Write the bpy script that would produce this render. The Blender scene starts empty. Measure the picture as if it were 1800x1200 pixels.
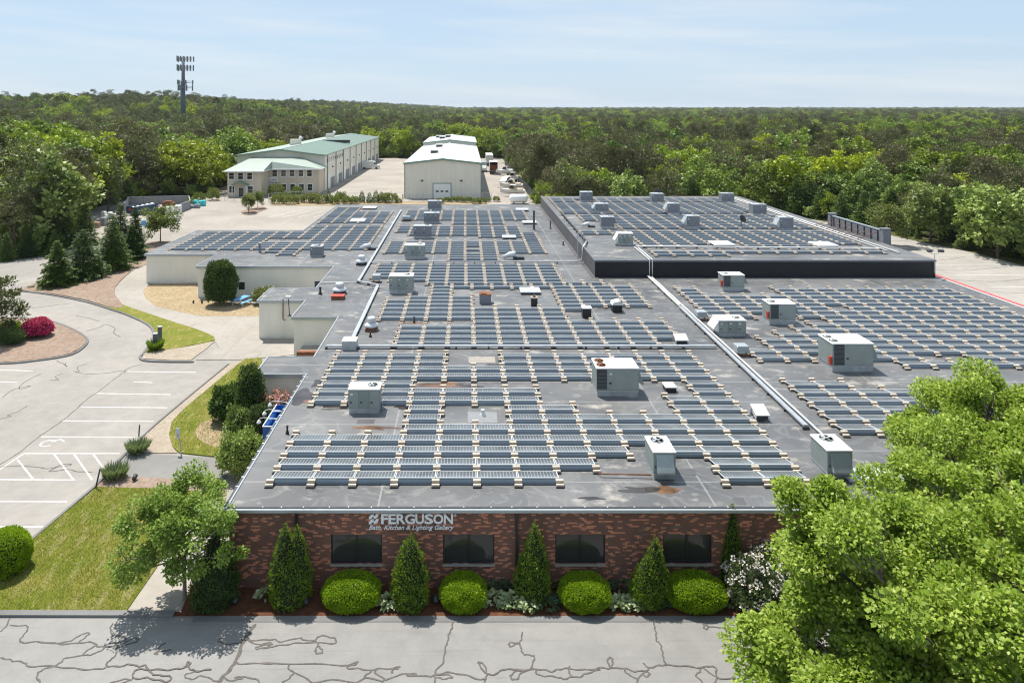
import bpy, math, random
import numpy as np
from mathutils import Vector, Matrix

# ------------------------------------------------------------------ camera, sky, sun, exposure
S = bpy.context.scene
COL = S.collection
F, HC, PX, PY = 1230.0, 21.5, 819.0, 190.0          # focal length in photo pixels, eye height, principal point / horizon

cam_d = bpy.data.cameras.new('camera'); cam = bpy.data.objects.new('camera', cam_d); COL.objects.link(cam)
cam.location = (0, 0, HC); cam.rotation_euler = (math.radians(90), 0, 0)
cam_d.sensor_fit = 'HORIZONTAL'; cam_d.sensor_width = 36.0; cam_d.lens = F / 1800 * 36
cam_d.shift_x = (900 - PX) / 1800; cam_d.shift_y = -(600 - PY) / 1800
cam_d.clip_start = 0.5; cam_d.clip_end = 30000
S.camera = cam

SUN_EL, SUN_AZ = math.radians(65.5), math.radians(-36)   # azimuth measured from +Y towards +X
W = bpy.data.worlds.new('World'); S.world = W; W.use_nodes = True
nt = W.node_tree; N = nt.nodes; Lk = nt.links
bg = N['Background']; bg.inputs['Strength'].default_value = 0.135
sky = N.new('ShaderNodeTexSky'); sky.sky_type = 'NISHITA'; sky.sun_disc = False
sky.sun_elevation = SUN_EL; sky.sun_rotation = SUN_AZ
sky.altitude = 20; sky.air_density = 1.0; sky.dust_density = 0.6; sky.ozone_density = 2.0
# thin high cirrus, stretched along the horizon, all round the sky
tc = N.new('ShaderNodeTexCoord'); sx = N.new('ShaderNodeSeparateXYZ'); Lk.new(tc.outputs['Generated'], sx.inputs[0])
az = N.new('ShaderNodeMath'); az.operation = 'ARCTAN2'; Lk.new(sx.outputs['X'], az.inputs[0]); Lk.new(sx.outputs['Y'], az.inputs[1])
el = N.new('ShaderNodeMath'); el.operation = 'ARCSINE'; Lk.new(sx.outputs['Z'], el.inputs[0])
tl = N.new('ShaderNodeMath'); tl.operation = 'MULTIPLY_ADD'; Lk.new(az.outputs[0], tl.inputs[0]); tl.inputs[1].default_value = 0.04; Lk.new(el.outputs[0], tl.inputs[2])
cb = N.new('ShaderNodeCombineXYZ'); Lk.new(az.outputs[0], cb.inputs[0]); Lk.new(tl.outputs[0], cb.inputs[1])
mp = N.new('ShaderNodeMapping'); mp.inputs['Scale'].default_value = (2.2, 26, 1); mp.inputs['Location'].default_value = (0.9, 0.15, 0); Lk.new(cb.outputs[0], mp.inputs[0])
nz = N.new('ShaderNodeTexNoise'); nz.inputs['Scale'].default_value = 1.0; nz.inputs['Detail'].default_value = 6; nz.inputs['Roughness'].default_value = 0.55; Lk.new(mp.outputs[0], nz.inputs['Vector'])
rp = N.new('ShaderNodeValToRGB'); rp.color_ramp.elements[0].position = 0.44; rp.color_ramp.elements[1].position = 0.82
rp.color_ramp.elements[1].color = (0.75, 0.75, 0.75, 1); Lk.new(nz.outputs['Fac'], rp.inputs[0])
mx = N.new('ShaderNodeMix'); mx.data_type = 'RGBA'; mx.inputs['B'].default_value = (4.2, 4.35, 4.45, 1)
sky_fill = N.new('ShaderNodeMix'); sky_fill.data_type = 'RGBA'; sky_fill.inputs['Factor'].default_value = 0.85; sky_fill.inputs['B'].default_value = (2.5, 3.2, 4.0, 1)   # flat pale-blue fill added over the sky; caps the horizon, lifts the shade
Lk.new(sky.outputs[0], sky_fill.inputs['A']); Lk.new(rp.outputs['Color'], mx.inputs['Factor']); Lk.new(sky_fill.outputs['Result'], mx.inputs['A']); Lk.new(mx.outputs['Result'], bg.inputs['Color'])

sun_d = bpy.data.lights.new('sun', 'SUN'); sun = bpy.data.objects.new('sun', sun_d); COL.objects.link(sun)
sun_d.energy = 4.6; sun_d.angle = math.radians(0.53); sun_d.color = (1.0, 0.955, 0.88)
tos = Vector((math.sin(SUN_AZ) * math.cos(SUN_EL), math.cos(SUN_AZ) * math.cos(SUN_EL), math.sin(SUN_EL)))
sun.rotation_euler = tos.to_track_quat('Z', 'Y').to_euler(); sun.location = (0, 0, 80)
V = S.view_settings; V.view_transform = 'Standard'; V.look = 'None'; V.gamma = 1; V.use_curve_mapping = False
V.exposure = 0.62
S.cycles.max_bounces = 5; S.cycles.diffuse_bounces = 3; S.cycles.glossy_bounces = 3; S.cycles.transmission_bounces = 4
S.cycles.sample_clamp_indirect = 6; S.cycles.filter_width = 1.15; S.cycles.use_denoising = True

# ------------------------------------------------------------------ helpers
RND = random.Random(7)
NPR = np.random.default_rng(11)
def gp(x, y, z=0.0):
    Y = F * (HC - z) / (y - PY); return ((x - PX) * Y / F, Y, z)
def px_of(X, Y, Z): return (PX + F * X / Y, PY + F * (HC - Z) / Y)

ORD = ['', 'first', 'second', 'third', 'fourth', 'fifth', 'sixth', 'seventh', 'eighth', 'ninth', 'tenth', 'eleventh', 'twelfth',
       'thirteenth', 'fourteenth', 'fifteenth', 'sixteenth', 'seventeenth', 'eighteenth', 'nineteenth', 'twentieth']
def ordw(n):
    if n <= 20: return ORD[n]
    t = {2: 'twenty', 3: 'thirty', 4: 'forty', 5: 'fifty', 6: 'sixty', 7: 'seventy', 8: 'eighty', 9: 'ninety'}
    if n < 100:
        return t[n // 10] + '-' + ORD[n % 10] if n % 10 else t[n // 10].replace('ty', 'tieth')
    return str(n) + 'th'

def tag(o, label=None, cat=None, group=None, kind=None):
    if label: o['label'] = label
    if cat: o['category'] = cat
    if group: o['group'] = group
    if kind: o['kind'] = kind
    return o
def empty(name, loc=(0, 0, 0), rz=0.0, parent=None):
    o = bpy.data.objects.new(name, None); COL.objects.link(o); o.location = loc; o.rotation_euler = (0, 0, rz)
    o.empty_display_size = 0.2; o.parent = parent; return o
def link(name, me, parent=None, loc=None, rz=None):
    o = bpy.data.objects.new(name, me); COL.objects.link(o); o.parent = parent
    if loc is not None: o.location = loc
    if rz is not None: o.rotation_euler = (0, 0, rz)
    return o

class MB:
    """collects boxes, prisms, tubes and lathes into one mesh"""
    def __init__(s): s.v = []; s.f = []; s.m = []; s.cur = 0; s.sm = []; s.smooth = False
    def add(s, vs, fs):
        b = len(s.v); s.v += [tuple(p) for p in vs]
        for f in fs: s.f.append([b + i for i in f]); s.m.append(s.cur); s.sm.append(s.smooth)
        return s
    def box(s, x0, x1, y0, y1, z0, z1):
        v = [(x0, y0, z0), (x1, y0, z0), (x1, y1, z0), (x0, y1, z0), (x0, y0, z1), (x1, y0, z1), (x1, y1, z1), (x0, y1, z1)]
        return s.add(v, [(0, 3, 2, 1), (4, 5, 6, 7), (0, 1, 5, 4), (1, 2, 6, 5), (2, 3, 7, 6), (3, 0, 4, 7)])
    def bbox(s, x0, x1, y0, y1, z0, z1, b=0.02):
        """box with chamfered vertical and top edges"""
        r = [(x0 + b, y0), (x1 - b, y0), (x1, y0 + b), (x1, y1 - b), (x1 - b, y1), (x0 + b, y1), (x0, y1 - b), (x0, y0 + b)]
        cx, cy = (x0 + x1) / 2, (y0 + y1) / 2
        kx, ky = 1 - 2 * b / (x1 - x0), 1 - 2 * b / (y1 - y0)
        rt = [(cx + (p[0] - cx) * kx, cy + (p[1] - cy) * ky) for p in r]
        v = [(p[0], p[1], z0) for p in r] + [(p[0], p[1], z1 - b) for p in r] + [(p[0], p[1], z1) for p in rt]
        f = [tuple(range(7, -1, -1)), tuple(range(16, 24))]
        for k in (0, 8):
            for i in range(8): j = (i + 1) % 8; f.append((k + i, k + j, k + 8 + j, k + 8 + i))
        return s.add(v, f)
    def prism(s, poly, axis, a, b):
        """poly: list of 2-D points, extruded along axis from a to b.  axis x: poly=(y,z); y: (x,z); z: (x,y)"""
        def P(p, t): return {'x': (t, p[0], p[1]), 'y': (p[0], t, p[1]), 'z': (p[0], p[1], t)}[axis]
        n = len(poly); v = [P(p, a) for p in poly] + [P(p, b) for p in poly]
        ar = sum(poly[i][0] * poly[(i + 1) % n][1] - poly[(i + 1) % n][0] * poly[i][1] for i in range(n))
        flip = (ar < 0) != (axis == 'y')
        f = [tuple(range(n - 1, -1, -1)), tuple(range(n, 2 * n))] + [(i, (i + 1) % n, n + (i + 1) % n, n + i) for i in range(n)]
        if flip: f = [tuple(reversed(q)) for q in f]
        return s.add(v, f)
    def tube(s, pts, rad, n=8, caps=True):
        pts = [Vector(p) for p in pts]; m = len(pts)
        if not hasattr(rad, '__len__'): rad = [rad] * m
        v = []; up = None
        for i, p in enumerate(pts):
            d = (pts[min(i + 1, m - 1)] - pts[max(i - 1, 0)])
            if d.length < 1e-9: d = Vector((0, 0, 1))
            d.normalize()
            a = d.cross(Vector((0, 0, 1)) if abs(d.z) < 0.95 else Vector((1, 0, 0))).normalized()
            if up is not None and a.dot(up) < 0: a = -a
            up = a; b = d.cross(a)
            for k in range(n):
                t = 2 * math.pi * k / n; v.append(p + (a * math.cos(t) + b * math.sin(t)) * rad[i])
        f = []
        for i in range(m - 1):
            for k in range(n): j = (k + 1) % n; f.append((i * n + k, i * n + j, (i + 1) * n + j, (i + 1) * n + k))
        if caps: f.append(tuple(range(n - 1, -1, -1))); f.append(tuple(range((m - 1) * n, m * n)))
        return s.add(v, f)
    def lathe(s, prof, n=16, c=(0, 0)):
        """prof: (r, z) list from bottom to top"""
        v = []; m = len(prof)
        for r, z in prof:
            for k in range(n): t = 2 * math.pi * k / n; v.append((c[0] + r * math.cos(t), c[1] + r * math.sin(t), z))
        f = []
        for i in range(m - 1):
            for k in range(n): j = (k + 1) % n; f.append((i * n + k, i * n + j, (i + 1) * n + j, (i + 1) * n + k))
        f.append(tuple(range(n - 1, -1, -1))); f.append(tuple(range((m - 1) * n, m * n)))
        return s.add(v, f)
    def bar(s, a, b, w, h):
        a, b = Vector(a), Vector(b); d = (b - a).normalized()
        sd = d.cross(Vector((0, 0, 1)) if abs(d.z) < 0.95 else Vector((0, 1, 0))).normalized(); u = sd.cross(d)
        v = [p + sd * (w / 2 * i) + u * (h / 2 * j) for p in (a, b) for i, j in ((-1, -1), (1, -1), (1, 1), (-1, 1))]
        return s.add(v, [(0, 1, 2, 3), (7, 6, 5, 4), (0, 4, 5, 1), (1, 5, 6, 2), (2, 6, 7, 3), (3, 7, 4, 0)])
    def mesh(s, name, mats):
        me = bpy.data.meshes.new(name); me.from_pydata(s.v, [], s.f)
        for m in (mats if isinstance(mats, (list, tuple)) else [mats]): me.materials.append(m)
        me.polygons.foreach_set('material_index', s.m); me.polygons.foreach_set('use_smooth', s.sm)
        me.update(); return me
    def build(s, name, mats, parent=None, loc=None, rz=None): return link(name, s.mesh(name, mats), parent, loc, rz)

def copy_tree(o, parent=None):
    c = o.copy(); COL.objects.link(c); c.parent = parent
    for ch in KIDS.get(o.name, []): copy_tree(ch, c)
    return c
KIDS = {}
def index_kids():
    KIDS.clear()
    for o in bpy.data.objects:
        if o.parent: KIDS.setdefault(o.parent.name, []).append(o)

# ------------------------------------------------------------------ materials
MATS = {}
def new_mat(name):
    m = bpy.data.materials.new(name); m.use_nodes = True; MATS[name] = m
    return m, m.node_tree.nodes, m.node_tree.links, m.node_tree.nodes['Principled BSDF']
def rgba(c): return (c[0], c[1], c[2], 1)
def nd(N, t, **kw):
    n = N.new(t)
    for k, v in kw.items():
        if k in n.inputs.keys(): n.inputs[k].default_value = v
        else: setattr(n, k, v)
    return n
def mixc(N, L, fac, a, b):
    m = N.new('ShaderNodeMix'); m.data_type = 'RGBA'
    for sock, val in (('Factor', fac), ('A', a), ('B', b)):
        if isinstance(val, (int, float)): m.inputs[sock].default_value = val
        elif isinstance(val, tuple): m.inputs[sock].default_value = rgba(val)
        else: L.new(val, m.inputs[sock])
    return m.outputs['Result']
def ramp(N, L, src, p0, p1, c0=(0, 0, 0), c1=(1, 1, 1)):
    r = N.new('ShaderNodeValToRGB'); e = r.color_ramp.elements
    e[0].position = p0; e[1].position = p1; e[0].color = rgba(c0); e[1].color = rgba(c1); L.new(src, r.inputs[0]); return r.outputs[0]
def noise(N, L, vec, scale, detail=4, rough=0.55):
    n = nd(N, 'ShaderNodeTexNoise', Scale=scale, Detail=detail, Roughness=rough)
    if vec is not None: L.new(vec, n.inputs['Vector'])
    return n.outputs['Fac']
def pos(N): return N.new('ShaderNodeNewGeometry').outputs['Position']
def mapped(N, L, vec, scale=(1, 1, 1), loc=(0, 0, 0), rot=(0, 0, 0)):
    m = nd(N, 'ShaderNodeMapping', Scale=scale, Location=loc, Rotation=rot); L.new(vec, m.inputs['Vector']); return m.outputs[0]
def math_(N, L, op, a, b=None, c=None):
    m = N.new('ShaderNodeMath'); m.operation = op
    for i, v in enumerate((a, b, c)):
        if v is None: continue
        if isinstance(v, (int, float)): m.inputs[i].default_value = v
        else: L.new(v, m.inputs[i])
    return m.outputs[0]
def bump(N, L, B, h, strength=0.3, dist=0.02):
    b = nd(N, 'ShaderNodeBump', Strength=strength, Distance=dist); L.new(h, b.inputs['Height']); L.new(b.outputs[0], B.inputs['Normal'])

def plain(name, col, rough=0.6, metal=0.0, var=0.12, scale=3.0, spec=0.4):
    """one colour with soft weathering"""
    m, N, L, B = new_mat(name)
    p = pos(N); n1 = noise(N, L, p, scale, 5)
    dk = tuple(c * (1 - var) for c in col); lt = tuple(min(1, c * (1 + var)) for c in col)
    c = mixc(N, L, ramp(N, L, n1, 0.3, 0.7), dk, lt)
    L.new(c, B.inputs['Base Color']); B.inputs['Roughness'].default_value = rough; B.inputs['Metallic'].default_value = metal
    B.inputs['Specular IOR Level'].default_value = spec
    return m

def asphalt(name, c0, c1, tint=(1, 0.98, 0.95), streak=0.0, joint=None, patch=0.35):
    m, N, L, B = new_mat(name); p = pos(N)
    big = noise(N, L, p, 0.09, 5, 0.6); mid = noise(N, L, p, 1.1, 5, 0.65); fine = noise(N, L, p, 38, 3, 0.7)
    st = noise(N, L, mapped(N, L, p, (0.25, 5.5, 1)), 1.0, 4)
    f = math_(N, L, 'ADD', math_(N, L, 'MULTIPLY', big, 0.9), math_(N, L, 'MULTIPLY', mid, patch))
    c = mixc(N, L, ramp(N, L, f, 0.42, 0.86), tuple(x * .93 for x in c0), tuple(x * 1.05 for x in c1))
    spot = noise(N, L, p, 0.55, 3, 0.5); c = mixc(N, L, math_(N, L, 'MULTIPLY', ramp(N, L, spot, 0.66, 0.74), 0.3), c, tuple(x * 0.6 for x in c0))
    c = mixc(N, L, math_(N, L, 'MULTIPLY', ramp(N, L, st, 0.55, 0.75), streak), c, tuple(x * 0.72 for x in c0))
    c = mixc(N, L, math_(N, L, 'MULTIPLY', ramp(N, L, fine, 0.35, 0.75), 0.34), c, tuple(x * 0.55 for x in c0))
    if joint:
        w = nd(N, 'ShaderNodeTexBrick', Scale=1.0); w.inputs['Brick Width'].default_value = joint; w.inputs['Row Height'].default_value = joint
        w.inputs['Mortar Size'].default_value = 0.02; w.offset = 0; L.new(p, w.inputs['Vector'])
        c = mixc(N, L, math_(N, L, 'MULTIPLY', w.outputs['Fac'], 0.45), c, tuple(x * 0.4 for x in c0))
    L.new(c, B.inputs['Base Color']); B.inputs['Roughness'].default_value = 0.9; B.inputs['Specular IOR Level'].default_value = 0.2
    bump(N, L, B, fine, 0.25, 0.01); return m

asphalt('road_asphalt', (0.20, 0.195, 0.185), (0.30, 0.29, 0.275), streak=0.35)
asphalt('lot_asphalt', (0.235, 0.22, 0.20), (0.33, 0.305, 0.275), streak=0.15, patch=0.5)
asphalt('yard_asphalt', (0.255, 0.23, 0.20), (0.355, 0.32, 0.28), streak=0.1, patch=0.5)
asphalt('right_lot', (0.25, 0.232, 0.21), (0.345, 0.32, 0.29), streak=0.2, patch=0.6)
asphalt('concrete', (0.26, 0.235, 0.205), (0.35, 0.32, 0.28), joint=3.0, patch=0.6)
asphalt('apron', (0.17, 0.165, 0.155), (0.24, 0.23, 0.215))
asphalt('kerb_berm', (0.13, 0.13, 0.132), (0.22, 0.216, 0.21))
plain('crack_seal', (0.095, 0.084, 0.076), 0.8, var=0.3, scale=9)
plain('line_paint', (0.60, 0.585, 0.55), 0.7, var=0.28, scale=5)
plain('red_paint', (0.55, 0.12, 0.12), 0.7, var=0.2, scale=2)

def soil(name, cols, s=1.0, bs=0.6):
    m, N, L, B = new_mat(name); p = pos(N)
    a = noise(N, L, p, 0.35 * s, 6, 0.65); b = noise(N, L, p, 3.2 * s, 5, 0.7); f = noise(N, L, p, 26 * s, 3, 0.7)
    c = mixc(N, L, ramp(N, L, a, 0.36, 0.64), cols[0], cols[1])
    c = mixc(N, L, ramp(N, L, b, 0.42, 0.66), c, cols[2])
    c = mixc(N, L, math_(N, L, 'MULTIPLY', ramp(N, L, f, 0.4, 0.7), 0.4), c, tuple(x * 0.4 for x in cols[0]))
    L.new(c, B.inputs['Base Color']); B.inputs['Roughness'].default_value = 0.95; B.inputs['Specular IOR Level'].default_value = 0.1
    bump(N, L, B, f, bs, 0.03); return m
soil('mulch_brown', [(0.12, 0.05, 0.026), (0.165, 0.072, 0.038), (0.085, 0.035, 0.02)], 1.6)
soil('mulch_grey', [(0.27, 0.20, 0.155), (0.34, 0.265, 0.21), (0.21, 0.145, 0.105)])
soil('dry_ground', [(0.36, 0.265, 0.17), (0.44, 0.335, 0.22), (0.22, 0.185, 0.085)])
soil('gravel', [(0.36, 0.30, 0.235), (0.44, 0.375, 0.30), (0.28, 0.235, 0.18)], 2.2)
soil('forest_floor', [(0.06, 0.066, 0.024), (0.10, 0.085, 0.04), (0.075, 0.10, 0.022)], 0.5)
def lawn(name):
    m, N, L, B = new_mat(name); p = pos(N)
    a = noise(N, L, p, 0.5, 5, 0.6); st = noise(N, L, mapped(N, L, p, (5.5, 0.9, 1), rot=(0, 0, -0.12)), 1.0, 4, 0.6); f = noise(N, L, p, 30, 3, 0.75)
    c = mixc(N, L, ramp(N, L, a, 0.38, 0.62), (0.15, 0.18, 0.018), (0.22, 0.205, 0.04))
    c = mixc(N, L, math_(N, L, 'MULTIPLY', ramp(N, L, st, 0.54, 0.68), 0.75), c, (0.42, 0.34, 0.16))
    c = mixc(N, L, math_(N, L, 'MULTIPLY', ramp(N, L, f, 0.42, 0.7), 0.6), c, (0.06, 0.08, 0.008))
    L.new(c, B.inputs['Base Color']); B.inputs['Roughness'].default_value = 0.9; B.inputs['Specular IOR Level'].default_value = 0.15
    bump(N, L, B, f, 0.9, 0.05); return m
lawn('lawn')

def membrane():
    """dark rubber roof: seams every three metres, pale silt stains, wet-looking smooth areas"""
    m, N, L, B = new_mat('roof_membrane'); p = pos(N)
    sp = N.new('ShaderNodeSeparateXYZ'); L.new(p, sp.inputs[0])
    a = noise(N, L, p, 0.16, 5, 0.6); st = noise(N, L, mapped(N, L, p, (0.55, 0.85, 1), (3, 1, 0)), 1.0, 6, 0.6)
    pud = nd(N, 'ShaderNodeTexNoise', Scale=0.30, Detail=4, Roughness=0.5, Distortion=1.2); L.new(mapped(N, L, p, (0.8, 1.1, 1), (5.3, 2.2, 0)), pud.inputs['Vector'])
    c = mixc(N, L, ramp(N, L, a, 0.3, 0.7), (0.068, 0.070, 0.073), (0.15, 0.15, 0.15))
    ring = math_(N, L, 'PINGPONG', math_(N, L, 'MULTIPLY', pud.outputs['Fac'], 6.0), 0.5)
    c = mixc(N, L, math_(N, L, 'MULTIPLY', ramp(N, L, ring, 0.36, 0.5), 0.2), c, (0.34, 0.33, 0.31))
    c = mixc(N, L, math_(N, L, 'MULTIPLY', ramp(N, L, st, 0.58, 0.72), 0.75), c, (0.44, 0.40, 0.345))
    w = noise(N, L, p, 0.6, 2)
    yy = math_(N, L, 'FRACT', math_(N, L, 'DIVIDE', math_(N, L, 'ADD', sp.outputs['Y'], math_(N, L, 'MULTIPLY', w, 0.10)), 3.05))
    seam = math_(N, L, 'LESS_THAN', yy, 0.028)
    xx = math_(N, L, 'FRACT', math_(N, L, 'DIVIDE', math_(N, L, 'ADD', sp.outputs['X'], 4.0), 15.2)); seam2 = math_(N, L, 'LESS_THAN', xx, 0.006)
    sm = math_(N, L, 'MULTIPLY', math_(N, L, 'MAXIMUM', seam, seam2), 0.45)
    c = mixc(N, L, sm, c, (0.34, 0.33, 0.315))
    f = noise(N, L, p, 18, 4, 0.7); c = mixc(N, L, math_(N, L, 'MULTIPLY', ramp(N, L, f, 0.35, 0.7), 0.18), c, (0.05, 0.05, 0.055))
    L.new(c, B.inputs['Base Color'])
    L.new(ramp(N, L, pud.outputs['Fac'], 0.40, 0.66, (0.62, 0.62, 0.62), (0.34, 0.34, 0.34)), B.inputs['Roughness'])
    B.inputs['Specular IOR Level'].default_value = 0.5
    bump(N, L, B, st, 0.12, 0.03); return m
membrane()
plain('membrane_black', (0.006, 0.008, 0.012), 0.42, var=0.35, scale=0.8, spec=0.45)
plain('membrane_side', (0.085, 0.083, 0.09), 0.5, var=0.2, scale=0.7)  # lighter copy of the wall membrane, the left face's sunlight put into its colour

def brick():
    m, N, L, B = new_mat('facade_brick'); p = pos(N)
    sp = N.new('ShaderNodeSeparateXYZ'); L.new(p, sp.inputs[0])
    h = math_(N, L, 'ADD', sp.outputs['X'], sp.outputs['Y'])
    cv = N.new('ShaderNodeCombineXYZ'); L.new(h, cv.inputs[0]); L.new(sp.outputs['Z'], cv.inputs[1])
    b = nd(N, 'ShaderNodeTexBrick', Scale=1.0); b.inputs['Brick Width'].default_value = 0.215; b.inputs['Row Height'].default_value = 0.072
    b.inputs['Mortar Size'].default_value = 0.007; b.inputs['Bias'].default_value = -0.25
    b.inputs['Color1'].default_value = (0.62, 0.225, 0.12, 1); b.inputs['Color2'].default_value = (0.40, 0.15, 0.085, 1); b.inputs['Mortar'].default_value = (0.30, 0.21, 0.165, 1)
    L.new(cv.outputs[0], b.inputs['Vector'])
    # a second, coarser reading of the same bond gives every brick its own tone
    wn = nd(N, 'ShaderNodeTexWhiteNoise', noise_dimensions='2D')
    row = math_(N, L, 'FLOOR', math_(N, L, 'DIVIDE', sp.outputs['Z'], 0.072))
    off = math_(N, L, 'MULTIPLY', math_(N, L, 'MODULO', row, 2.0), 0.5)
    colx = math_(N, L, 'FLOOR', math_(N, L, 'ADD', math_(N, L, 'DIVIDE', h, 0.215), off))
    cw = N.new('ShaderNodeCombineXYZ'); L.new(colx, cw.inputs[0]); L.new(row, cw.inputs[1]); L.new(cw.outputs[0], wn.inputs['Vector'])
    lite = ramp(N, L, wn.outputs['Value'], 0.90, 0.93); dark = ramp(N, L, wn.outputs['Value'], 0.22, 0.16)
    c = mixc(N, L, math_(N, L, 'MULTIPLY', lite, math_(N, L, 'SUBTRACT', 1.0, b.outputs['Fac'])), b.outputs['Color'], (0.58, 0.45, 0.38))
    c = mixc(N, L, math_(N, L, 'MULTIPLY', dark, 0.85), c, (0.085, 0.052, 0.042))
    n = noise(N, L, p, 1.2, 5); c = mixc(N, L, math_(N, L, 'MULTIPLY', ramp(N, L, n, 0.4, 0.75), 0.35), c, (0.26, 0.10, 0.062))
    L.new(c, B.inputs['Base Color']); B.inputs['Roughness'].default_value = 0.85
    inv = math_(N, L, 'SUBTRACT', 1.0, b.outputs['Fac']); bump(N, L, B, inv, 0.5, 0.012); return m
brick()
def block_wall(name, col, cw=0.4, ch=0.2, k=0.10):
    m, N, L, B = new_mat(name); p = pos(N)
    sp = N.new('ShaderNodeSeparateXYZ'); L.new(p, sp.inputs[0])
    cv = N.new('ShaderNodeCombineXYZ'); L.new(math_(N, L, 'ADD', sp.outputs['X'], sp.outputs['Y']), cv.inputs[0]); L.new(sp.outputs['Z'], cv.inputs[1])
    b = nd(N, 'ShaderNodeTexBrick', Scale=1.0); b.inputs['Brick Width'].default_value = cw; b.inputs['Row Height'].default_value = ch; b.inputs['Mortar Size'].default_value = 0.008
    L.new(cv.outputs[0], b.inputs['Vector'])
    n = noise(N, L, mapped(N, L, p, (1, 1, 0.35)), 0.8, 5)
    c = mixc(N, L, ramp(N, L, n, 0.3, 0.75), tuple(x * 0.86 for x in col), col)
    c = mixc(N, L, math_(N, L, 'MULTIPLY', b.outputs['Fac'], k), c, tuple(x * 0.4 for x in col))
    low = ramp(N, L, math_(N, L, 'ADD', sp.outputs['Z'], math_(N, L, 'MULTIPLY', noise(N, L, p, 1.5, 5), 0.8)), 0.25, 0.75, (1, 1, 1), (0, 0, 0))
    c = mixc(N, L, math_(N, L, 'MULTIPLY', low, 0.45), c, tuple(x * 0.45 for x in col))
    L.new(c, B.inputs['Base Color']); B.inputs['Roughness'].default_value = 0.8
    bump(N, L, B, b.outputs['Fac'], -0.25, 0.01); return m
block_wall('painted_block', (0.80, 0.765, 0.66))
def ribbed(name, col, pitch=0.6, axis='X', rough=0.5, k=0.5, var=0.06, metal=0.0):
    """ribbed sheet metal"""
    m, N, L, B = new_mat(name); p = pos(N)
    sp = N.new('ShaderNodeSeparateXYZ'); L.new(p, sp.inputs[0])
    src = sp.outputs[axis] if axis in 'XYZ' else math_(N, L, 'ADD', sp.outputs['X'], sp.outputs['Y'])
    fr = math_(N, L, 'FRACT', math_(N, L, 'DIVIDE', src, pitch)); rib = math_(N, L, 'LESS_THAN', fr, 0.12)
    n = noise(N, L, mapped(N, L, p, (1, 1, 0.2)), 0.7, 5)
    c = mixc(N, L, ramp(N, L, n, 0.3, 0.7), tuple(x * (1 - 2 * var) for x in col), col)
    c = mixc(N, L, math_(N, L, 'MULTIPLY', rib, k * 0.4), c, tuple(x * 0.55 for x in col))
    L.new(c, B.inputs['Base Color']); B.inputs['Roughness'].default_value = rough; B.inputs['Metallic'].default_value = metal
    bump(N, L, B, rib, k, 0.04); return m
ribbed('siding_cream', (0.76, 0.725, 0.625), 0.3, 'W')
ribbed('siding_tan', (0.66, 0.57, 0.45), 0.16, 'Z', 0.7, 0.6)
ribbed('roof_green', (0.13, 0.195, 0.15), 0.45, 'X', 0.45, 0.5)
ribbed('roof_green_pale', (0.33, 0.39, 0.335), 0.45, 'X', 0.45, 0.6)
ribbed('roof_white', (0.52, 0.545, 0.55), 1.5, 'Y', 0.4, 0.4)
plain('trim_green', (0.15, 0.25, 0.19), 0.5); plain('trim_white', (0.78, 0.78, 0.76), 0.5, var=0.05)
plain('fascia_metal', (0.38, 0.42, 0.44), 0.35, 0.35, var=0.06); plain('gutter_dark', (0.05, 0.05, 0.055), 0.5)
plain('bronze', (0.02, 0.018, 0.018), 0.4); plain('sill_stone', (0.30, 0.28, 0.25), 0.8)
plain('white_letter', (0.80, 0.82, 0.84), 0.5, var=0.03)
plain('rtu_paint', (0.235, 0.275, 0.262), 0.45, 0.1, var=0.08, scale=1.5); plain('rtu_panel', (0.285, 0.32, 0.305), 0.45, 0.1, var=0.1, scale=1.5); plain('rtu_top', (0.74, 0.745, 0.70), 0.5, var=0.10, scale=1.2)  # cabinets darkened, tops lightened: shaded front and sunlit top put into the paint
plain('rtu_grey', (0.20, 0.215, 0.24), 0.45, 0.15, var=0.08, scale=1.5); plain('rtu_dark', (0.045, 0.05, 0.058), 0.5, 0.2)  # rtu_grey: darker, bluer unit paint with the shade of the back units put in
plain('curb_metal', (0.46, 0.49, 0.50), 0.4, 0.4, var=0.15, scale=2.5); plain('coil', (0.06, 0.065, 0.07), 0.55, 0.3, var=0.3, scale=14)
plain('rust', (0.20, 0.085, 0.045), 0.85, var=0.4, scale=4); plain('red_box', (0.42, 0.05, 0.03), 0.5)
plain('galvanised', (0.44, 0.46, 0.48), 0.38, 0.45, var=0.12, scale=2); plain('white_paint', (0.66, 0.66, 0.635), 0.45, var=0.06)
plain('black_paint', (0.022, 0.022, 0.024), 0.5); plain('vent_white', (0.62, 0.64, 0.66), 0.4, 0.2, var=0.08)
plain('skylight', (0.68, 0.72, 0.75), 0.25, var=0.05); plain('patch_grey', (0.20, 0.205, 0.21), 0.55); plain('patch_tan', (0.27, 0.245, 0.21), 0.7)
plain('puddle', (0.045, 0.038, 0.034), 0.06, var=0.5, scale=0.9, spec=0.6); plain('puddle_brown', (0.16, 0.09, 0.055), 0.12, var=0.5, scale=1.3, spec=0.5)
plain('rubber', (0.02, 0.02, 0.02), 0.8); plain('blue_paint', (0.012, 0.075, 0.30), 0.35, var=0.08); plain('navy_steel', (0.02, 0.045, 0.10), 0.5, var=0.2)
plain('table_blue', (0.16, 0.42, 0.75), 0.5); plain('timber', (0.30, 0.20, 0.12), 0.85, var=0.2); plain('pole_wood', (0.10, 0.07, 0.05), 0.9, var=0.2)
plain('tower_steel', (0.10, 0.115, 0.13), 0.5, 0.3); plain('antenna_grey', (0.22, 0.24, 0.255), 0.5)
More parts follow.
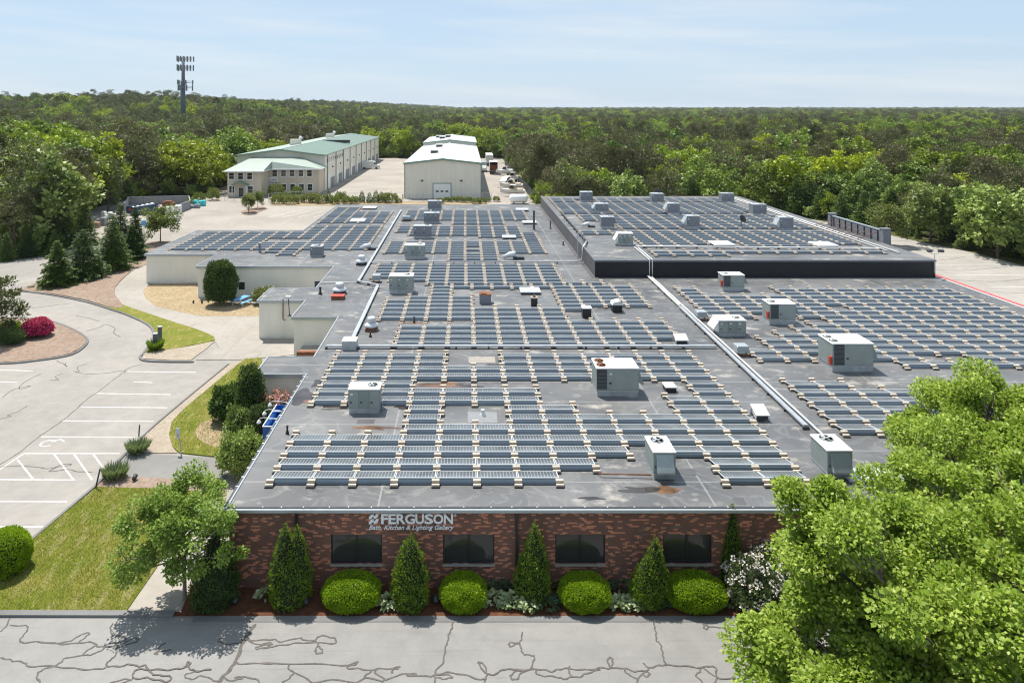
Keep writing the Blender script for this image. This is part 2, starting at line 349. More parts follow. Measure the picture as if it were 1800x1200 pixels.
plain('boat_tan', (0.56, 0.46, 0.32), 0.5); plain('boat_teal', (0.18, 0.42, 0.36), 0.5); plain('cargo_red', (0.22, 0.06, 0.03), 0.8, var=0.5, scale=1.5)
plain('wall_grey', (0.24, 0.25, 0.265), 0.8); plain('turquoise', (0.05, 0.50, 0.52), 0.5); plain('screen_grey', (0.17, 0.18, 0.20), 0.6)
plain('tank_white', (0.78, 0.80, 0.82), 0.35, var=0.04); plain('brown_cloth', (0.35, 0.22, 0.10), 0.8)
def glass(name, col=(0.012, 0.014, 0.016), rough=0.03):
    m, N, L, B = new_mat(name); B.inputs['Base Color'].default_value = rgba(col); B.inputs['Roughness'].default_value = rough
    B.inputs['Specular IOR Level'].default_value = 0.5; B.inputs['IOR'].default_value = 1.52; return m
glass('window_glass', (0.035, 0.036, 0.034)); glass('car_glass', (0.02, 0.024, 0.03), 0.06)

def panel_mat():
    m, N, L, B = new_mat('solar_cells'); g = nd(N, 'ShaderNodeTexCoord'); sp = N.new('ShaderNodeSeparateXYZ'); L.new(g.outputs['UV'], sp.inputs[0])
    fx = math_(N, L, 'FRACT', math_(N, L, 'MULTIPLY', sp.outputs['X'], 12.0)); fy = math_(N, L, 'FRACT', math_(N, L, 'MULTIPLY', sp.outputs['Y'], 6.0))
    gx = math_(N, L, 'LESS_THAN', math_(N, L, 'ABSOLUTE', math_(N, L, 'SUBTRACT', fx, 0.5)), 0.435)
    gy = math_(N, L, 'LESS_THAN', math_(N, L, 'ABSOLUTE', math_(N, L, 'SUBTRACT', fy, 0.5)), 0.47)
    cell = math_(N, L, 'MULTIPLY', gx, gy)
    n = noise(N, L, pos(N), 0.8, 4)
    cc = mixc(N, L, ramp(N, L, n, 0.35, 0.7), (0.06, 0.07, 0.08), (0.125, 0.135, 0.14))
    c = mixc(N, L, cell, (0.33, 0.355, 0.365), cc)
    L.new(c, B.inputs['Base Color']); L.new(ramp(N, L, n, 0.3, 0.75, (0.10, 0.10, 0.10), (0.26, 0.26, 0.26)), B.inputs['Roughness']); B.inputs['Specular IOR Level'].default_value = 0.55
    return m
panel_mat()
plain('deflector', (0.135, 0.168, 0.198), 0.26, 0.4, var=0.08, scale=0.7, spec=0.5)
plain('alu_frame', (0.66, 0.68, 0.69), 0.35, 0.3, var=0.05)
plain('paver', (0.49, 0.415, 0.335), 0.9, var=0.18, scale=2.2); plain('ballast_tray', (0.03, 0.03, 0.032), 0.6)

def leaf_mat(name, c0, c1, c2=None, trans=0.35, rough=0.5, objvar=0.5, clump=0.9, pv=0.0):
    """leaf: colour varies from leaf to leaf and from plant to plant, light shines through"""
    m, N, L, B = new_mat(name)
    g = N.new('ShaderNodeNewGeometry'); oi = N.new('ShaderNodeObjectInfo')
    c = mixc(N, L, g.outputs['Random Per Island'], c0, c1)
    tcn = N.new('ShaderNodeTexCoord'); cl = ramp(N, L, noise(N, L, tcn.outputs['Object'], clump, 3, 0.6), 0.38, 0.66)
    c = mixc(N, L, math_(N, L, 'MULTIPLY', cl, 0.55), c, tuple(x * f for x, f in zip(c0, (.62, .68, .8))))  # darker leaf clumps painted in, so parts of a crown look shaded
    if c2: c = mixc(N, L, math_(N, L, 'MULTIPLY', oi.outputs['Random'], objvar), c, c2)
    wn = nd(N, 'ShaderNodeTexWhiteNoise', noise_dimensions='1D'); L.new(oi.outputs['Random'], wn.inputs['W'])
    hs = N.new('ShaderNodeHueSaturation'); L.new(c, hs.inputs['Color']); L.new(math_(N, L, 'MULTIPLY_ADD', wn.outputs['Value'], pv, 1 - pv / 2), hs.inputs['Value']); c = hs.outputs['Color']
    L.new(c, B.inputs['Base Color']); B.inputs['Roughness'].default_value = rough; B.inputs['Specular IOR Level'].default_value = 0.3
    t = N.new('ShaderNodeBsdfTranslucent'); L.new(mixc(N, L, 0.25, c, (0.35, 0.45, 0.03)), t.inputs['Color'])
    mx = N.new('ShaderNodeMixShader'); mx.inputs[0].default_value = trans
    out = N['Material Output']; L.new(B.outputs[0], mx.inputs[1]); L.new(t.outputs[0], mx.inputs[2]); L.new(mx.outputs[0], out.inputs['Surface'])
    return m
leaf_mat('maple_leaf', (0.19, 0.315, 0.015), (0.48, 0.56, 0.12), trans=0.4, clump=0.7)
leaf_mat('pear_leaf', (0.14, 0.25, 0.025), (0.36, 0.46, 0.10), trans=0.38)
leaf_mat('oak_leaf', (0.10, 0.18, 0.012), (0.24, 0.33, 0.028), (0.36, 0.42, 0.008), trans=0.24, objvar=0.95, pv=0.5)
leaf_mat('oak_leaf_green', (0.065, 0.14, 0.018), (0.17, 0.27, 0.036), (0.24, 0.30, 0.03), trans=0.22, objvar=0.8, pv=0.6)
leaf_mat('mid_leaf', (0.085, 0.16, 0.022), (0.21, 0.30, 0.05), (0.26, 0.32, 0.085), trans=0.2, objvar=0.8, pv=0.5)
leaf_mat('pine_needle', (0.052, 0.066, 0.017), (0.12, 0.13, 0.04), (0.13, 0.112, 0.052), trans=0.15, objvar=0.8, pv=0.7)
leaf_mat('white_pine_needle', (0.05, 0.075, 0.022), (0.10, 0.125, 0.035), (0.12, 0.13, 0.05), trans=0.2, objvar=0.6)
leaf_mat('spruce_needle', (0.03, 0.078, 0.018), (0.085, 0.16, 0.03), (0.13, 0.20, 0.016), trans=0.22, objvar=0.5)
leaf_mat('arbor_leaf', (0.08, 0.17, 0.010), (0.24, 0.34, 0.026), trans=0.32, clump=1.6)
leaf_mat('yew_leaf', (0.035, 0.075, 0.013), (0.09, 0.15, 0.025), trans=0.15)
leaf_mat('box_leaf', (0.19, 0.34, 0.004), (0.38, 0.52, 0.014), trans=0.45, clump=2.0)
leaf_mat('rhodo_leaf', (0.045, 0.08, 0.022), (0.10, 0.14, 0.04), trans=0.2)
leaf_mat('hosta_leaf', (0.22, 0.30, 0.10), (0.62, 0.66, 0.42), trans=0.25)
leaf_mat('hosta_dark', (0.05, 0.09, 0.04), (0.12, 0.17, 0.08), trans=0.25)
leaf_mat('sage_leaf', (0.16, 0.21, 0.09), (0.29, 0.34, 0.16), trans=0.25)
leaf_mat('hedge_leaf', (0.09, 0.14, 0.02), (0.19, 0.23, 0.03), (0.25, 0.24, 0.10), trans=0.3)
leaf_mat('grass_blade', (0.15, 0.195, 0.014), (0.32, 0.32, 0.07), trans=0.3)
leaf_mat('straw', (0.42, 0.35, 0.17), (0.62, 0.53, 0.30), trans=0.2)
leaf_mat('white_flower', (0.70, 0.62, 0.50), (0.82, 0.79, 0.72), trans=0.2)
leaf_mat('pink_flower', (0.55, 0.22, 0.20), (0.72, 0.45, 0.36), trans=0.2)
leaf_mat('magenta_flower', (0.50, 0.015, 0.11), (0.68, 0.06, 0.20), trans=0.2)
plain('bark', (0.11, 0.085, 0.065), 0.95, var=0.3, scale=5); plain('bark_grey', (0.20, 0.17, 0.145), 0.95, var=0.25, scale=5)
plain('leaf_core', (0.012, 0.02, 0.005), 0.95, var=0.3)  # near-black solid body filling the inside of the shrubs
M = MATS
def wroot(name, loc, **kw): return tag(empty(name, loc), **kw)
def wb(mb, name, mat, root, sub=False):
    """link a mesh given in world coordinates under a root Empty (or, with sub, under one of its parts)"""
    return mb.build(name, mat, root, (0, 0, 0) if sub else tuple(-c for c in root.location))

# ------------------------------------------------------------------ terrain
def ss(a, b, x):
    t = np.clip((np.asarray(x, float) - a) / (b - a), 0, 1); return t * t * (3 - 2 * t)
def terr(X, Y):
    X = np.asarray(X, float); Y = np.asarray(Y, float)
    h = 19 * ss(300, 650, Y) * ss(-20, -300, X) + 4.5 * ss(700, 2600, Y) * ss(-600, 100, X)
    h = h + ss(300, 600, Y) * (1.6 * np.sin(X / 83.0 + 1.2) * np.sin(Y / 117.0) + 1.2 * np.sin(X / 211.0 + Y / 160.0))
    return h
ys = np.concatenate([[-400, -100, -20], np.linspace(0, 300, 13), 300 * np.geomspace(1, 32, 46)[1:]])
ts = np.linspace(-1, 1, 101); vs = []; fs = []
for j, y in enumerate(ys):
    xs = ts * (220 + 1.5 * max(y, 0)); zz = terr(xs, np.full_like(xs, y))
    vs += [(float(a), float(y), float(b)) for a, b in zip(xs, zz)]
n = len(ts)
for j in range(len(ys) - 1):
    for i in range(n - 1): fs.append((j * n + i, j * n + i + 1, (j + 1) * n + i + 1, (j + 1) * n + i))
me = bpy.data.meshes.new('ground'); me.from_pydata(vs, [], fs); me.materials.append(M['forest_floor'])
tag(link('ground', me), kind='structure')

def slab(name, pts, z, mat, z0=-0.03, kind='structure', parent=None):
    mb = MB(); mb.prism([(p[0], p[1]) for p in pts], 'z', z0, z); o = mb.build(name, M[mat], parent)
    if kind and not parent: tag(o, kind=kind)
    return o
def gpl(pts, z=0.0): return [gp(x, y, z)[:2] for x, y in pts]
def smooth(pts, k=5, closed=False):
    P = [Vector(p) for p in pts]; n = len(P); out = []
    for i in range(n if closed else n - 1):
        a, b, c, d = (P[(i - 1) % n], P[i], P[(i + 1) % n], P[(i + 2) % n]) if closed else (P[max(i - 1, 0)], P[i], P[i + 1], P[min(i + 2, n - 1)])
        for t in range(k):
            u = t / k
            out.append(0.5 * ((2 * b) + (c - a) * u + (2 * a - 5 * b + 4 * c - d) * u * u + (3 * b - a - 3 * c + d) * u ** 3))
    if not closed: out.append(P[-1])
    return [tuple(p) for p in out]
def strip(mb, pts, w, z0, z1):
    """flat-topped band along a ground line"""
    P = [Vector((p[0], p[1])) for p in pts]; n = len(P); L_, R_ = [], []
    ww = w if hasattr(w, '__len__') else [w] * n
    for i in range(n):
        d = P[min(i + 1, n - 1)] - P[max(i - 1, 0)]
        if d.length < 1e-9: d = Vector((1, 0))
        d.normalize(); s = Vector((-d.y, d.x)) * ww[i] / 2; L_.append(P[i] + s); R_.append(P[i] - s)
    v = []; zs = z1 if hasattr(z1, '__len__') else [z1] * n
    for i in range(n): v += [(R_[i].x, R_[i].y, z0), (L_[i].x, L_[i].y, z0), (L_[i].x, L_[i].y, zs[i]), (R_[i].x, R_[i].y, zs[i])]
    f = [(0, 1, 2, 3), (4 * n - 1, 4 * n - 2, 4 * n - 3, 4 * n - 4)]
    for i in range(n - 1):
        for k in range(4): j = (k + 1) % 4; f.append((4 * i + k, 4 * i + 4 + k, 4 * i + 4 + j, 4 * i + j))
    mb.add(v, f)

road = slab('road', [(-70, 4), (70, 4), (70, 29.55), (-70, 29.55)], 0.010, 'road_asphalt')
lot = slab('parking_lot', [(-110, 29.57), (-9.8, 29.57), (-9.8, 103), (-54, 103), (-110, 92)], 0.006, 'lot_asphalt')
slab('storage_yard', [(-60, 103.3), (-23.5, 103.3), (-23.5, 129.8), (15.5, 129.8), (15.5, 300), (-66, 300), (-66, 168), (-80, 165), (-80, 136), (-70, 122)], 0.006, 'yard_asphalt')
slab('side_lot', [(49.4, 18), (79, 30), (77, 80), (76, 95), (75.5, 104), (73, 112), (70, 128), (60, 150), (49.4, 150)], 0.006, 'right_lot')
slab('planting_bed', [(-13.0, 29.62), (30, 29.62), (30, 31.5), (-13.0, 31.5)], 0.035, 'mulch_brown')
slab('walkway', gpl([(222, 1076), (292, 1076), (318, 1076), (332, 1040), (345, 960), (372, 900), (330, 905), (300, 950), (275, 1000), (250, 1035)]), 0.045, 'concrete')
slab('lawn', gpl([(-120, 1076), (222, 1076), (250, 1036), (275, 1000), (300, 952), (330, 906), (380, 870), (300, 861), (170, 858), (42, 962), (18, 985), (-120, 1030)]), 0.085, 'lawn')
slab('garden_strip', gpl([(168, 857), (190, 838), (398, 846), (398, 872), (380, 872), (300, 861)]), 0.07, 'mulch_grey')
slab('apron_path', gpl([(186, 840), (222, 796), (396, 806), (396, 846)]), 0.05, 'apron')
slab('gravel_path', gpl([(222, 797), (262, 758), (330, 700), (404, 640), (432, 632), (405, 652), (330, 714), (302, 742), (297, 765), (303, 786), (312, 797)]), 0.06, 'gravel')
slab('side_lawn', gpl([(297, 765), (302, 742), (330, 714), (405, 652), (430, 632), (460, 630), (460, 650), (520, 660), (470, 760), (430, 800), (400, 806), (315, 797), (303, 786)]), 0.08, 'lawn')
slab('bare_patch', gpl(smooth([(345, 752), (365, 738), (398, 735), (425, 750), (420, 775), (380, 785), (350, 772)], 4, True), 0.08), 0.088, 'dry_ground', 0.05)
slab('service_court', gpl([(203, 520), (201, 508), (214, 493), (240, 470), (262, 462), (262, 505), (252, 514), (257, 526), (275, 540), (350, 556), (453, 556), (530, 556), (560, 620), (455, 630), (430, 633), (345, 633), (385, 611), (376, 598), (340, 580), (262, 556), (218, 540)]), 0.05, 'concrete')
slab('grass_tongue', gpl(smooth([(160, 529), (200, 532), (240, 545), (300, 565), (355, 583), (378, 598), (330, 609), (285, 617), (254, 620), (262, 604), (268, 588), (260, 571), (228, 554), (190, 541)], 3, True)), 0.08, 'lawn')
slab('verge', gpl([(253, 620), (285, 617), (335, 609), (378, 600), (362, 614), (335, 634), (300, 634), (250, 631)]), 0.065, 'gravel')
slab('yard_ground', gpl([(252, 512), (262, 500), (345, 498), (347, 524), (455, 535), (455, 556), (350, 556), (275, 540), (257, 526)]), 0.06, 'dry_ground')
slab('tree_bed', gpl(smooth([(36, 510), (80, 492), (150, 470), (235, 432), (300, 425), (300, 445), (262, 452), (262, 464), (236, 474), (212, 494), (201, 510), (203, 520), (216, 541), (190, 540), (150, 528), (90, 517)], 2, True)), 0.10, 'mulch_grey')
slab('island_bed', gpl(smooth([(-140, 570), (-40, 560), (60, 560), (110, 572), (146, 592), (150, 604), (124, 622), (70, 632), (0, 638), (-140, 636)], 3, True)), 0.09, 'mulch_grey')
slab('lot_tree_bed', gpl(smooth([(424, 372), (436, 369), (455, 364), (466, 365), (468, 368), (452, 374), (440, 378), (428, 377)], 3, True)), 0.09, 'mulch_grey')
slab('hedge_bed', [(-43, 154), (-8, 154), (5, 154), (5, 160), (-43, 161)], 0.05, 'dry_ground')
mb = MB()
for line, w in (([(-900, 1080.5), (60, 1080.5), (306, 1081)], 0.3), ([(40, 963), (166, 857), (222, 797)], 0.16),
                (smooth([(36, 512), (90, 519), (150, 531), (190, 543), (228, 556), (262, 573), (270, 589), (263, 606), (252, 622), (246, 629), (256, 635), (300, 637), (340, 637)], 4), 0.2),
                (smooth([(-140, 572), (-40, 562), (60, 561), (112, 573), (148, 592), (152, 605), (126, 624), (70, 634), (0, 640), (-140, 638)], 4), 0.2),
                (smooth([(222, 797), (262, 758), (330, 700), (402, 641)], 4), 0.12)):
    strip(mb, gpl(line), w, -0.02, 0.115)
tag(mb.build('kerb', M['kerb_berm']), kind='structure')
mb = MB(); strip(mb, [(-11.5, 29.45), (30, 29.45)], 0.34, 0.0, 0.03); mb.build('road_edge_strip', M['kerb_berm'], road)
mb = MB(); strip(mb, [(60.35, 60), (60.35, 100)], 0.4, -0.02, 0.14); k = mb.build('red_kerb', M['red_paint']); tag(k, kind='structure')

# sealed cracks and painted lines belong to the road and the lot
CRK = random.Random(3)
def crack(pts, parent, w=0.058, z=0.018, ox=0, oy=0, s=1.0):
    P = [gp(ox + x / s, oy + y / s)[:2] for x, y in pts]
    P = smooth(P, 6); n = len(P); zz = 0.004 * CRK.random()
    P = [(p[0] + 0.02 * math.sin(i * 1.3), p[1] + 0.025 * math.sin(i * 0.9 + 1)) for i, p in enumerate(P)]
    mb = MB(); strip(mb, P, [w * (0.75 + 0.5 * abs(math.sin(i * 0.7))) for i in range(n)], 0.001, [z + zz + 0.00006 * i for i in range(n)]); mb.build('sealed_crack', M['crack_seal'], parent)
R1 = [[(60, 148), (150, 147), (185, 158), (160, 205), (133, 240), (145, 260), (240, 255), (340, 262), (440, 270), (560, 258), (620, 262), (640, 282), (690, 288), (780, 280), (850, 270), (910, 245), (900, 232), (860, 238), (800, 282), (770, 295), (765, 335), (730, 372), (700, 400), (720, 418), (800, 415), (860, 402), (910, 418), (960, 412), (985, 450), (1030, 475), (1100, 478), (1130, 495), (1100, 518), (1030, 505), (960, 492), (890, 500), (875, 475), (900, 440), (990, 438), (1100, 440), (1180, 432), (1230, 420), (1255, 400), (1240, 390), (1230, 410), (1260, 435), (1300, 448), (1390, 438)],
      [(740, 135), (728, 175), (745, 210), (800, 222), (832, 230), (810, 252), (720, 268), (690, 295), (650, 320), (590, 342), (552, 340), (575, 310), (630, 282)],
      [(245, 258), (400, 262), (480, 240), (540, 205), (590, 198), (555, 230), (515, 258)],
      [(550, 345), (440, 360), (400, 390), (355, 415), (280, 440), (245, 470), (260, 525), (270, 560)],
      [(0, 362), (60, 370), (90, 382), (160, 390), (190, 415), (350, 416), (500, 432), (620, 437), (700, 425)],
      [(1090, 262), (1050, 285), (1045, 310), (1020, 330), (1035, 336), (1050, 318), (1130, 308)],
      [(1300, 450), (1230, 465), (1225, 492), (1270, 500), (1330, 478), (1390, 500), (1440, 520)],
      [(1455, 230), (1445, 255), (1510, 270), (1590, 260), (1595, 235)], [(1620, 240), (1700, 245), (1800, 238)], [(1620, 245), (1720, 272), (1780, 255), (1770, 285), (1700, 302), (1690, 290), (1750, 275), (1800, 270)],
      [(1550, 395), (1620, 400), (1800, 396)], [(720, 528), (800, 505), (870, 505), (800, 525), (740, 540)], [(1470, 495), (1540, 510), (1600, 490), (1550, 488), (1640, 490), (1700, 510), (1720, 540)], [(0, 190), (40, 150), (75, 75)]]
for p in R1: crack(p, road, ox=0, oy=1060, s=3.75)
crack([(1680, 140), (1640, 200), (1600, 260), (1560, 370), (1520, 430), (1450, 510), (1400, 580)], road, 0.13, oy=1060, s=3.75)
R2 = [[(0, 243), (80, 238), (130, 255), (250, 228), (270, 238), (350, 250), (365, 225), (400, 215), (470, 228), (492, 248), (470, 264), (300, 260), (200, 268), (100, 282), (0, 300)],
      [(372, 262), (370, 285), (352, 310), (362, 330), (395, 328), (398, 305), (375, 285)],
      [(0, 397), (300, 400), (560, 408), (625, 385), (625, 398), (560, 425), (640, 433), (720, 445), (690, 470), (690, 490), (800, 515)],
      [(175, 402), (190, 445), (260, 475), (340, 520), (500, 503), (600, 525), (690, 490)], [(130, 525), (180, 495), (210, 460)],
      [(720, 445), (750, 435), (860, 430), (908, 418), (900, 428), (862, 440), (860, 465)], [(755, 435), (750, 465), (800, 490), (805, 510)],
      [(800, 515), (900, 475), (1000, 462), (1010, 475), (960, 475), (1100, 483), (1140, 475), (1220, 458), (1320, 470), (1440, 502), (1475, 495), (1485, 460), (1460, 400), (1430, 388), (1435, 405), (1480, 465), (1540, 468), (1600, 435), (1700, 445), (1800, 437)],
      [(1258, 115), (1255, 165), (1235, 200), (1225, 255), (1210, 300), (1195, 390), (1155, 435), (1140, 475), (1145, 525), (1148, 580)],
      [(1140, 475), (1220, 470), (1255, 490), (1200, 498), (1150, 490)],
      [(1716, 190), (1712, 240), (1690, 265), (1640, 285), (1628, 268), (1650, 260), (1700, 268), (1715, 320), (1740, 340), (1790, 345), (1795, 370), (1775, 430)],
      [(1775, 437), (1720, 455), (1680, 500), (1650, 500), (1640, 475), (1680, 448)], [(1475, 495), (1470, 530), (1480, 570)]]
for p in R2: crack(p, road, ox=460, oy=1060, s=3.75)
R3 = [[(0, 440), (120, 437), (190, 437), (260, 450), (310, 435), (380, 432), (490, 440), (580, 427), (650, 430), (740, 428), (800, 448), (880, 446), (910, 425), (970, 412), (1020, 408), (1130, 415), (1240, 425), (1300, 415), (1345, 432), (1355, 490), (1480, 497)],
      [(650, 430), (662, 395), (658, 362), (635, 362), (632, 390), (650, 425)], [(378, 415), (375, 450), (400, 485), (450, 485), (490, 462), (580, 440)],
      [(155, 440), (170, 470), (220, 480), (300, 487), (340, 498), (400, 487)], [(740, 430), (760, 465), (830, 495), (870, 455), (905, 460), (895, 482), (865, 475)], [(830, 495), (825, 525), (815, 570)],
      [(935, 105), (940, 160), (950, 200), (952, 245), (978, 270), (990, 320), (1000, 370), (1020, 408)], [(862, 398), (905, 425)],
      [(1255, 140), (1275, 140), (1295, 155), (1280, 172), (1262, 160), (1280, 148), (1340, 160), (1500, 165), (1620, 168)], [(1240, 425), (1240, 455), (1210, 475), (1260, 525)], [(1250, 425), (1350, 490), (1330, 525)]]
for p in R3: crack(p, road, ox=900, oy=1060, s=3.75)
L1 = [[(1360, 0), (1230, 40), (1130, 120), (1060, 170), (960, 250), (830, 340), (720, 440), (600, 540), (500, 610), (340, 720), (180, 850), (0, 960)],
      [(620, -10), (640, 20)], [(830, 0), (740, 30), (760, 70), (720, 70)], [(600, 90), (530, 120), (560, 150), (480, 155)], [(700, 70), (860, 95), (1060, 80), (1190, 60), (1190, 90)],
      [(390, 95), (290, 140), (200, 200), (190, 240), (300, 205), (140, 240), (20, 320)], [(260, 400), (170, 455), (70, 490), (110, 498), (0, 525)], [(0, 985), (150, 975), (300, 980), (470, 1000), (620, 955), (680, 965), (560, 985), (470, 1030), (640, 1010), (760, 1030), (880, 1032)]]
for p in L1: crack(p, lot, 0.05, 0.014, 0, 640, 5.4533)
crack([(0, 0), (60, 0), (120, 0), (170, 0), (200, 0), (240, 0)], lot, 0.05, 0.014, 5, 1130 - 640 + 40, 1.0) if False else None
L2 = [[(100, 585), (300, 555), (500, 530), (690, 508)], [(720, 625), (830, 645), (950, 680)], [(830, 775), (960, 735), (1010, 710), (1100, 745), (1090, 790), (1150, 830)], [(540, 1060), (600, 1085), (640, 1115)]]
for p in L2: crack(p, lot, 0.06, 0.014, 0, 440, 5.4533)
mb0 = []
def pline(a, b, w=0.11):
    mb = MB(); strip(mb, gpl([a, b]), w, 0.001, 0.012); mb.build('parking_line', M['line_paint'], lot)
for a, b in (((-40, 649), (58, 652)), ((-40, 670), (29, 671.5)), ((235, 671), (268, 672.5)), ((170, 691.5), (300, 693.5)), ((143, 715.5), (294, 716.5)), ((110, 739.5), (270, 740.5)), ((72, 767.5), (236, 768.5)),
             ((42, 797), (210, 797)), ((42, 797), (-30, 845)), ((-30, 842.5), (132, 843.5)), ((31, 808), (59, 843)), ((95, 798), (129, 843)), ((130, 798), (162, 843)), ((164, 798), (184, 826)),
             ((-60, 881), (118, 881.5)), ((-60, 925.5), (76, 925.5)), ((225, 653), (345, 654.5))): pline(a, b, 0.095)
mb = MB()   # wheelchair mark: ring, back and footrest
c = gp(84, 779); ring = [(c[0] + 0.42 * math.cos(t), c[1] + 0.42 * math.sin(t)) for t in np.linspace(0.5, 5.6, 16)]
strip(mb, ring, 0.1, 0.001, 0.012); strip(mb, [(c[0] + 0.1, c[1] + 0.2), (c[0] + 0.5, c[1] + 0.55), (c[0] + 0.95, c[1] + 0.2)], 0.1, 0.001, 0.0125)
mb.build('wheelchair_mark', M['line_paint'], lot)
yard = bpy.data.objects['storage_yard']
for i in range(6):
    mb = MB(); x = -37 + i * 3.0; strip(mb, [(x - 2, 138), (x + 1.5, 146)], 0.12, 0.001, 0.012); mb.build('parking_line', M['line_paint'], yard)
right_lot = bpy.data.objects['side_lot']
for i in range(9):
    mb = MB(); y = 60 + i * 6; strip(mb, [(63, y), (75, y + 0.4)], 0.12, 0.001, 0.012); mb.build('parking_line', M['line_paint'], right_lot)
for i in range(10):
    mb = MB(); y0 = 62 + i * 6.2; pts = smooth([(52 + RND.random() * 4, y0), (58 + RND.random() * 2, y0 + 2 * RND.random()), (65, y0 + 3 * RND.random() - 1), (72 + RND.random() * 3, y0 + 2)], 4)
    strip(mb, pts, 0.09, 0.001, 0.013); mb.build('sealed_crack', M['crack_seal'], right_lot)

# ------------------------------------------------------------------ main building
ROOF = 3.60
bld = wroot('commercial_building', (10, 75, 0), label='long low brick-fronted building with a dark flat roof full of solar panels', cat='building')
OUT = [(-10.7, 31.3), (49.8, 31.3), (49.8, 129.5), (-23.8, 129.5), (-23.8, 102.4), (-39.3, 102.4), (-39.3, 85.7), (-30.5, 85.7), (-30.5, 79.2), (-14.9, 79.2),
       (-14.9, 69.5), (-19.4, 69.5), (-19.4, 65.1), (-14.9, 65.1), (-14.9, 60.0), (-10.9, 60.0), (-10.9, 50.3), (-14.2, 50.3), (-14.2, 47.1), (-10.7, 47.1)]
roof_mb = MB(); roof_mb.prism(OUT, 'z', ROOF - 0.10, ROOF); roof = wb(roof_mb, 'roof', M['roof_membrane'], bld)
n = len(OUT); wl = MB()
def inset(i, d):
    p, a, b = Vector(OUT[i]), Vector(OUT[i - 1]), Vector(OUT[(i + 1) % n]); e1 = (p - a).normalized(); e2 = (b - p).normalized()
    return p + Vector((-e1.y, e1.x)) * d + Vector((-e2.y, e2.x)) * d
for i in range(1, n):
    a, b = inset(i, 0.12), inset((i + 1) % n, 0.12); a2, b2 = inset(i, 0.42), inset((i + 1) % n, 0.42)
    wl.prism([tuple(a), tuple(b), tuple(b2), tuple(a2)], 'z', -0.05, ROOF - 0.11)
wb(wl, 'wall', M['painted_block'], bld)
fm = MB()
for i in range(1, n):     # metal edge round every side but the brick front
    a, b = Vector(OUT[i]), Vector(OUT[(i + 1) % n]); e = (b - a).normalized(); o = Vector((e.y, -e.x)) * 0.03
    fm.bar((a.x + o.x - e.x * .05, a.y + o.y - e.y * .05, ROOF - 0.09), (b.x + o.x + e.x * .05, b.y + o.y + e.y * .05, ROOF - 0.09), 0.1, 0.27 if i % 2 else 0.262)
wb(fm, 'roof_edge', M['fascia_metal'], bld)
mb = MB(); mb.box(49.9, 50.02, 31.4, 74.0, ROOF - .02, ROOF + .06); wb(mb, 'roof_edge', M['white_paint'], bld)
# brick front
WINS = [(-6.05, -3.75), (-1.02, 1.28), (4.0, 6.25), (8.83, 11.03), (14.0, 16.2), (19.0, 21.2)]; ZB, ZT = 1.08, 2.40; YW = 31.36
bw = MB(); xs = -10.6
for a, b in WINS: bw.box(xs, a, YW, YW + 0.3, -0.05, ROOF - 0.11); bw.box(a, b, YW, YW + 0.3, -0.05, ZB); bw.box(a, b, YW, YW + 0.3, ZT, ROOF - 0.11); xs = b
bw.box(xs, 49.7, YW, YW + 0.3, -0.05, ROOF - 0.11)
wb(bw, 'brick_wall', M['facade_brick'], bld)
mb = MB(); mb.box(-10.9, 49.8, 31.17, 31.298, ROOF - 0.13, ROOF + 0.0); mb.box(-10.9, 49.8, 31.14, 31.169, ROOF - 0.03, ROOF + 0.02)
gut = wb(mb, 'gutter', M['fascia_metal'], bld)
mb = MB(); mb.box(-10.8, 49.7, 31.31, 31.42, ROOF + 0.002, ROOF + 0.03); wb(mb, 'gutter_channel', M['gutter_dark'], gut, True)
xs = -10.4
while xs < 26:
    mb = MB(); mb.box(xs, xs + 0.05, 31.30, 31.40, ROOF + 0.031, ROOF + 0.045); wb(mb, 'gutter_bracket', M['galvanised'], gut, True); xs += 0.78 + 0.5 * RND.random()
y = 33.0
mb = MB(); mb.box(-10.86, -10.755, 31.4, 47.0, ROOF + 0.002, ROOF + 0.05); wb(mb, 'gutter_channel', M['gutter_dark'], gut, True)
while y < 47:
    mb = MB(); mb.box(-10.87, -10.74, y, y + 0.07, ROOF + 0.051, ROOF + 0.065); wb(mb, 'gutter_bracket', M['white_paint'], gut, True); y += 0.85
for a, b in WINS[:4]:
    fr = MB(); y0, y1 = YW + 0.10, YW + 0.17
    fr.box(a, b, y0, y1, ZB, ZB + 0.09); fr.box(a, b, y0, y1, ZT - 0.06, ZT); fr.box(a, a + 0.06, y0, y1, ZB + 0.09, ZT - 0.06); fr.box(b - 0.06, b, y0, y1, ZB + 0.09, ZT - 0.06)
    m_ = (a + b) / 2; fr.box(m_ - 0.05, m_ + 0.05, y0 - 0.01, y1, ZB + 0.09, ZT - 0.06)
    w = wb(fr, 'window', M['bronze'], bld)
    for x0, x1 in ((a + 0.06, m_ - 0.05), (m_ + 0.05, b - 0.06)):
        g = MB(); g.box(x0, x1, y0 + 0.025, y0 + 0.035, ZB + 0.09, ZT - 0.06); wb(g, 'pane', M['window_glass'], w, True)
    s_ = MB(); s_.box(a - 0.03, b + 0.03, YW - 0.06, YW + 0.12, ZB - 0.07, ZB - 0.002); wb(s_, 'sill', M['sill_stone'], w, True)
for x in (-7.58, 2.27): mb = MB(); mb.box(x - 0.06, x + 0.06, YW - 0.11, YW - 0.002, 0.02, ROOF - 0.14); wb(mb, 'downspout', M['bronze'], bld)
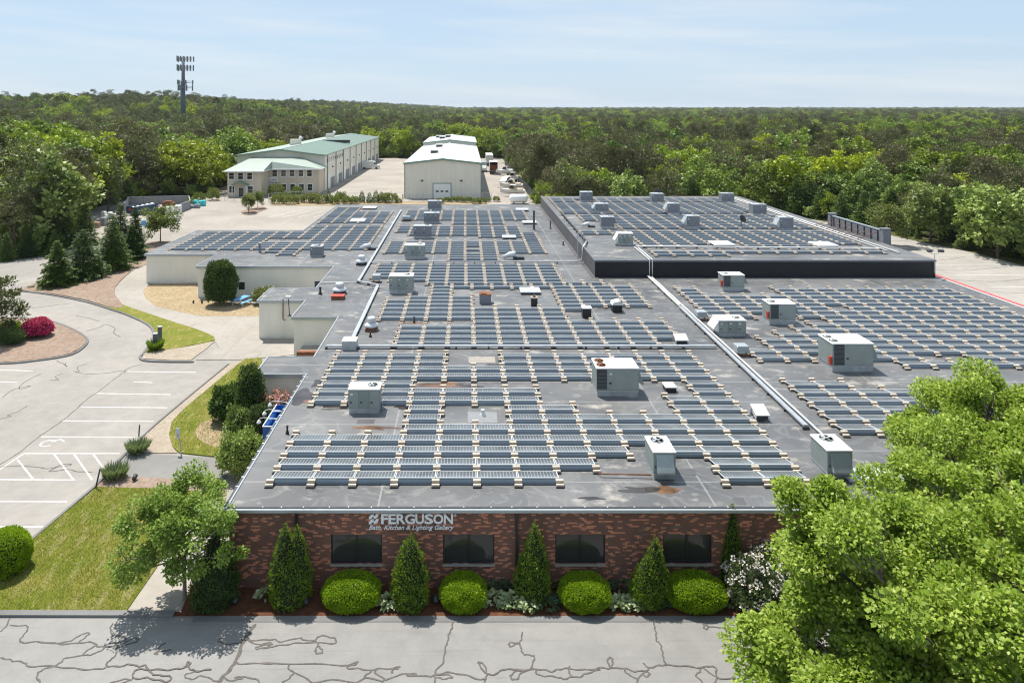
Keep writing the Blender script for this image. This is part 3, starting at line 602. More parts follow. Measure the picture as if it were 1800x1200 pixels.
# raised block
RX0, RX1, RY0, RY1, RZ = 13.7, 49.72, 74.1, 127.8, 5.40
mb = MB(); mb.box(RX0, RX1, RY0, RY1, ROOF - 0.2, RZ - 0.12); up = wb(mb, 'upper_wall', M['membrane_black'], bld)
mb = MB(); mb.box(RX0 - 0.05, RX1 + 0.05, RY0 - 0.05, RY1 + 0.05, RZ - 0.118, RZ); wb(mb, 'upper_roof', M['roof_membrane'], bld)
y = RY0 + 0.03
while y < RY1 - 1:
    mb = MB(); y2 = min(y + 1.9 + RND.random() * 0.3, RY1); mb.box(RX0 - 0.035, RX0 - 0.003, y + 0.02, y2 - 0.02, ROOF + 0.02, RZ - 0.13); wb(mb, 'wall_panel', M['membrane_side'], up, True); y = y2
mb = MB()
for x0, x1, y0, y1 in ((RX0 - .07, RX1 + .07, RY0 - .07, RY0 - .05), (RX0 - .07, RX0 - .05, RY0 - .05, RY1), (RX1 + .05, RX1 + .07, RY0 - .05, RY1)): mb.box(x0, x1, y0, y1, RZ - 0.16, RZ + 0.02)
wb(mb, 'upper_roof_edge', M['screen_grey'], bld)
mb = MB(); mb.box(RX0 - 0.45, RX0 - 0.1, RY0 - 0.1, RY1, ROOF + 0.002, ROOF + 0.015); mb.box(RX0 - 0.45, RX1, RY0 - 0.5, RY0 - 0.1, ROOF + 0.002, ROOF + 0.015); wb(mb, 'wall_flashing', M['membrane_side'], bld)
# openings in the painted walls
def wall_window(x, z, w, h, y, art=False):
    f = MB(); f.box(x - w / 2 - .06, x + w / 2 + .06, y - 0.05, y - 0.004, z - .06, z + h + .06); wn = wb(f, 'window', M['trim_white'], bld)
    g = MB(); g.box(x - w / 2, x + w / 2, y - 0.062, y - 0.052, z, z + h); wb(g, 'pane', M['window_glass'], wn, True)
    if art:
        for k, (a, c) in enumerate((((-.45, -.1), 'blue_paint'), ((-.08, .2), 'brown_cloth'), ((.22, .45), 'red_box'))): b = MB(); b.box(x + a[0] * w, x + a[1] * w, y - 0.067, y - 0.063, z + .1, z + h * (.5 + .12 * k)); wb(b, 'display', M[c], wn, True)
wall_window(-25.4, 0.95, 0.7, 0.85, 79.32); wall_window(-16.6, 0.75, 1.1, 1.15, 79.32, True)
mb = MB(); mb.tube([(-17.0, 65.05, 3.75), (-17.0, 65.02, 1.9), (-16.8, 65.0, 1.8)], 0.055, 8); wb(mb, 'flue_pipe', M['rust'], bld)
mb = MB(); mb.box(-14.0, -10.95, 57.6, 60.0, -0.02, 1.15); wb(mb, 'loading_dock', M['concrete'], bld)
mb = MB(); mb.box(-13.9, -11.0, 57.4, 57.9, 1.15, 1.5); mb.box(-14.0, -11.0, 56.4, 57.3, -0.02, 0.5); wb(mb, 'dock_bumper', M['rust'], bld)
# letters and emblem on the brick front
def text_mesh(txt, bold=0.0, shear=0.0, ext=0.02):
    cu = bpy.data.curves.new('t', 'FONT'); cu.body = txt; cu.size = 1; cu.extrude = ext; cu.offset = bold; cu.shear = shear; cu.resolution_u = 3
    ob = bpy.data.objects.new('t', cu); COL.objects.link(ob); bpy.context.view_layer.update()
    dg = bpy.context.evaluated_depsgraph_get(); me = bpy.data.meshes.new_from_object(ob.evaluated_get(dg)); bpy.data.objects.remove(ob); bpy.data.curves.remove(cu)
    return me
def fit(me, x0, x1, z0, z1, y, th=0.03):
    co = np.zeros(len(me.vertices) * 3); me.vertices.foreach_get('co', co); co = co.reshape(-1, 3); lo, hi = co.min(0), co.max(0)
    out = np.empty_like(co); out[:, 0] = x0 + (co[:, 0] - lo[0]) / (hi[0] - lo[0]) * (x1 - x0); out[:, 2] = z0 + (co[:, 1] - lo[1]) / (hi[1] - lo[1]) * (z1 - z0)
    out[:, 1] = y - (co[:, 2] - lo[2]) / (hi[2] - lo[2]) * th; me.vertices.foreach_set('co', out.ravel()); me.update()
sign = wroot('wall_sign', (-2.4, 31.4, 2.5), label='white raised company lettering and emblem high on the brick front', cat='sign')
YS = YW - 0.012
def letter(name, txt, x0, x1, z0, z1, bold, shear=0.0, mat='white_letter'):
    me = text_mesh(txt, bold, shear); me.materials.clear(); me.materials.append(M[mat]); fit(me, x0, x1, z0, z1, YS)
    o = link(name, me, sign, tuple(-c for c in sign.location)); return o
sc = YS / F
def SX(p): return (p - PX) * sc
def SZ(p): return HC - (p - PY) * sc
for ch, a, b in (('F', 670, 682.3), ('E', 683, 695.8), ('R', 697, 713), ('G', 712, 729.5), ('U', 730, 745.5), ('S', 746.2, 761.5), ('O', 761.8, 779.3), ('N', 780.2, 796.3)):
    letter('letter', ch, SX(a), SX(b), SZ(920), SZ(902.3), 0.028)
letter('tagline', 'Bath, Kitchen & Lighting Gallery', SX(648.5), SX(798), SZ(932.2), SZ(922.0), 0.012, 0.35)
letter('trademark_sign', '\u00ae', SX(797.5), SX(802.5), SZ(907.5), SZ(902.5), 0.0)
def emblem():
    mb = MB(); x0, x1, z0, z1 = SX(648), SX(666), SZ(920), SZ(902.3); w, h = (x1 - x0) / 2, (z1 - z0) / 2; cx, cz = x0 + w, z0 + h
    def arc(ox, oz, sx_, sz_, r0, r1):
        t = np.linspace(0, math.pi / 2, 9)
        poly = [(ox + sx_ * r1 * w * math.sin(a), oz + sz_ * r1 * h * math.cos(a)) for a in t] + [(ox + sx_ * r0 * w * math.sin(a), oz + sz_ * r0 * h * math.cos(a)) for a in t[::-1]]
        mb.prism(poly, 'y', YS - 0.03, YS)
    arc(cx, cz, -1, 1, 0.42, 0.98); arc(cx, cz, 1, -1, 0.42, 0.98)
    arc(cx, z1, 1, -1, 0.42, 0.98) ; arc(cx, z0, -1, 1, 0.42, 0.98)
    o = mb.build('emblem', M['white_letter'], sign, tuple(-c for c in sign.location)); return o
emblem()
mb = MB(); mb.box(11.8, 11.9, YW - 0.08, YW - 0.003, 2.9, 3.05); wb(mb, 'wall_light', M['white_paint'], bld)
# blue awning box with its lamps on the left wall
aw = wroot('awning', (-11.3, 41.6, 2.4), label='blue box awning on the left wall above the shrubs', cat='awning')
mb = MB(); a0, a1, y0, y1, z0, z1 = -11.68, -10.9, 40.2, 43.2, 2.5, 3.2
mb.box(a0, a0 + 0.05, y0, y1, z0, z1); mb.box(a0 + .051, a1, y0, y0 + 0.05, z0, z1); mb.box(a0 + .051, a1, y1 - 0.05, y1, z0, z1); wb(mb, 'awning_panel', M['blue_paint'], aw)
mb = MB(); mb.prism([(a0 + .055, z0 + .05), (a1, z0 + .62), (a1, z0 + .58), (a0 + .055, z0 + .01)], 'y', y0 + .052, y1 - .052); wb(mb, 'awning_canopy', M['table_blue'], aw)
mb = MB(); mb.bar((a0, y0, z1 + .02), (a0, y1, z1 + .02), .06, .04); mb.bar((a0, y0, z1 + .02), (a1, y0, z1 + .02), .06, .04)
for y in (41.2, 42.2): mb.bar((a0, y, z1 + .02), (a1, y, z1 + .02), .05, .04)
wb(mb, 'awning_frame', M['white_paint'], aw)
for i, y in enumerate((40.6, 41.7, 42.9)):
    t = wroot('gooseneck_lamp', (-11.75, y, 3.3), label=('nearest', 'middle', 'farthest')[i] + ' white gooseneck lamp reaching over the blue awning', cat='lamp', group='lamps over the blue awning')
    mb = MB(); mb.tube([(.9, 0, .12), (.5, 0, .22), (0, 0, .26), (-.2, 0, .2), (-.26, 0, .1)], .018, 6); mb.build('lamp_arm', M['white_paint'], t)
    mb = MB(); mb.smooth = True; mb.lathe([(.14, -.06), (.125, 0), (.05, .12), (.02, .14)], 12, (-.26, 0)); mb.build('lamp_shade', M['white_paint'], t)

# ------------------------------------------------------------------ solar arrays
def proto_panel():
    w, y0, y1, z0, z1 = 1.93, 0.03, 1.02, 0.275, 0.095
    P = {}
    g = MB(); v = [(.03, y0 + .03, z0 - .004), (w - .03, y0 + .03, z0 - .004), (w - .03, y1 - .03, z1 + .002), (.03, y1 - .03, z1 + .002)]
    vb = [(a, b, c - .03) for a, b, c in v]
    g.add(v + vb, [(0, 1, 2, 3), (7, 6, 5, 4), (0, 4, 5, 1), (1, 5, 6, 2), (2, 6, 7, 3), (3, 7, 4, 0)])
    P['glass'] = g
    f = MB()
    def bar(a, b, wd): f.bar(a, b, wd, .046)
    f.bar((0, y0 + .015, z0), (w, y0 + .015, z0), .035, .05); f.bar((0, y1 - .015, z1 + .002), (w, y1 - .015, z1 + .002), .035, .05)
    f.bar((.016, y0 + .034, z0 - .003), (.016, y1 - .034, z1 + .004), .034, .046); f.bar((w - .016, y0 + .034, z0 - .003), (w - .016, y1 - .034, z1 + .004), .034, .046)
    P['frame'] = f
    d = MB(); d.prism([(.028, .248), (-.035, .175), (-.07, .10), (-.085, .03), (-.06, .025), (-.045, .095), (-.01, .165), (.03, .215)], 'x', .012, w + .022); P['deflector'] = d
    return P
PP = proto_panel()
def uv_glass(me, b=1):
    uv = me.uv_layers.new(name='UVMap')
    for p in me.polygons:
        for li in p.loop_indices:
            k = me.loops[li].vertex_index % 8 % 4; uv.data[li].uv = ((0, 0), (1, 0), (1, 1), (0, 1))[k]
pm = {'glass': PP['glass'].mesh('glass', M['solar_cells']), 'frame': PP['frame'].mesh('frame', M['alu_frame']), 'wind_deflector': PP['deflector'].mesh('wind_deflector', M['deflector'])}
uv_glass(pm['glass'])
def proto_block():
    lo = MB(); lo.bbox(-.185, .185, -.33, -.19, .06, .15, .012); hi = MB(); hi.bbox(-.185, .185, -.15, .02, .165, .262, .012)
    tr = MB(); tr.box(-.20, .20, -.38, .09, .012, .058); tr.box(-.17, .17, -.148, .01, .06, .163)
    return lo, hi, tr
BL = proto_block()
bmesh_ = [BL[0].mesh('paver', M['paver']), BL[1].mesh('paver', M['paver']), BL[2].mesh('ballast_tray', M['ballast_tray'])]
AR = []   # (name phrase, X0, bay, [(Y, z, [(a, b), ...]) ...] )
def rng(a, b): return list(range(a, b + 1))
A = [rng(0, 6) + [11, 12], rng(0, 7) + [11, 12], rng(0, 8) + rng(10, 12), rng(0, 12), rng(3, 12), [3] + rng(6, 12), [3, 6, 7, 11, 12], rng(0, 6) + [11, 12],
     rng(0, 6) + [12], [0, 1, 2, 12], rng(0, 12), rng(0, 12), rng(0, 3) + rng(6, 12), rng(0, 3) + rng(6, 12)]
AR.append(('front array', -9.30, 1.965, [(33.32 + 1.265 * r, ROOF, s) for r, s in enumerate(A)]))
Bq = [rng(2, 11), rng(2, 12), rng(2, 12), rng(2, 12), rng(5, 12), rng(1, 8), rng(1, 8), rng(1, 9), rng(1, 4) + rng(9, 12), rng(1, 4) + rng(9, 12), rng(2, 4) + rng(9, 12), [3] + rng(9, 12), [3] + rng(9, 12), rng(3, 12)]
AR.append(('array behind the long tray', -9.33, 1.985, [(52.6 + 1.277 * r, ROOF, s) for r, s in enumerate(Bq)]))
B2 = [rng(-2, 6), rng(-4, 4)] + [rng(-5, 4)] * 5
AR.append(('middle array', 0.0, 1.985, [(70.7 + 1.34 * r, ROOF, s) for r, s in enumerate(B2)]))
H = [rng(0, 4), rng(0, 4), rng(0, 5), rng(0, 6), rng(0, 6), [0, 1]]
AR.append(('array beside the maple', 20.7, 1.907, [(38.35 + 1.24 * r, ROOF, s) for r, s in enumerate(H)]))
G = [rng(5, 13), [0, 1, 4, 5] + rng(8, 13), rng(0, 13), rng(1, 13), rng(1, 13), rng(2, 13), rng(3, 13), rng(4, 13), rng(5, 13), [0, 1] + rng(4, 13), rng(0, 13), rng(0, 5) + rng(7, 13), rng(0, 13), rng(0, 13), rng(0, 13), [0] + rng(5, 13), [0] + rng(5, 13)]
AR.append(('right array', 20.7, 1.907, [(48.15 + 1.248 * r, ROOF, s) for r, s in enumerate(G)]))
D = [(82.1, [-1, 0, 1]), (83.4, [-1, 0, 1]), (84.7, [-1, 0, 1])] + [(86.0 + 1.29 * i, rng(-5, 4)) for i in range(6)]
D[3] = (86.0, rng(-5, -1) + rng(1, 4)); D[5] = (88.6, rng(-5, -1) + rng(1, 4))
D += [(93.9 + 1.29 * i, [4]) for i in range(2)] + [(96.5, [1, 2, 3, 4]), (97.8, rng(-4, 4)), (99.1, rng(-4, 4))] + [(100.4 + 1.29 * i, rng(-5, 3)) for i in range(4)]
D += [(107.3 + 1.29 * i, rng(-1, 2)) for i in range(3)] + [(111.2 + 1.29 * i, rng(-5, 4)) for i in range(8)]
AR.append(('back array before the white warehouse', -0.1, 1.99, [(y, ROOF, s) for y, s in D]))
E = [(84.9, [7]), (86.3, [6, 7])] + [(88.1 + 1.29 * i, (rng(0, 11) if i not in (4, 5) else rng(0, 4) + rng(8, 11)) if i < 10 else rng(7, 11)) for i in range(14)]
E += [(108.6 + 1.29 * i, rng(7, 11) if i < 9 else [7, 8]) for i in range(13)]
AR.append(('left wing array', -37.2, 2.05, [(y, ROOF, s) for y, s in E]))
Fq = [(76.0, rng(0, 3)), (77.4, rng(0, 12)), (81.0, rng(0, 2) + rng(6, 9)), (82.3, rng(0, 3) + rng(6, 9) + [11, 12])] + [(83.6 + 1.29 * i, rng(0, 12)) for i in range(4)] + [(88.8 + 1.29 * i, rng(-3, -2) + rng(0, 12)) for i in range(2)]
Fq += [(93.0 + 1.29 * i, rng(-2 if i > 4 else 0, 12)) for i in range(9)] + [(106.2 + 1.29 * i, rng(-3, 11)) for i in range(9)] + [(119.2 + 1.29 * i, rng(-3, 11)) for i in range(4)]
AR.append(('raised roof array', 20.6, 1.97, [(y, RZ, s) for y, s in Fq]))
HIDE = [(-11.6, -10.4)]
allp = []; allb = []
RTU_FOOT = []   # filled below, panels under units are skipped
# ------------------------------------------------------------------ rooftop units
def blades(mb, c, r, z, n=4):
    for k in range(n):
        t = 2 * math.pi * k / n + 0.4; a = Vector((math.cos(t), math.sin(t), 0)); b = Vector((-a.y, a.x, 0)); q = Vector((c[0], c[1], z))
        p = [q + a * r * .15 - b * r * .1, q + a * r * .92 - b * r * .28 + Vector((0, 0, .03)), q + a * r * .92 + b * r * .28 - Vector((0, 0, .03)), q + a * r * .15 + b * r * .1]
        mb.add(p + [v - Vector((0, 0, .012)) for v in p], [(0, 1, 2, 3), (7, 6, 5, 4), (0, 4, 5, 1), (1, 5, 6, 2), (2, 6, 7, 3), (3, 7, 4, 0)])
def rtu(label, xl, xr, yb, d, h, z=ROOF, paint='rtu_paint', fans=((.75, .5, .28),), hood=None, coil=None, red=False, rusty=False, curb=.22, plates=3, top='rtu_top', hood_mat=None):
    """packaged roof unit; xl, xr, yb are its front base in the photograph, d and h its depth and height in metres"""
    zc = z
    X0, Y0, _ = gp(xl, yb, z); X1 = gp(xr, yb, z)[0]; w = X1 - X0
    t = wroot('rooftop_unit', (X0, Y0, z), label=label, cat='air conditioner', group='rooftop air conditioning units')
    RTU_FOOT.append((X0 - .25, X1 + .35, Y0 - .5, Y0 + d + .3, z))
    mb = MB(); mb.box(.04, w - .04, .06, d - .04, 0, curb); mb.box(-.0, w, .0, d, curb, curb + .06); mb.build('curb', M['curb_metal'], t)
    z0, z1 = curb + .062, h
    mb = MB(); mb.bbox(.0, w, .02, d - .02, z0, z1 - .07, .015); body = mb.build('cabinet', M[paint], t)
    mb = MB(); mb.bbox(-.03, w + .03, -.01, d + .01, z1 - .068, z1, .02); tp = mb.build('top_cover', M[top], t)
    for fx, fy, fr in fans:
        mb = MB(); mb.smooth = True; mb.lathe([(fr, z1 + .002), (fr, z1 + .05), (fr * .93, z1 + .05), (fr * .9, z1 + .012)], 18, (fx * w, fy * d)); f = mb.build('fan', M['rust' if rusty else paint], t)
        mb = MB(); mb.lathe([(fr * .9, z1 + .003), (fr * .9, z1 + .012)], 18, (fx * w, fy * d)); mb.build('fan_well', M['rust' if rusty else 'rtu_dark'], f)
        mb = MB(); blades(mb, (fx * w, fy * d), fr * .88, z1 + .035); mb.lathe([(fr * .2, z1 + .014), (fr * .2, z1 + .05)], 10, (fx * w, fy * d)); mb.build('fan_blades', M['rust' if rusty else 'galvanised'], f)
    ph = z1 - .07 - z0
    if coil:
        a, b = coil; mb = MB(); mb.box(a * w, b * w, -.004, .018, z0 + .06, z1 - .10); cg = mb.build('coil_grille', M['coil'], t)
        mb = MB(); zz = z0 + .1
        while zz < z1 - .16: mb.bar((a * w + .02, -.018, zz), (b * w - .02, -.018, zz), .02, .012); zz += .085
        mb.build('louvres', M['rtu_grey'], cg)
    c0 = coil[1] if coil else 0.0
    for k in range(plates):
        a = c0 + (1 - c0) * (k / plates) + .012; b = c0 + (1 - c0) * ((k + 1) / plates) - .012
        mb = MB(); mb.box(a * w, b * w, .004, .0195, z0 + .04, z1 - .09); p = mb.build('access_panel', M['rtu_panel' if paint == 'rtu_paint' and k % 2 == 0 else paint], t)
        mb = MB(); mb.box((a + .04) * w, (a + .10) * w, -.006, .0035, z0 + ph * .30, z0 + ph * .38); mb.build('panel_handle', M['rtu_dark'], p)
        if RND.random() < .6: mb = MB(); mb.box((a + .05) * w, (a + .05) * w + .16, -.004, .0035, z0 + ph * .72, z0 + ph * .72 + .12); mb.build('sticker', M['white_paint'], p)
    if hood == 'R': mb = MB(); mb.prism([(w + .002, z0 + ph * .35), (w + .34, z0 + ph * .22), (w + .34, z0 + ph * .30), (w + .002, z0 + ph * .95)], 'y', .1, d * .75); mb.build('intake_hood', M[paint], t)
    if hood == 'L': mb = MB(); mb.prism([(-.002, z0 + ph * .05), (-.42, z0 + ph * .30), (-.40, z0 + ph * .38), (-.002, z0 + ph * .98)], 'y', .06, d - .06); mb.build('intake_hood', M[top], t)
    if hood == 'F':
        mb = MB(); mb.prism([(.0, z0 + ph * .92), (-.34, z0 + ph * .22), (-.34, z0 + ph * .14), (.0, z0 + ph * .14)], 'x', .12 * w, .88 * w); hd = mb.build('intake_hood', M['fascia_metal'], t)
    if red: mb = MB(); mb.box(-.16, -.005, .05, .3, z0 + .05, z0 + .6); mb.build('disconnect_box', M['red_box'], t)
    mb = MB(); mb.tube([(w + .12, d * .5, 0), (w + .12, d * .5, .45), (w + .005, d * .5, .55)], .025, 6); mb.build('conduit', M['galvanised'], t)
    return t
rtu('grey roof unit with one fan nearest the left edge of the front roof', 612, 667, 727, 1.15, 1.45, fans=((.74, .55, .3),))
rtu('large roof unit with two rusty fans in the front array', 1049, 1123, 697, 1.75, 1.78, fans=((.14, .3, .3), (.14, .72, .3)), hood='R', coil=(.0, .24), rusty=True, plates=1, curb=.32)
rtu('pale upright roof unit close to the brick front gutter', 1149, 1188, 843, 1.65, 1.35, fans=((.45, .72, .33),), hood='F', plates=1, top='rtu_top')
rtu('pale upright roof unit half hidden by the leafy tree', 1455, 1499, 842, 1.7, 1.4, fans=((.45, .72, .34),), hood='F', plates=1)
rtu('largest roof unit with red box standing in the right array', 1464, 1536, 654, 2.0, 1.95, fans=((.12, .3, .3), (.12, .72, .3)), hood='R', coil=(.04, .28), red=True, plates=1, curb=.36)
rtu('roof unit with red box on the right roof, behind the largest one', 1353, 1399, 571, 1.5, 1.75, fans=((.2, .5, .33),), hood='R', coil=(.06, .34), red=True, plates=1, curb=.4)
rtu('low roof unit with slanted left hood beside the long cable tray', 1264, 1312, 592, 1.5, 1.3, fans=((.74, .5, .3),), hood='L', plates=3)
rtu('roof unit with red box standing close before the black wall', 1271, 1309, 512, 1.4, 1.6, fans=((.2, .5, .33),), hood='R', coil=(.06, .34), red=True, plates=1, curb=.35)
rtu('pale-topped roof unit left of the middle array', 684, 726, 517, 1.4, 1.75, fans=((.72, .5, .33),), plates=3, curb=.35)
rtu('roof unit in front of two darker units on the back roof', 711, 746, 456, 1.4, 1.68, fans=((.72, .5, .33),), plates=3, curb=.35)
rtu('dark roof unit with red badge, third from the back edge', 727, 758, 420, 1.3, 1.8, paint='rtu_grey', plates=2, curb=.3, top='curb_metal')
rtu('dark roof unit second from the back edge of the roof', 745, 772, 393, 1.2, 1.65, paint='rtu_grey', plates=3, top='curb_metal')
rtu('dark roof unit at the back edge, in line with the white warehouse', 752, 776, 369, 1.2, 1.6, paint='rtu_grey', plates=3, top='curb_metal')
rtu('small grey condenser on the left wing roof', 545, 566, 452, 1.3, 1.3, paint='rtu_grey', plates=1, top='curb_metal', fans=((.5, .5, .45),), curb=.12)
Z5 = RZ
rtu('roof unit with slanted left hood at the raised roof corner', 1087, 1113, 432, 1.3, 1.45, Z5, hood='L', plates=3, curb=.2)
rtu('tall grey unit with yellow label on the raised roof', 1057, 1080, 403, 1.3, 1.65, Z5, 'rtu_grey', hood='R', plates=1, curb=.3, top='curb_metal')
rtu('low grey unit behind the yellow-labelled one on the raised roof', 1047, 1070, 374, 1.6, 1.4, Z5, 'rtu_grey', hood='L', plates=2, top='curb_metal')
rtu('leftmost grey unit at the back of the raised roof', 1021, 1042, 355, 1.6, 1.7, Z5, 'rtu_grey', plates=2, top='curb_metal')
rtu('tall grey unit in the middle of the raised roof, behind the nearer one', 1174, 1195, 378, 1.5, 1.75, Z5, 'rtu_grey', hood='L', plates=1, curb=.3, top='curb_metal')
rtu('tall grey unit in the middle of the raised roof, nearest the camera', 1208, 1230, 404, 1.4, 1.85, Z5, 'rtu_grey', hood='L', plates=1, curb=.35, top='curb_metal')
rtu('middle grey unit at the back edge of the raised roof', 1146, 1167, 357, 1.6, 1.6, Z5, 'rtu_grey', plates=2, top='curb_metal')
rtu('grey unit at the back right corner of the raised roof', 1269, 1291, 356.5, 1.6, 1.6, Z5, 'rtu_grey', plates=2, top='curb_metal')
rtu('grey unit beside the white pipes near the far right roof edge', 1324, 1348, 378, 1.6, 1.6, Z5, 'rtu_grey', plates=2, top='curb_metal')
rtu('grey unit nearest the braced screen on the raised roof', 1371, 1395, 407, 1.4, 1.85, Z5, 'rtu_grey', hood='L', plates=1, curb=.3, top='curb_metal')

# ------------------------------------------------------------------ place panels and ballast blocks
def covered(x, y, z):
    return any(a < x < b and c < y < d and abs(z - q) < .1 for a, b, c, d, q in RTU_FOOT)
for ai, (phr, X0, bay, rows) in enumerate(AR):
    seen = {}
    for ri, (Y, z, segs) in enumerate(rows):
        kept = []
        for j in segs:
            x = X0 + bay * j; cx = x + bay / 2
            if covered(cx, Y + .5, z): continue
            p = px_of(cx, Y, z)
            if p[0] > 1840: continue
            kept.append(j)
        for k, j in enumerate(kept): allp.append((ai, ri, k + 1, X0 + bay * j + .018, Y, z, bay))
        js = sorted(set(kept) | {j + 1 for j in kept})
        for j in js: seen[(round(Y, 2), j)] = (ri, 0)
        # blocks behind the last row of a run
        nxt = None
        for (Y2, z2, s2) in rows:
            if 0.5 < Y2 - Y < 1.45: nxt = set(s2) | {j + 1 for j in s2}; break
        for j in js:
            if nxt is None or j not in nxt: seen[(round(Y + 1.27, 2), j)] = (ri, 1)
    by = {}
    for (Y, j), (ri, back) in seen.items(): by.setdefault((Y, ri, back), []).append(j)
    for (Y, ri, back), js in by.items():
        for k, j in enumerate(sorted(js)):
            x = X0 + bay * j
            if covered(x, Y, rows[ri][1]): continue
            allb.append((ai, ri, back, k + 1, x, Y, rows[ri][1]))
allp.sort(key=lambda q: q[4]); allb.sort(key=lambda q: q[5])
NPAN = NBLK = 300
for ai, ri, k, x, y, z, bay in allp[:NPAN]:
    t = empty('solar_panel', (x, y, z)); t.scale = (bay / 1.965, 1, 1)
    tag(t, '%s solar panel from left in the %s row of the %s' % (ordw(k), ordw(ri + 1), AR[ai][0]), 'solar panel', 'solar panels of the ' + AR[ai][0])
    for nm in ('glass', 'frame', 'wind_deflector'): link(nm, pm[nm], t)
for ai, ri, back, k, x, y, z in allb[:NBLK]:
    t = empty('ballast_block', (x, y, z))
    tag(t, 'tan ballast block, %s from left %s the %s row, %s' % (ordw(k), 'behind' if back else 'before', ordw(ri + 1), AR[ai][0]), 'block', 'ballast blocks of the ' + AR[ai][0])
    t.rotation_euler = (0, 0, RND.uniform(-.04, .04))
    for m_ in bmesh_: link(m_.name.split('.')[0], m_, t)
def merge(name, items, protos, label_mat, uv=False):
    """one mesh of many shifted copies of small prototypes (MB, material)"""
    V_, F_, MI = [], [], []; base = 0; mats = [m for _, m in protos]
    for mi, (mbp, _) in enumerate(protos):
        pv = np.array(mbp.v); pf = mbp.f
        for (x, y, z, sxx) in items:
            V_.append(pv * (sxx, 1, 1) + (x, y, z)); F_.append((base, mi)); base += len(pv)
    vv = np.concatenate(V_); faces = []
    for (b, mi) in F_:
        for f in protos[mi][0].f: faces.append([b + i for i in f]); MI.append(mi)
    me = bpy.data.meshes.new(name); me.from_pydata(vv.tolist(), [], faces)
    for m in mats: me.materials.append(m)
    me.polygons.foreach_set('material_index', MI)
    if uv:
        ng = len(protos[0][0].v) * len(items); l = me.uv_layers.new(name='UVMap'); vi = np.zeros(len(me.loops), int); me.loops.foreach_get('vertex_index', vi)
        k = vi % 8 % 4; u = np.array([(0, 0), (1, 0), (1, 1), (0, 1)], float)[k]; l.data.foreach_set('uv', u.ravel())
    me.update(); return link(name, me)
o = merge('far_solar_panels', [(x, y, z, bay / 1.965) for _, _, _, x, y, z, bay in allp[NPAN:]], [(PP['glass'], M['solar_cells']), (PP['frame'], M['alu_frame']), (PP['deflector'], M['deflector'])], None, True)
tag(o, 'rows of solar panels on the far roof areas', 'solar panels', kind='stuff')
o = merge('far_ballast_blocks', [(x, y, z, 1) for _, _, _, _, x, y, z in allb[NBLK:]], [(BL[0], M['paver']), (BL[1], M['paver']), (BL[2], M['ballast_tray'])], None)
tag(o, 'tan ballast blocks holding the far solar rows', 'ballast blocks', kind='stuff')

# ------------------------------------------------------------------ cable trays, pipes, vents
def tray(label, pts, w=.32, z=ROOF, step=2.4, mat='galvanised', name='cable_tray', h=.1, lift=.16, cat='cable tray'):
    t = wroot(name, (pts[0][0], pts[0][1], z), label=label, cat=cat)
    for a, b in zip(pts[:-1], pts[1:]):
        a, b = Vector(a), Vector(b); L_ = (b - a).length; k = max(1, round(L_ / step)); d = (b - a) / k; wid = w
        for i in range(k):
            p, q = a + d * i, a + d * (i + 1); e = d.normalized() * .006
            mb = MB(); mb.bar((p.x + e.x, p.y + e.y, z + lift + h / 2), (q.x - e.x, q.y - e.y, z + lift + h / 2), wid, h); wb(mb, 'tray_cover', M[mat], t)
            n_ = Vector((-d.y, d.x)).normalized() * (wid / 2 + .05)
            mb = MB(); mb.bar((p.x - n_.x, p.y - n_.y, z + lift / 2), (p.x + n_.x, p.y + n_.y, z + lift / 2), .11, lift - .004); wb(mb, 'support', M['gutter_dark'], t)
    return t
def pipe(label, pts, r=.05, mat='white_paint', name='pipe', cat='pipe'):
    t = wroot(name, pts[0], label=label, cat=cat); mb = MB(); mb.smooth = True; mb.tube(pts, r, 8); wb(mb, 'pipe_run', M[mat], t)
    (x0, y0, z0), (x1, y1, z1) = pts[0], pts[-1]; return t
tray('wide cable tray running back along the right side of the front array', [(18.95, 39.0), (19.1, 62.5)], .27)
pipe('white conduit running from the black wall towards the leafy tree', [(19.55, 73.9, ROOF + .14), (19.5, 62, ROOF + .14), (19.4, 35.4, ROOF + .14)], .075, 'white_paint')
tray('narrow cable tray from the black wall foot to the middle roof', [(19.2, 73.9), (19.15, 62.8)], .2, mat='white_paint')
tray('long crosswise cable tray behind the front array', [(-10.4, 52.1), (18.6, 52.1)], .28)
tray('cable tray along the left side of the back arrays', [(-11.0, 71.6), (-11.25, 121.5)], .27)
tray('short cable tray ending at the grey junction box', [(-8.7, 53.4), (-8.8, 69.9)], .30)
tray('slanting cable tray joining the two left trays', [(-8.8, 70.2), (-10.9, 71.5)], .25, step=1.3)
tray('second crosswise cable tray on the back roof', [(-10.9, 80.5), (12.9, 80.7)], .24)
tray('dark rail along the left edge of the raised roof', [(14.35, 83.2), (14.45, 107)], .18, RZ, mat='gutter_dark', lift=.25)
tray('white crosswise tray near the front of the raised roof', [(19.6, 80.6), (47.2, 79.4)], .22, RZ, mat='white_paint')
pipe('twin white conduits dropping down the black wall', [(19.4, 80.4, RZ + .15), (19.4, 74.0, RZ + .1), (19.4, 73.95, RZ - .1), (19.4, 73.95, ROOF + .1)], .06)
pipe('second white conduit dropping down the black wall', [(19.7, 80.0, RZ + .15), (19.7, 74.0, RZ + .1), (19.7, 73.95, RZ - .1), (19.7, 73.95, ROOF + .1)], .06)
pipe('outer white pipe along the right edge of the raised roof', [(47.9, 77.4, RZ + .12), (48.0, 126, RZ + .12)], .09)
pipe('inner white pipe along the right edge of the raised roof', [(47.2, 78.5, RZ + .12), (47.3, 126, RZ + .12)], .09)
pipe('thin white pipe crossing to the left roof edge', [(-14.8, 71.4, ROOF + .1), (-11.2, 71.5, ROOF + .1)], .05)
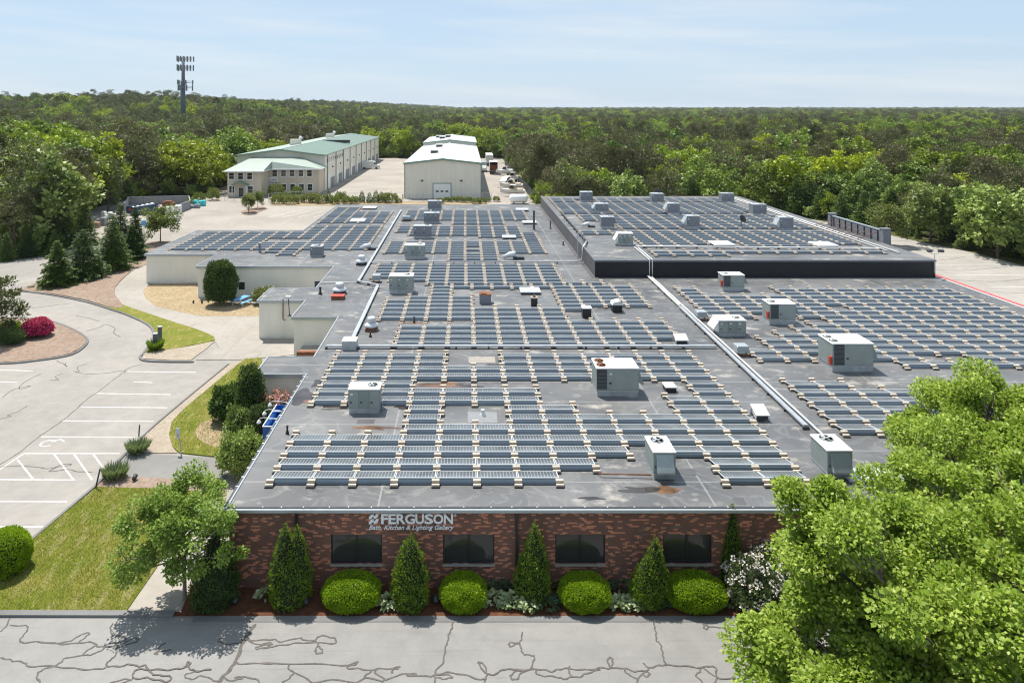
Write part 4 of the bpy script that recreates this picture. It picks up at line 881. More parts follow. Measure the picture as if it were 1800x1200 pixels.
pipe('curved conduit climbing from the roof onto the raised block', [(12.6, 80.6, ROOF + .2), (13.3, 80.6, ROOF + .35), (13.45, 80.7, ROOF + .9), (13.5, 80.9, RZ), (13.8, 81.2, RZ + .3), (14.3, 83, RZ + .3)], .10, 'galvanised')
pipe('thin brown gas pipe lying before the pale upright unit', [(*gp(1053, 836, ROOF)[:2], ROOF + .12), (*gp(1055, 838, ROOF)[:2], ROOF + .16), (*gp(1145, 840, ROOF)[:2], ROOF + .16)], .035, 'rust')
def vent(label, x, y, r=.36, red=False):
    X, Y, Z = gp(x, y, ROOF); t = wroot('roof_vent', (X, Y, Z), label=label, cat='vent', group='white mushroom vents')
    mb = MB(); mb.box(-r * 1.1, r * 1.1, -r * 1.1, r * 1.1, 0, .2); mb.build('curb', M['rust' if red else 'rtu_dark'], t)
    mb = MB(); mb.smooth = True; mb.lathe([(r * .9, .2), (r * 1.35, .34), (r * 1.38, .45), (r * .95, .58), (r * .85, .62)], 18); mb.build('vent_skirt', M['vent_white'], t)
    mb = MB(); mb.smooth = True; mb.lathe([(r * .82, .6), (r * .80, .95), (r * .7, 1.05), (r * .3, 1.1)], 18); mb.build('vent_cap', M['vent_white'], t)
vent('white mushroom vent behind a red plate on the left roof', 597, 516, .5); vent('white mushroom vent right of the short tray', 653, 580, .42, True); vent('white mushroom vent beside the left back array', 635.5, 465, .5)
def box_thing(name, label, cat, x0, x1, yb, d, h, parts, z=ROOF, group=None):
    X0, Y0, _ = gp(x0, yb, z); w = gp(x1, yb, z)[0] - X0; t = wroot(name, (X0, Y0, z), label=label, cat=cat, group=group)
    for nm, mat, f in parts: mb = MB(); f(mb, w, d, h); mb.build(nm, M[mat], t)
    return t
def bx(a, b, c, d_, e, f): return lambda mb, w, d, h: mb.bbox(a * w, b * w, c * d, d_ * d, e * h, f * h, .02)
def cap_rust(mb, w, d, h): mb.box(-.06, w + .06, -.06, d + .06, h, h + .06); mb.box(.1, w * .6, .1, d * .8, h + .06, h + .14)
box_thing('exhaust_box', 'dark exhaust box with rusty lid in the middle array', 'vent', 843, 863, 535, 1.0, .85, [('housing', 'rtu_grey', bx(0, 1, 0, 1, 0, 1)), ('lid', 'rust', cap_rust)], group='exhaust boxes')
box_thing('exhaust_box', 'small black exhaust box with rusty cap', 'vent', 934, 945, 539.5, .6, .75, [('housing', 'black_paint', bx(0, 1, 0, 1, 0, 1)), ('lid', 'patch_tan', lambda mb, w, d, h: mb.box(-.04, w + .04, -.04, d + .04, h, h + .08)), ('stack', 'rust', lambda mb, w, d, h: mb.lathe([(.12, h + .08), (.12, h + .25)], 10, (w / 2, d / 2)))], group='exhaust boxes')
box_thing('exhaust_box', 'black exhaust box with white lid, left of the tilted one', 'vent', 1024.5, 1039.5, 559.5, .7, .8, [('housing', 'black_paint', bx(0, 1, 0, 1, 0, 1)), ('lid', 'white_paint', lambda mb, w, d, h: mb.box(-.05, w + .05, -.05, d + .05, h, h + .1))], group='exhaust boxes')
box_thing('exhaust_box', 'black exhaust box with slanted white hood', 'vent', 1077, 1094, 549.5, .9, .65, [('housing', 'black_paint', bx(0, 1, 0, 1, 0, 1)), ('lid', 'white_paint', lambda mb, w, d, h: mb.prism([(-.05, h), (w + .05, h), (w * .8, h + .38), (.05, h + .22)], 'y', -.05, d))], group='exhaust boxes')
def skyl(label, x0, x1, yb, d, z=ROOF):
    return box_thing('skylight', label, 'skylight', x0, x1, yb, d, .32, [('skylight_curb', 'rtu_dark', bx(0, 1, 0, 1, 0, .6)), ('skylight_lid', 'skylight', lambda mb, w, d, h: mb.bbox(-.05, w + .05, -.05, d + .05, h * .62, h, .04))], z, 'roof skylights')
skyl('long white skylight in the middle array', 916, 950, 518, 1.6); skyl('skylight at the back edge right of the dark units', 908, 929, 371.5, 1.8); skyl('skylight beside the tall vent pipe', 920, 943, 394.5, 1.8)
skyl('skylight at the back edge of the left roof', 637, 660, 368.5, 2.2); skyl('skylight between the left back arrays', 615, 640, 391.5, 2.4); skyl('dark-edged skylight in the back array', 884, 907, 420.5, 1.4)
skyl('left skylight on the raised roof', 1257, 1292, 434.5, 2.4, RZ); skyl('right skylight on the raised roof', 1439, 1474, 436, 2.4, RZ)
box_thing('junction_box', 'grey junction box at the left end of the crosswise tray', 'electrical box', 601, 625.5, 616, 1.0, .75, [('housing', 'curb_metal', bx(0, 1, 0, 1, 0, .85)), ('lid', 'rtu_top', lambda mb, w, d, h: mb.box(-.02, w + .02, -.02, d + .02, h * .86, h * .93))])
def inverter(label, x0, x1, yb, d, h):
    t = box_thing('inverter_cabinet', label, 'electrical box', x0, x1, yb, d, h, [('cabinet', 'white_paint', lambda mb, w, d, h: mb.prism([(0, h * .55), (d, h), (d, h * .55), (d * .15, h * .15)], 'x', 0, w)), ('cover', 'white_paint', lambda mb, w, d, h: mb.bar((w / 2, -.05, h * .6), (w / 2, d + .05, h + .08), w + .1, .05)),
      ('terminal_face', 'rtu_dark', lambda mb, w, d, h: mb.box(.04, w - .04, -.02, d * .15, .12, h * .52)), ('support_frame', 'galvanised', lambda mb, w, d, h: (mb.box(-.1, -.04, -.2, d, .0, .06), mb.box(w + .04, w + .1, -.2, d, .0, .06), mb.box(-.1, w + .1, d - .1, d - .04, .06, .5)))], group='white inverter cabinets')
    return t
inverter('white inverter cabinet beside the wide cable tray end', 1330, 1351, 741, .75, .6); inverter('white inverter cabinet at the right end of the crosswise tray', 1189, 1209, 606, .65, .55)
def small_unit(label, x0, x1, yb, z=ROOF):
    box_thing('combiner_box', label, 'electrical box', x0, x1, yb, .8, .75, [('housing', 'fascia_metal', bx(0, 1, 0, 1, .35, 1)), ('stand', 'rust', lambda mb, w, d, h: (mb.box(-.1, w + .1, .05, .15, .02, .12), mb.box(.1, .16, .1, .7, .12, h * .36), mb.box(w - .16, w - .1, .1, .7, .12, h * .36)))], z, 'small combiner boxes')
small_unit('small grey box on a stand left of the hooded roof unit', 1226, 1243, 564); small_unit('small grey box at the left end of the right array', 1296, 1317, 627); small_unit('small grey box by the left tray bend', 654, 668, 497); small_unit('small box before the back left panels', 707, 721, 389)
def tallpipe(label, x, yb, h, r=.09, z=ROOF, mat='tower_steel'):
    X, Y, Z = gp(x, yb, z); t = wroot('vent_pipe', (X, Y, Z), label=label, cat='pipe', group='vent pipes')
    mb = MB(); mb.lathe([(r * 2.2, 0), (r * 1.6, .12), (r, .2), (r, h - .1), (r * 1.25, h - .1), (r * 1.25, h)], 10); mb.build('pipe_stack', M[mat], t)
tallpipe('tall dark vent pipe on the back roof', 938.5, 405, 2.9, .16); tallpipe('vent pipe by the raised block left wall', 967.5, 402, 1.2); tallpipe('small vent pipe on the bare roof before the raised block', 990, 431, .5); tallpipe('short black vent pipe near the left front panels', 505, 762, .45, .05, mat='black_paint')
tallpipe('black vent pipe left of the mushroom vent', 563, 517, .7, .1, mat='black_paint'); tallpipe('small black pipe before the second mushroom vent', 651, 592, .4, .06, mat='black_paint'); tallpipe('dark flue on the left wing array', 456.5, 444, 1.2, .16, mat='rtu_grey')
tallpipe('thin pipe among the middle array panels', 728, 567, .5, .05, mat='black_paint'); tallpipe('white stub pipe on a square roof patch', 848.5, 730, .35, .09, mat='vent_white')
box_thing('roof_plate', 'red metal plate lying before the left mushroom vent', 'plate', 582, 604, 527, .8, .35, [('plate', 'rust', bx(0, 1, 0, 1, 0, .8)), ('plate_edge', 'red_box', lambda mb, w, d, h: mb.box(-.03, w + .03, -.03, d + .03, h * .81, h))])
box_thing('roof_hatch', 'small square hatch with white lid right of the rusty fans unit', 'hatch', 1171, 1189, 690, .8, .38, [('hatch_frame', 'black_paint', bx(0, 1, 0, 1, 0, .75)), ('hatch_lid', 'white_paint', lambda mb, w, d, h: mb.bbox(-.04, w + .04, -.04, d + .04, h * .76, h, .03))])
def cone_hood(label, x, yb, z=ROOF, s=1.0):
    X, Y, Z = gp(x, yb, z); t = wroot('duct_cowl', (X, Y, Z), label=label, cat='vent', group='white duct cowls')
    mb = MB(); mb.smooth = True; mb.tube([(-.8 * s, 0, .25), (0, 0, .55 * s), (.7 * s, 0, .6 * s)], [.18 * s, .32 * s, .38 * s], 12); mb.build('cowl', M['vent_white'], t)
    mb = MB(); mb.box(.4 * s, 1.7 * s, -.4, .4, 0, .3 * s); mb.build('duct_base', M['rtu_dark'], t)
cone_hood('white duct cowl in front of the back array', 896, 455.5); cone_hood('white duct cowl by the left tray', 643, 439, s=.9)
cone_hood('white pipe cowl on legs at the raised roof edge', 1030, 399, RZ, .7)
def dish(label, x, yb, r, z=RZ):
    X, Y, Z = gp(x, yb, z); t = wroot('satellite_dish', (X, Y, Z), label=label, cat='satellite dish', group='satellite dishes')
    mb = MB(); mb.lathe([(.4, 0), (.4, .05)], 10); mb.tube([(0, 0, .05), (0, 0, 1.0)], .05, 8); mb.build('mast', M['rtu_dark'], t)
    mb = MB(); mb.smooth = True; mb.lathe([(.05, 0), (r * .6, .08), (r, .25), (r * .97, .26), (r * .55, .1), (.03, .03)], 18); d = mb.build('reflector', M['rtu_dark'], t, (0, -.1, 1.2)); d.rotation_euler = (math.radians(62), 0, .5)
    mb = MB(); mb.tube([(0, 0, .02), (0, 0, .6)], .025, 6); q = mb.build('feed_arm', M['rtu_dark'], d)
dish('dark satellite dish standing in the raised roof array', 1303, 401, .55); dish('pale satellite dish at the back edge of the raised roof', 1155, 351.5, .8)
# ladder, flood light, braced screen
t = wroot('roof_ladder', (RX0 - .3, 84.0, ROOF), label='steel ladder up the left wall of the raised block', cat='ladder')
for y in (-.25, .25):
    mb = MB(); mb.tube([(0, y, 0), (0, y, 2.9), (.3, y, 3.05), (.7, y, 2.8), (.7, y, 1.85)], .03, 6); mb.build('rail', M['galvanised'], t)
for k in range(7): mb = MB(); mb.tube([(0, -.22, .25 + .3 * k), (0, .22, .25 + .3 * k)], .018, 6); mb.build('rung', M['galvanised'], t)
t = wroot('flood_light', (49.5, 73.9, 4.1), label='twin flood light on a thin pole at the corner of the black wall', cat='light')
mb = MB(); mb.tube([(0, 0, 0), (0, 0, 2.0)], .035, 8); mb.tube([(-.5, 0, 2.25), (-.35, 0, 2.0), (.35, 0, 2.0), (.5, 0, 2.25)], .025, 6); mb.build('pole', M['galvanised'], t)
for sx_ in (-1, 1): mb = MB(); mb.bbox(-.28, .28, -.12, .18, 0, .2, .02); o = mb.build('lamp_head', M['rtu_dark'], t, (sx_ * .6, -.1, 2.25)); o.rotation_euler = (.35, 0, -.3 * sx_)
t = wroot('roof_screen', (50.1, 90, RZ), label='grey parapet screen with diagonal braces at the right roof edge', cat='screen')
mb = MB(); mb.box(50.0, 50.22, 84.4, 95.6, 4.6, 6.75); wb(mb, 'screen_wall', M['screen_grey'], t); mb = MB(); mb.box(49.95, 50.27, 84.4, 95.6, 6.751, 6.85); wb(mb, 'screen_cap', M['fascia_metal'], t)
for y in (83.6, 95.65): mb = MB(); mb.box(49.85, 50.75, y, y + .75, 4.4, 7.0); mb.box(49.8, 50.8, y - .05, y + .8, 7.0, 7.1); wb(mb, 'pillar', M['screen_grey'], t)
for i in range(8): y = 84.9 + i * 1.45; mb = MB(); mb.bar((47.0, y, RZ + .05), (49.98, y, 6.5), .06, .06); wb(mb, 'brace', M['rust'], t); mb = MB(); mb.box(49.9, 49.99, y - .04, y + .04, RZ, 6.7); wb(mb, 'stud', M['rtu_dark'], t)
# roof lights on the low blocks
for i, (X, Y, lab) in enumerate(((-15.2, 60.3, 'flood light on a black pole at the corner of the low block'),)):
    t = wroot('roof_lamp', (X, Y, ROOF), label=lab, cat='light'); mb = MB(); mb.tube([(0, 0, 0), (-.1, 0, 1.5)], .04, 8); mb.lathe([(.2, 0), (.05, .12)], 10); mb.build('pole', M['black_paint'], t)
    mb = MB(); mb.bbox(-.35, .12, -.16, .16, 1.5, 1.72, .03); mb.build('lamp_head', M['vent_white'], t)
t = wroot('sheet_stack', gp(1535, 838, ROOF), label='pale ribbed sheets lying on the roof beside the tree', cat='sheets')
for k in range(5): mb = MB(); mb.box(-1.4, 1.4, -.55 + k * .24, -.33 + k * .24, .02, .1); mb.build('sheet', M['vent_white'], t)
for i, (x, y, w, d) in enumerate(((643, 741, 1.0, .55), (848, 733, 1.7, 1.4), (847, 632, 1.9, 1.2), (1210, 829, .7, .6), (1300, 880, .5, .5))):
    X, Y, _ = gp(x, y, ROOF); mb = MB(); mb.box(X - w / 2, X + w / 2, Y - d / 2, Y + d / 2, ROOF + .001, ROOF + .008); wb(mb, 'roof_patch', M[('membrane_side', 'patch_grey', 'patch_tan', 'membrane_side', 'membrane_side')[i]], roof, True)

def puddle(x, y, rx, ry, mat, seed):
    r = np.random.default_rng(seed); X, Y, _ = gp(x, y, ROOF); t = np.linspace(0, 2 * math.pi, 15)[:-1]; rr = .55 + .6 * r.random(14)
    pts = smooth([(X + rx * k * math.cos(a), Y + ry * k * math.sin(a)) for a, k in zip(t, rr)], 4, True)
    mb = MB(); mb.prism(pts, 'z', ROOF + .0005, ROOF + .003 + .001 * (seed % 4)); wb(mb, 'puddle', M[mat], roof, True)
for i, q in enumerate(((538, 697, .9, 1.3, 'puddle'), (552, 706, .8, .5, 'puddle_brown'), (590, 716, 1.3, .4, 'puddle'), (770, 677, 1.9, .5, 'puddle_brown'), (815, 679, 1.2, .45, 'puddle'), (560, 672, .5, .8, 'puddle'), (662, 752, 1.6, .25, 'puddle_brown'), (1125, 861, 1.0, .35, 'puddle'), (1172, 862, .8, .4, 'puddle_brown'), (1040, 876, .6, .16, 'puddle'), (720, 715, .9, .35, 'puddle'), (870, 641, .8, .25, 'puddle'), (727, 568, 1.2, .3, 'puddle_brown'), (430, 433, 1.6, .7, 'puddle'))): puddle(*q, i)
# ------------------------------------------------------------------ foliage builders
def unit(a): return a / np.maximum(np.linalg.norm(a, axis=-1, keepdims=True), 1e-9)
def leaves(name, P, D, Nn, L_, W_, mats, mi=None, fold=0.12):
    """folded leaf faces: base points P, directions D, normals N, lengths and widths"""
    P, D, Nn = np.asarray(P, float), unit(np.asarray(D, float)), np.asarray(Nn, float); n = len(P)
    Sd = unit(np.cross(Nn, D)); Up = np.cross(D, Sd)
    L_ = np.broadcast_to(L_, (n,))[:, None]; W_ = np.broadcast_to(W_, (n,))[:, None]
    v = np.empty((n, 4, 3)); mid = P + D * L_ * .5 + Up * W_ * fold
    v[:, 0] = P; v[:, 1] = mid + Sd * W_ * .5; v[:, 2] = P + D * L_ - Up * W_ * fold; v[:, 3] = mid - Sd * W_ * .5
    me = bpy.data.meshes.new(name); me.vertices.add(4 * n); me.vertices.foreach_set('co', v.ravel()); me.loops.add(4 * n)
    me.loops.foreach_set('vertex_index', np.arange(4 * n)); me.polygons.add(n); me.polygons.foreach_set('loop_start', np.arange(0, 4 * n, 4)); me.polygons.foreach_set('loop_total', np.full(n, 4))
    for m in (mats if isinstance(mats, (list, tuple)) else [mats]): me.materials.append(m)
    if mi is not None: me.polygons.foreach_set('material_index', np.asarray(mi, int))
    me.update(calc_edges=True); me.validate(); return me
def rdir(r, n): return unit(r.normal(size=(n, 3)))

def broadleaf(seed, H, R, base, ncl, nlf, ll, mat, crad=.3, top=1.0, trunk_r=.18, limbs=14, bark='bark', squash=.85, lean=(0, 0), rag=.35, cone=0.0, extra=()):
    """trunk with limbs and a crown of leaf clumps; returns (trunk mesh, crown mesh)"""
    r = np.random.default_rng(seed); cz = (base + H) / 2; hz = (H - base) / 2
    d = rdir(r, ncl * 3); d = d[d[:, 2] > -.75][:ncl]; q = len(d)
    lump = 1 + rag * np.sin(d[:, 0] * 3.1 + seed) * np.sin(d[:, 1] * 2.7 + seed * 2) + .12 * r.normal(size=q)
    rr = (r.random(q) ** .33) * .55 + .45; rr = np.where(r.random(q) < .2, rr * .6, rr)
    C = np.c_[d[:, 0] * R, d[:, 1] * R, d[:, 2] * hz] * (rr * lump)[:, None] * .86 + (lean[0], lean[1], cz)
    C[:, :2] *= (1 - cone * np.clip((C[:, 2] - cz) / hz, -.3, 1))[:, None]
    C[:, 2] = np.clip(C[:, 2], base, H * 1.03)
    if len(extra): C = np.r_[C, np.array(extra, float)]; q = len(C)
    cr = R * crad * (.65 + .7 * r.random(q)); k = max(1, nlf // q)
    ci = np.repeat(np.arange(q), k); m = len(ci); o = rdir(r, m) * (r.random(m) ** .45)[:, None] * cr[ci][:, None]; o[:, 2] *= squash
    P = C[ci] + o; out = unit(unit(o) * .7 + unit(P - (lean[0], lean[1], cz)) * .5 + (0, 0, .35))
    D = unit(out + r.normal(size=(m, 3)) * .55); D[:, 2] -= .25; Nn = unit(out * .6 + (0, 0, .7) + r.normal(size=(m, 3)) * .5)
    s = ll * (.65 + .7 * r.random(m)); crown = leaves('crown', P, D, Nn, s, s * (.62 + .25 * r.random(m)), M[mat])
    mb = MB(); top_p = Vector((lean[0] * .8, lean[1] * .8, base + (H - base) * .7)); pts = [Vector((0, 0, -.1)), Vector((lean[0] * .15, lean[1] * .15, base * .6)), Vector((lean[0] * .45, lean[1] * .45, base + (H - base) * .3)), top_p]
    mb.tube(pts, [trunk_r * 1.15, trunk_r * .9, trunk_r * .6, trunk_r * .15], 8)
    for i in r.permutation(q)[:limbs]:
        t = .35 + .5 * r.random(); a = pts[1].lerp(top_p, t * .8); b = Vector(C[i]); mid = a.lerp(b, .5) + Vector((0, 0, -.06 * R)) + Vector(r.normal(size=3)) * .05 * R
        mb.tube([a, mid, b], [trunk_r * .42, trunk_r * .26, trunk_r * .08], 5, False)
        for _ in range(3):
            e = b + Vector(rdir(r, 1)[0]) * R * crad; mb.tube([mid.lerp(b, .6), mid.lerp(e, .75), e], [trunk_r * .13, trunk_r * .09, trunk_r * .03], 4, False)
    return mb.mesh('trunk', M[bark]), crown
def pine(seed, H, R, base, ncl, nlf, mat='pine_needle', ll=.42):
    """irregular pine: flattened tufts of needles on crooked limbs"""
    r = np.random.default_rng(seed); q = ncl; z = base + (H - base) * r.random(q) ** .75; f = (z - base) / (H - base)
    rad = R * np.sqrt(np.clip(1 - (f * .93) ** 2.4, .02, 1)) * (.35 + .65 * r.random(q) ** .5) * (.55 + .45 * np.clip(f * 3, 0, 1)); a = r.random(q) * 6.283
    C = np.c_[rad * np.cos(a), rad * np.sin(a), z]; k = max(1, nlf // q); ci = np.repeat(np.arange(q), k); m = len(ci); cr = R * .27 * (.6 + .7 * r.random(q))
    o = rdir(r, m) * (r.random(m) ** .4)[:, None] * cr[ci][:, None]; o[:, 2] *= .55; P = C[ci] + o
    D = unit(unit(o) + (0, 0, .45) + r.normal(size=(m, 3)) * .4); Nn = unit(r.normal(size=(m, 3)) + (0, 0, .8)); s = ll * (.6 + .7 * r.random(m))
    crown = leaves('crown', P, D, Nn, s, s * .36, M[mat], fold=.05); mb = MB()
    w = [Vector((math.sin(i * 1.7 + seed) * .12, math.cos(i * 2.1 + seed) * .12, H * .93 * i / 5)) for i in range(6)]; w[0] = Vector((0, 0, -.1))
    mb.tube(w, [.2 - .033 * i for i in range(6)], 7)
    for i in r.permutation(q)[:12]:
        p = Vector(C[i]); a_ = Vector((0, 0, max(base * .8, p.z - .5))); mb.tube([a_, a_.lerp(p, .5) + Vector((0, 0, .1)), p], [.07, .05, .015], 4, False)
    return mb.mesh('trunk', M['bark']), crown
def spruce(seed, H, R, nlf, mat='spruce_needle', base=.15, ll=.34, droop=.28):
    """layered conical conifer"""
    r = np.random.default_rng(seed); P, D, Nn, S_ = [], [], [], []; mb = MB(); mb.tube([(0, 0, -.1), (0, 0, H * .5), (0, 0, H * .98)], [.16 * H / 6, .09 * H / 6, .012], 7)
    lev = int(H / .3); per = nlf / sum((1 - i / lev) + .12 for i in range(lev))
    for i in range(lev):
        f = i / lev; z = base + (H - base) * f; Rl = R * (1 - f) ** .85 * (1 + .18 * math.sin(i * 2.4 + seed)) + .08; nb = max(4, int(5 + 9 * (1 - f)))
        k = max(2, int(per * ((1 - f) + .12) / nb))
        for b in range(nb):
            a = 6.283 * (b + r.random() * .8) / nb + i; L_ = Rl * (.75 + .4 * r.random()); u = np.array([math.cos(a), math.sin(a), 0]); s = np.array([-u[1], u[0], 0])
            t = r.random(k) ** .7; sd = r.normal(size=k) * .16 * L_ * (1.15 - t)
            p = np.array([0, 0, z]) + u * (t * L_)[:, None] + s * sd[:, None] + np.array([0, 0, 1]) * (-droop * L_ * t * t + .12 * L_ * t ** 3 + r.normal(size=k) * .05)[:, None]
            d = u + s * np.sign(sd)[:, None] * .7 + np.array([0, 0, -.1]) + r.normal(size=(k, 3)) * .25
            P.append(p); D.append(d); Nn.append(np.tile([0, 0, 1.], (k, 1)) + r.normal(size=(k, 3)) * .45); S_.append(ll * (.6 + .6 * r.random(k)) * (.55 + .45 * (1 - f)))
            if i % 2 == 0: mb.tube([(0, 0, z), tuple(np.array([0, 0, z - droop * L_ * .3]) + u * L_ * .6)], [.03, .008], 4, False)
    s = np.concatenate(S_); return mb.mesh('trunk', M['bark']), leaves('crown', np.concatenate(P), np.concatenate(D), np.concatenate(Nn), s, s * .42, M[mat], fold=.05)
def shell_shrub(seed, n, fn, ll, mats, wid=.5, mi=None, jit=.35, upb=.35, depth=.05):
    """leaf shell over a body; fn(u, v) -> points and outward normals"""
    r = np.random.default_rng(seed); P, O = fn(r, n); P = P - O * (r.random((len(P), 1)) * depth * 2) + O * .02
    D = unit(O * .6 + (0, 0, upb) + r.normal(size=P.shape) * jit); Nn = unit(O + r.normal(size=P.shape) * jit * 1.3 + (0, 0, .25)); s = ll * (.6 + .7 * r.random(len(P)))
    return leaves('foliage', P, D, Nn, s, s * wid, mats, mi)
def ell(rx, ry, rz, cz, p=2.4, zmin=-.2, lump=.0, k=3.0):
    def fn(r, n):
        d = rdir(r, int(n * 1.6)); d = d[d[:, 2] > zmin][:n]; q = (np.abs(d) ** p).sum(1) ** (-1 / p); e = d * q[:, None]; l = 1 + lump * np.sin(d[:, 0] * k + 1) * np.sin(d[:, 1] * k * 1.3 + 2) * np.cos(d[:, 2] * k)
        P = e * l[:, None] * (rx, ry, rz) + (0, 0, cz); return P, unit(e / np.array((rx, ry, rz)))
    return fn
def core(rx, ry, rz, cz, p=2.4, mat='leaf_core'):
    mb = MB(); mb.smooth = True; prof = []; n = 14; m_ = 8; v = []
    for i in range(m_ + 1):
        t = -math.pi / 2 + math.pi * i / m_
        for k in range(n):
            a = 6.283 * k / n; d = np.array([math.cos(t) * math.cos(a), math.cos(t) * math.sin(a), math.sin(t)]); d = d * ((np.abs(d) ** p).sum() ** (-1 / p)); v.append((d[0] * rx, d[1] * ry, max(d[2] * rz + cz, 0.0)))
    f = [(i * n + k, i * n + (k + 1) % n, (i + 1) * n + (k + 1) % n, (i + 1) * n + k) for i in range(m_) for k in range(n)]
    mb.add(v, f); return mb.mesh('dark_core', M[mat])
def cones(tips):
    """bundle of upright tapering spires: (x, y, radius, height)"""
    def fn(r, n):
        wts = np.array([t[2] * t[3] for t in tips]); k = r.choice(len(tips), n, p=wts / wts.sum()); T = np.array(tips)[k]; f = 1 - np.sqrt(r.random(n)); a = r.random(n) * 6.283
        prof = np.where(f < .22, .84 + .72 * f, (1 - ((f - .22) / .78) ** 1.75)) * T[:, 2] * (1 + .10 * np.sin(a * 5 + f * 19) + .06 * np.sin(a * 9 - f * 31)); z = f * T[:, 3]
        P = np.c_[T[:, 0] + prof * np.cos(a), T[:, 1] + prof * np.sin(a), z + .05]; O = unit(np.c_[np.cos(a), np.sin(a), np.full(n, .3)]); return P, O
    return fn
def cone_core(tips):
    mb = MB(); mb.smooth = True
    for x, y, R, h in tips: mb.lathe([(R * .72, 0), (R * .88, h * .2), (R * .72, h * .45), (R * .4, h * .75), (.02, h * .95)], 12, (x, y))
    return mb.mesh('dark_core', M['leaf_core'])

# ------------------------------------------------------------------ forest trees: prototypes, copies, far wood
KINDS = {}   # kind -> list of (trunk mesh, crown mesh, H)
KINDS['oak'] = [(*broadleaf(i + 20, (10, 9, 11, 10.5, 9, 12)[i], (4.2, 4.9, 4.4, 5.0, 4.2, 4.0)[i], 1.3, (60, 70, 50, 75, 55, 64)[i], 3200, .52, 'oak_leaf' if i < 3 else 'oak_leaf_green', (.225, .2, .26, .21, .25, .2)[i], limbs=12, rag=.45, squash=(.8, .6, .9, .65, .8, .7)[i]), 10) for i in range(6)]
KINDS['maple'] = [(*broadleaf(i + 30, 9.0, 3.5, .7, 56, 2900, .5, 'mid_leaf', .235, limbs=12), 9.0) for i in range(3)]
KINDS['pine'] = [(*pine(i + 40, (10, 11, 9, 12, 10, 8.5)[i], (3.4, 3.0, 3.9, 3.2, 3.6, 3.3)[i], (1.6, 3, 1.2, 4, 2.2, 1)[i], (56, 44, 64, 40, 50, 48)[i], 3400), 10.0) for i in range(6)]
KINDS['white_pine'] = [(*pine(i + 50, 12.0, 3.2, 2.0, 50, 2600, 'white_pine_needle'), 12.0) for i in range(2)]
KINDS['spruce'] = [(*spruce(i + 60, 8.0, 2.7, 6000, ll=.5), 8.0) for i in range(2)]
NAMES = {'oak': ('oak_tree', 'bright green leafy tree'), 'maple': ('leafy_tree', 'mid green leafy tree'), 'pine': ('pine_tree', 'dark olive pine'), 'white_pine': ('tall_pine_tree', 'tall feathery pine'), 'spruce': ('spruce_tree', 'dark conical spruce')}
def place_tree(kind, v, X, Y, s, label, group=None, rz=None, sz=1.0, z=0.0):
    tm, cm, H0 = KINDS[kind][v % len(KINDS[kind])]; t = empty(NAMES[kind][0], (X, Y, z), RND.random() * 6.28 if rz is None else rz); t.scale = (s, s, s * sz)
    tag(t, label, 'tree', group); link('trunk', tm, t); link('crown', cm, t); return t
def clear(X, Y):
    """true where no wood grows"""
    if Y < 60: return True
    if -62 < X < 76.2 and Y < 104: return True
    if Y < 104 and X < -62 and Y < 92 + (-62 - X) * .0 + 10: return True
    if 50 < X and Y < 150 and X < 76.2 - max(0, Y - 103) * .3: return True
    if -26 < X < 52 and Y < 133: return True
    if -84 < X < -20 and Y < 136: return X > -61 - max(0, Y - 106) * .45
    if -82 < X < 16.5 and 130 <= Y < 170: return not (X < -78)
    if -66 < X < 16.5 and Y < 302: return True
    return False
cand = []
def field(y0, y1, sp, sc0, sc1, mar=14):
    y = y0
    while y < y1:
        xl, xr = -.70 * y - mar, .82 * y + mar; x = xl
        while x < xr:
            X = x + RND.uniform(-.42, .42) * sp; Y = y + RND.uniform(-.42, .42) * sp
            if not clear(X, Y): cand.append((X, Y, RND.uniform(sc0, sc1)))
            x += sp
        y += sp
field(70, 150, 5.4, .72, 1.15); field(150, 330, 6.4, .72, 1.28); field(330, 700, 8.4, .85, 1.4); field(700, 1600, 14.0, 1.1, 1.6); field(1600, 3400, 27, 1.7, 2.3, 60); field(3400, 8000, 60, 2.6, 3.4, 150)
kinds = ['oak', 'maple', 'pine', 'white_pine', 'spruce']
def pick_kind(X, Y):
    patch = .8 * math.sin(X / 31.0 + 1.3) * math.sin(Y / 43.0 + .4) + .45 * math.sin(X / 13.0 + Y / 17.0) + RND.gauss(0, .6) - (.15 if X > 0 and Y < 330 else 0)
    if X < -60 and Y < 230: patch += .08
    if Y > 330: patch += .12
    if X > 60 and Y < 140: return RND.choice(['maple', 'spruce', 'maple', 'pine', 'spruce'])
    if X > 10 and Y < 150: return RND.choice(['maple', 'spruce', 'oak', 'maple', 'pine'])
    if X < -55 and Y < 125: return RND.choice(['spruce', 'white_pine', 'maple', 'pine'])
    if patch > .44: return 'oak'
    if patch > .16: return RND.choice(['oak', 'maple', 'pine'])
    if X < -20 and Y > 280 and RND.random() < .42: return 'white_pine'
    return 'pine'
trees = []
for X, Y, s in cand:
    k = pick_kind(X, Y); H = KINDS[k][0][2] * s; ok = True
    s = s * (1.18 if k == 'white_pine' and Y > 280 else 1) * (1.42 if X < -58 and 105 < Y < 330 else 1.0)
    trees.append((X, Y, s, k, RND.randrange(12), float(terr(X, Y))))
def vis(t):
    p = px_of(t[0], t[1], t[5] + KINDS[t[3]][0][2] * t[2] * .8); return -30 < p[0] < 1830
near = sorted([t for t in trees if vis(t)], key=lambda t: t[1])
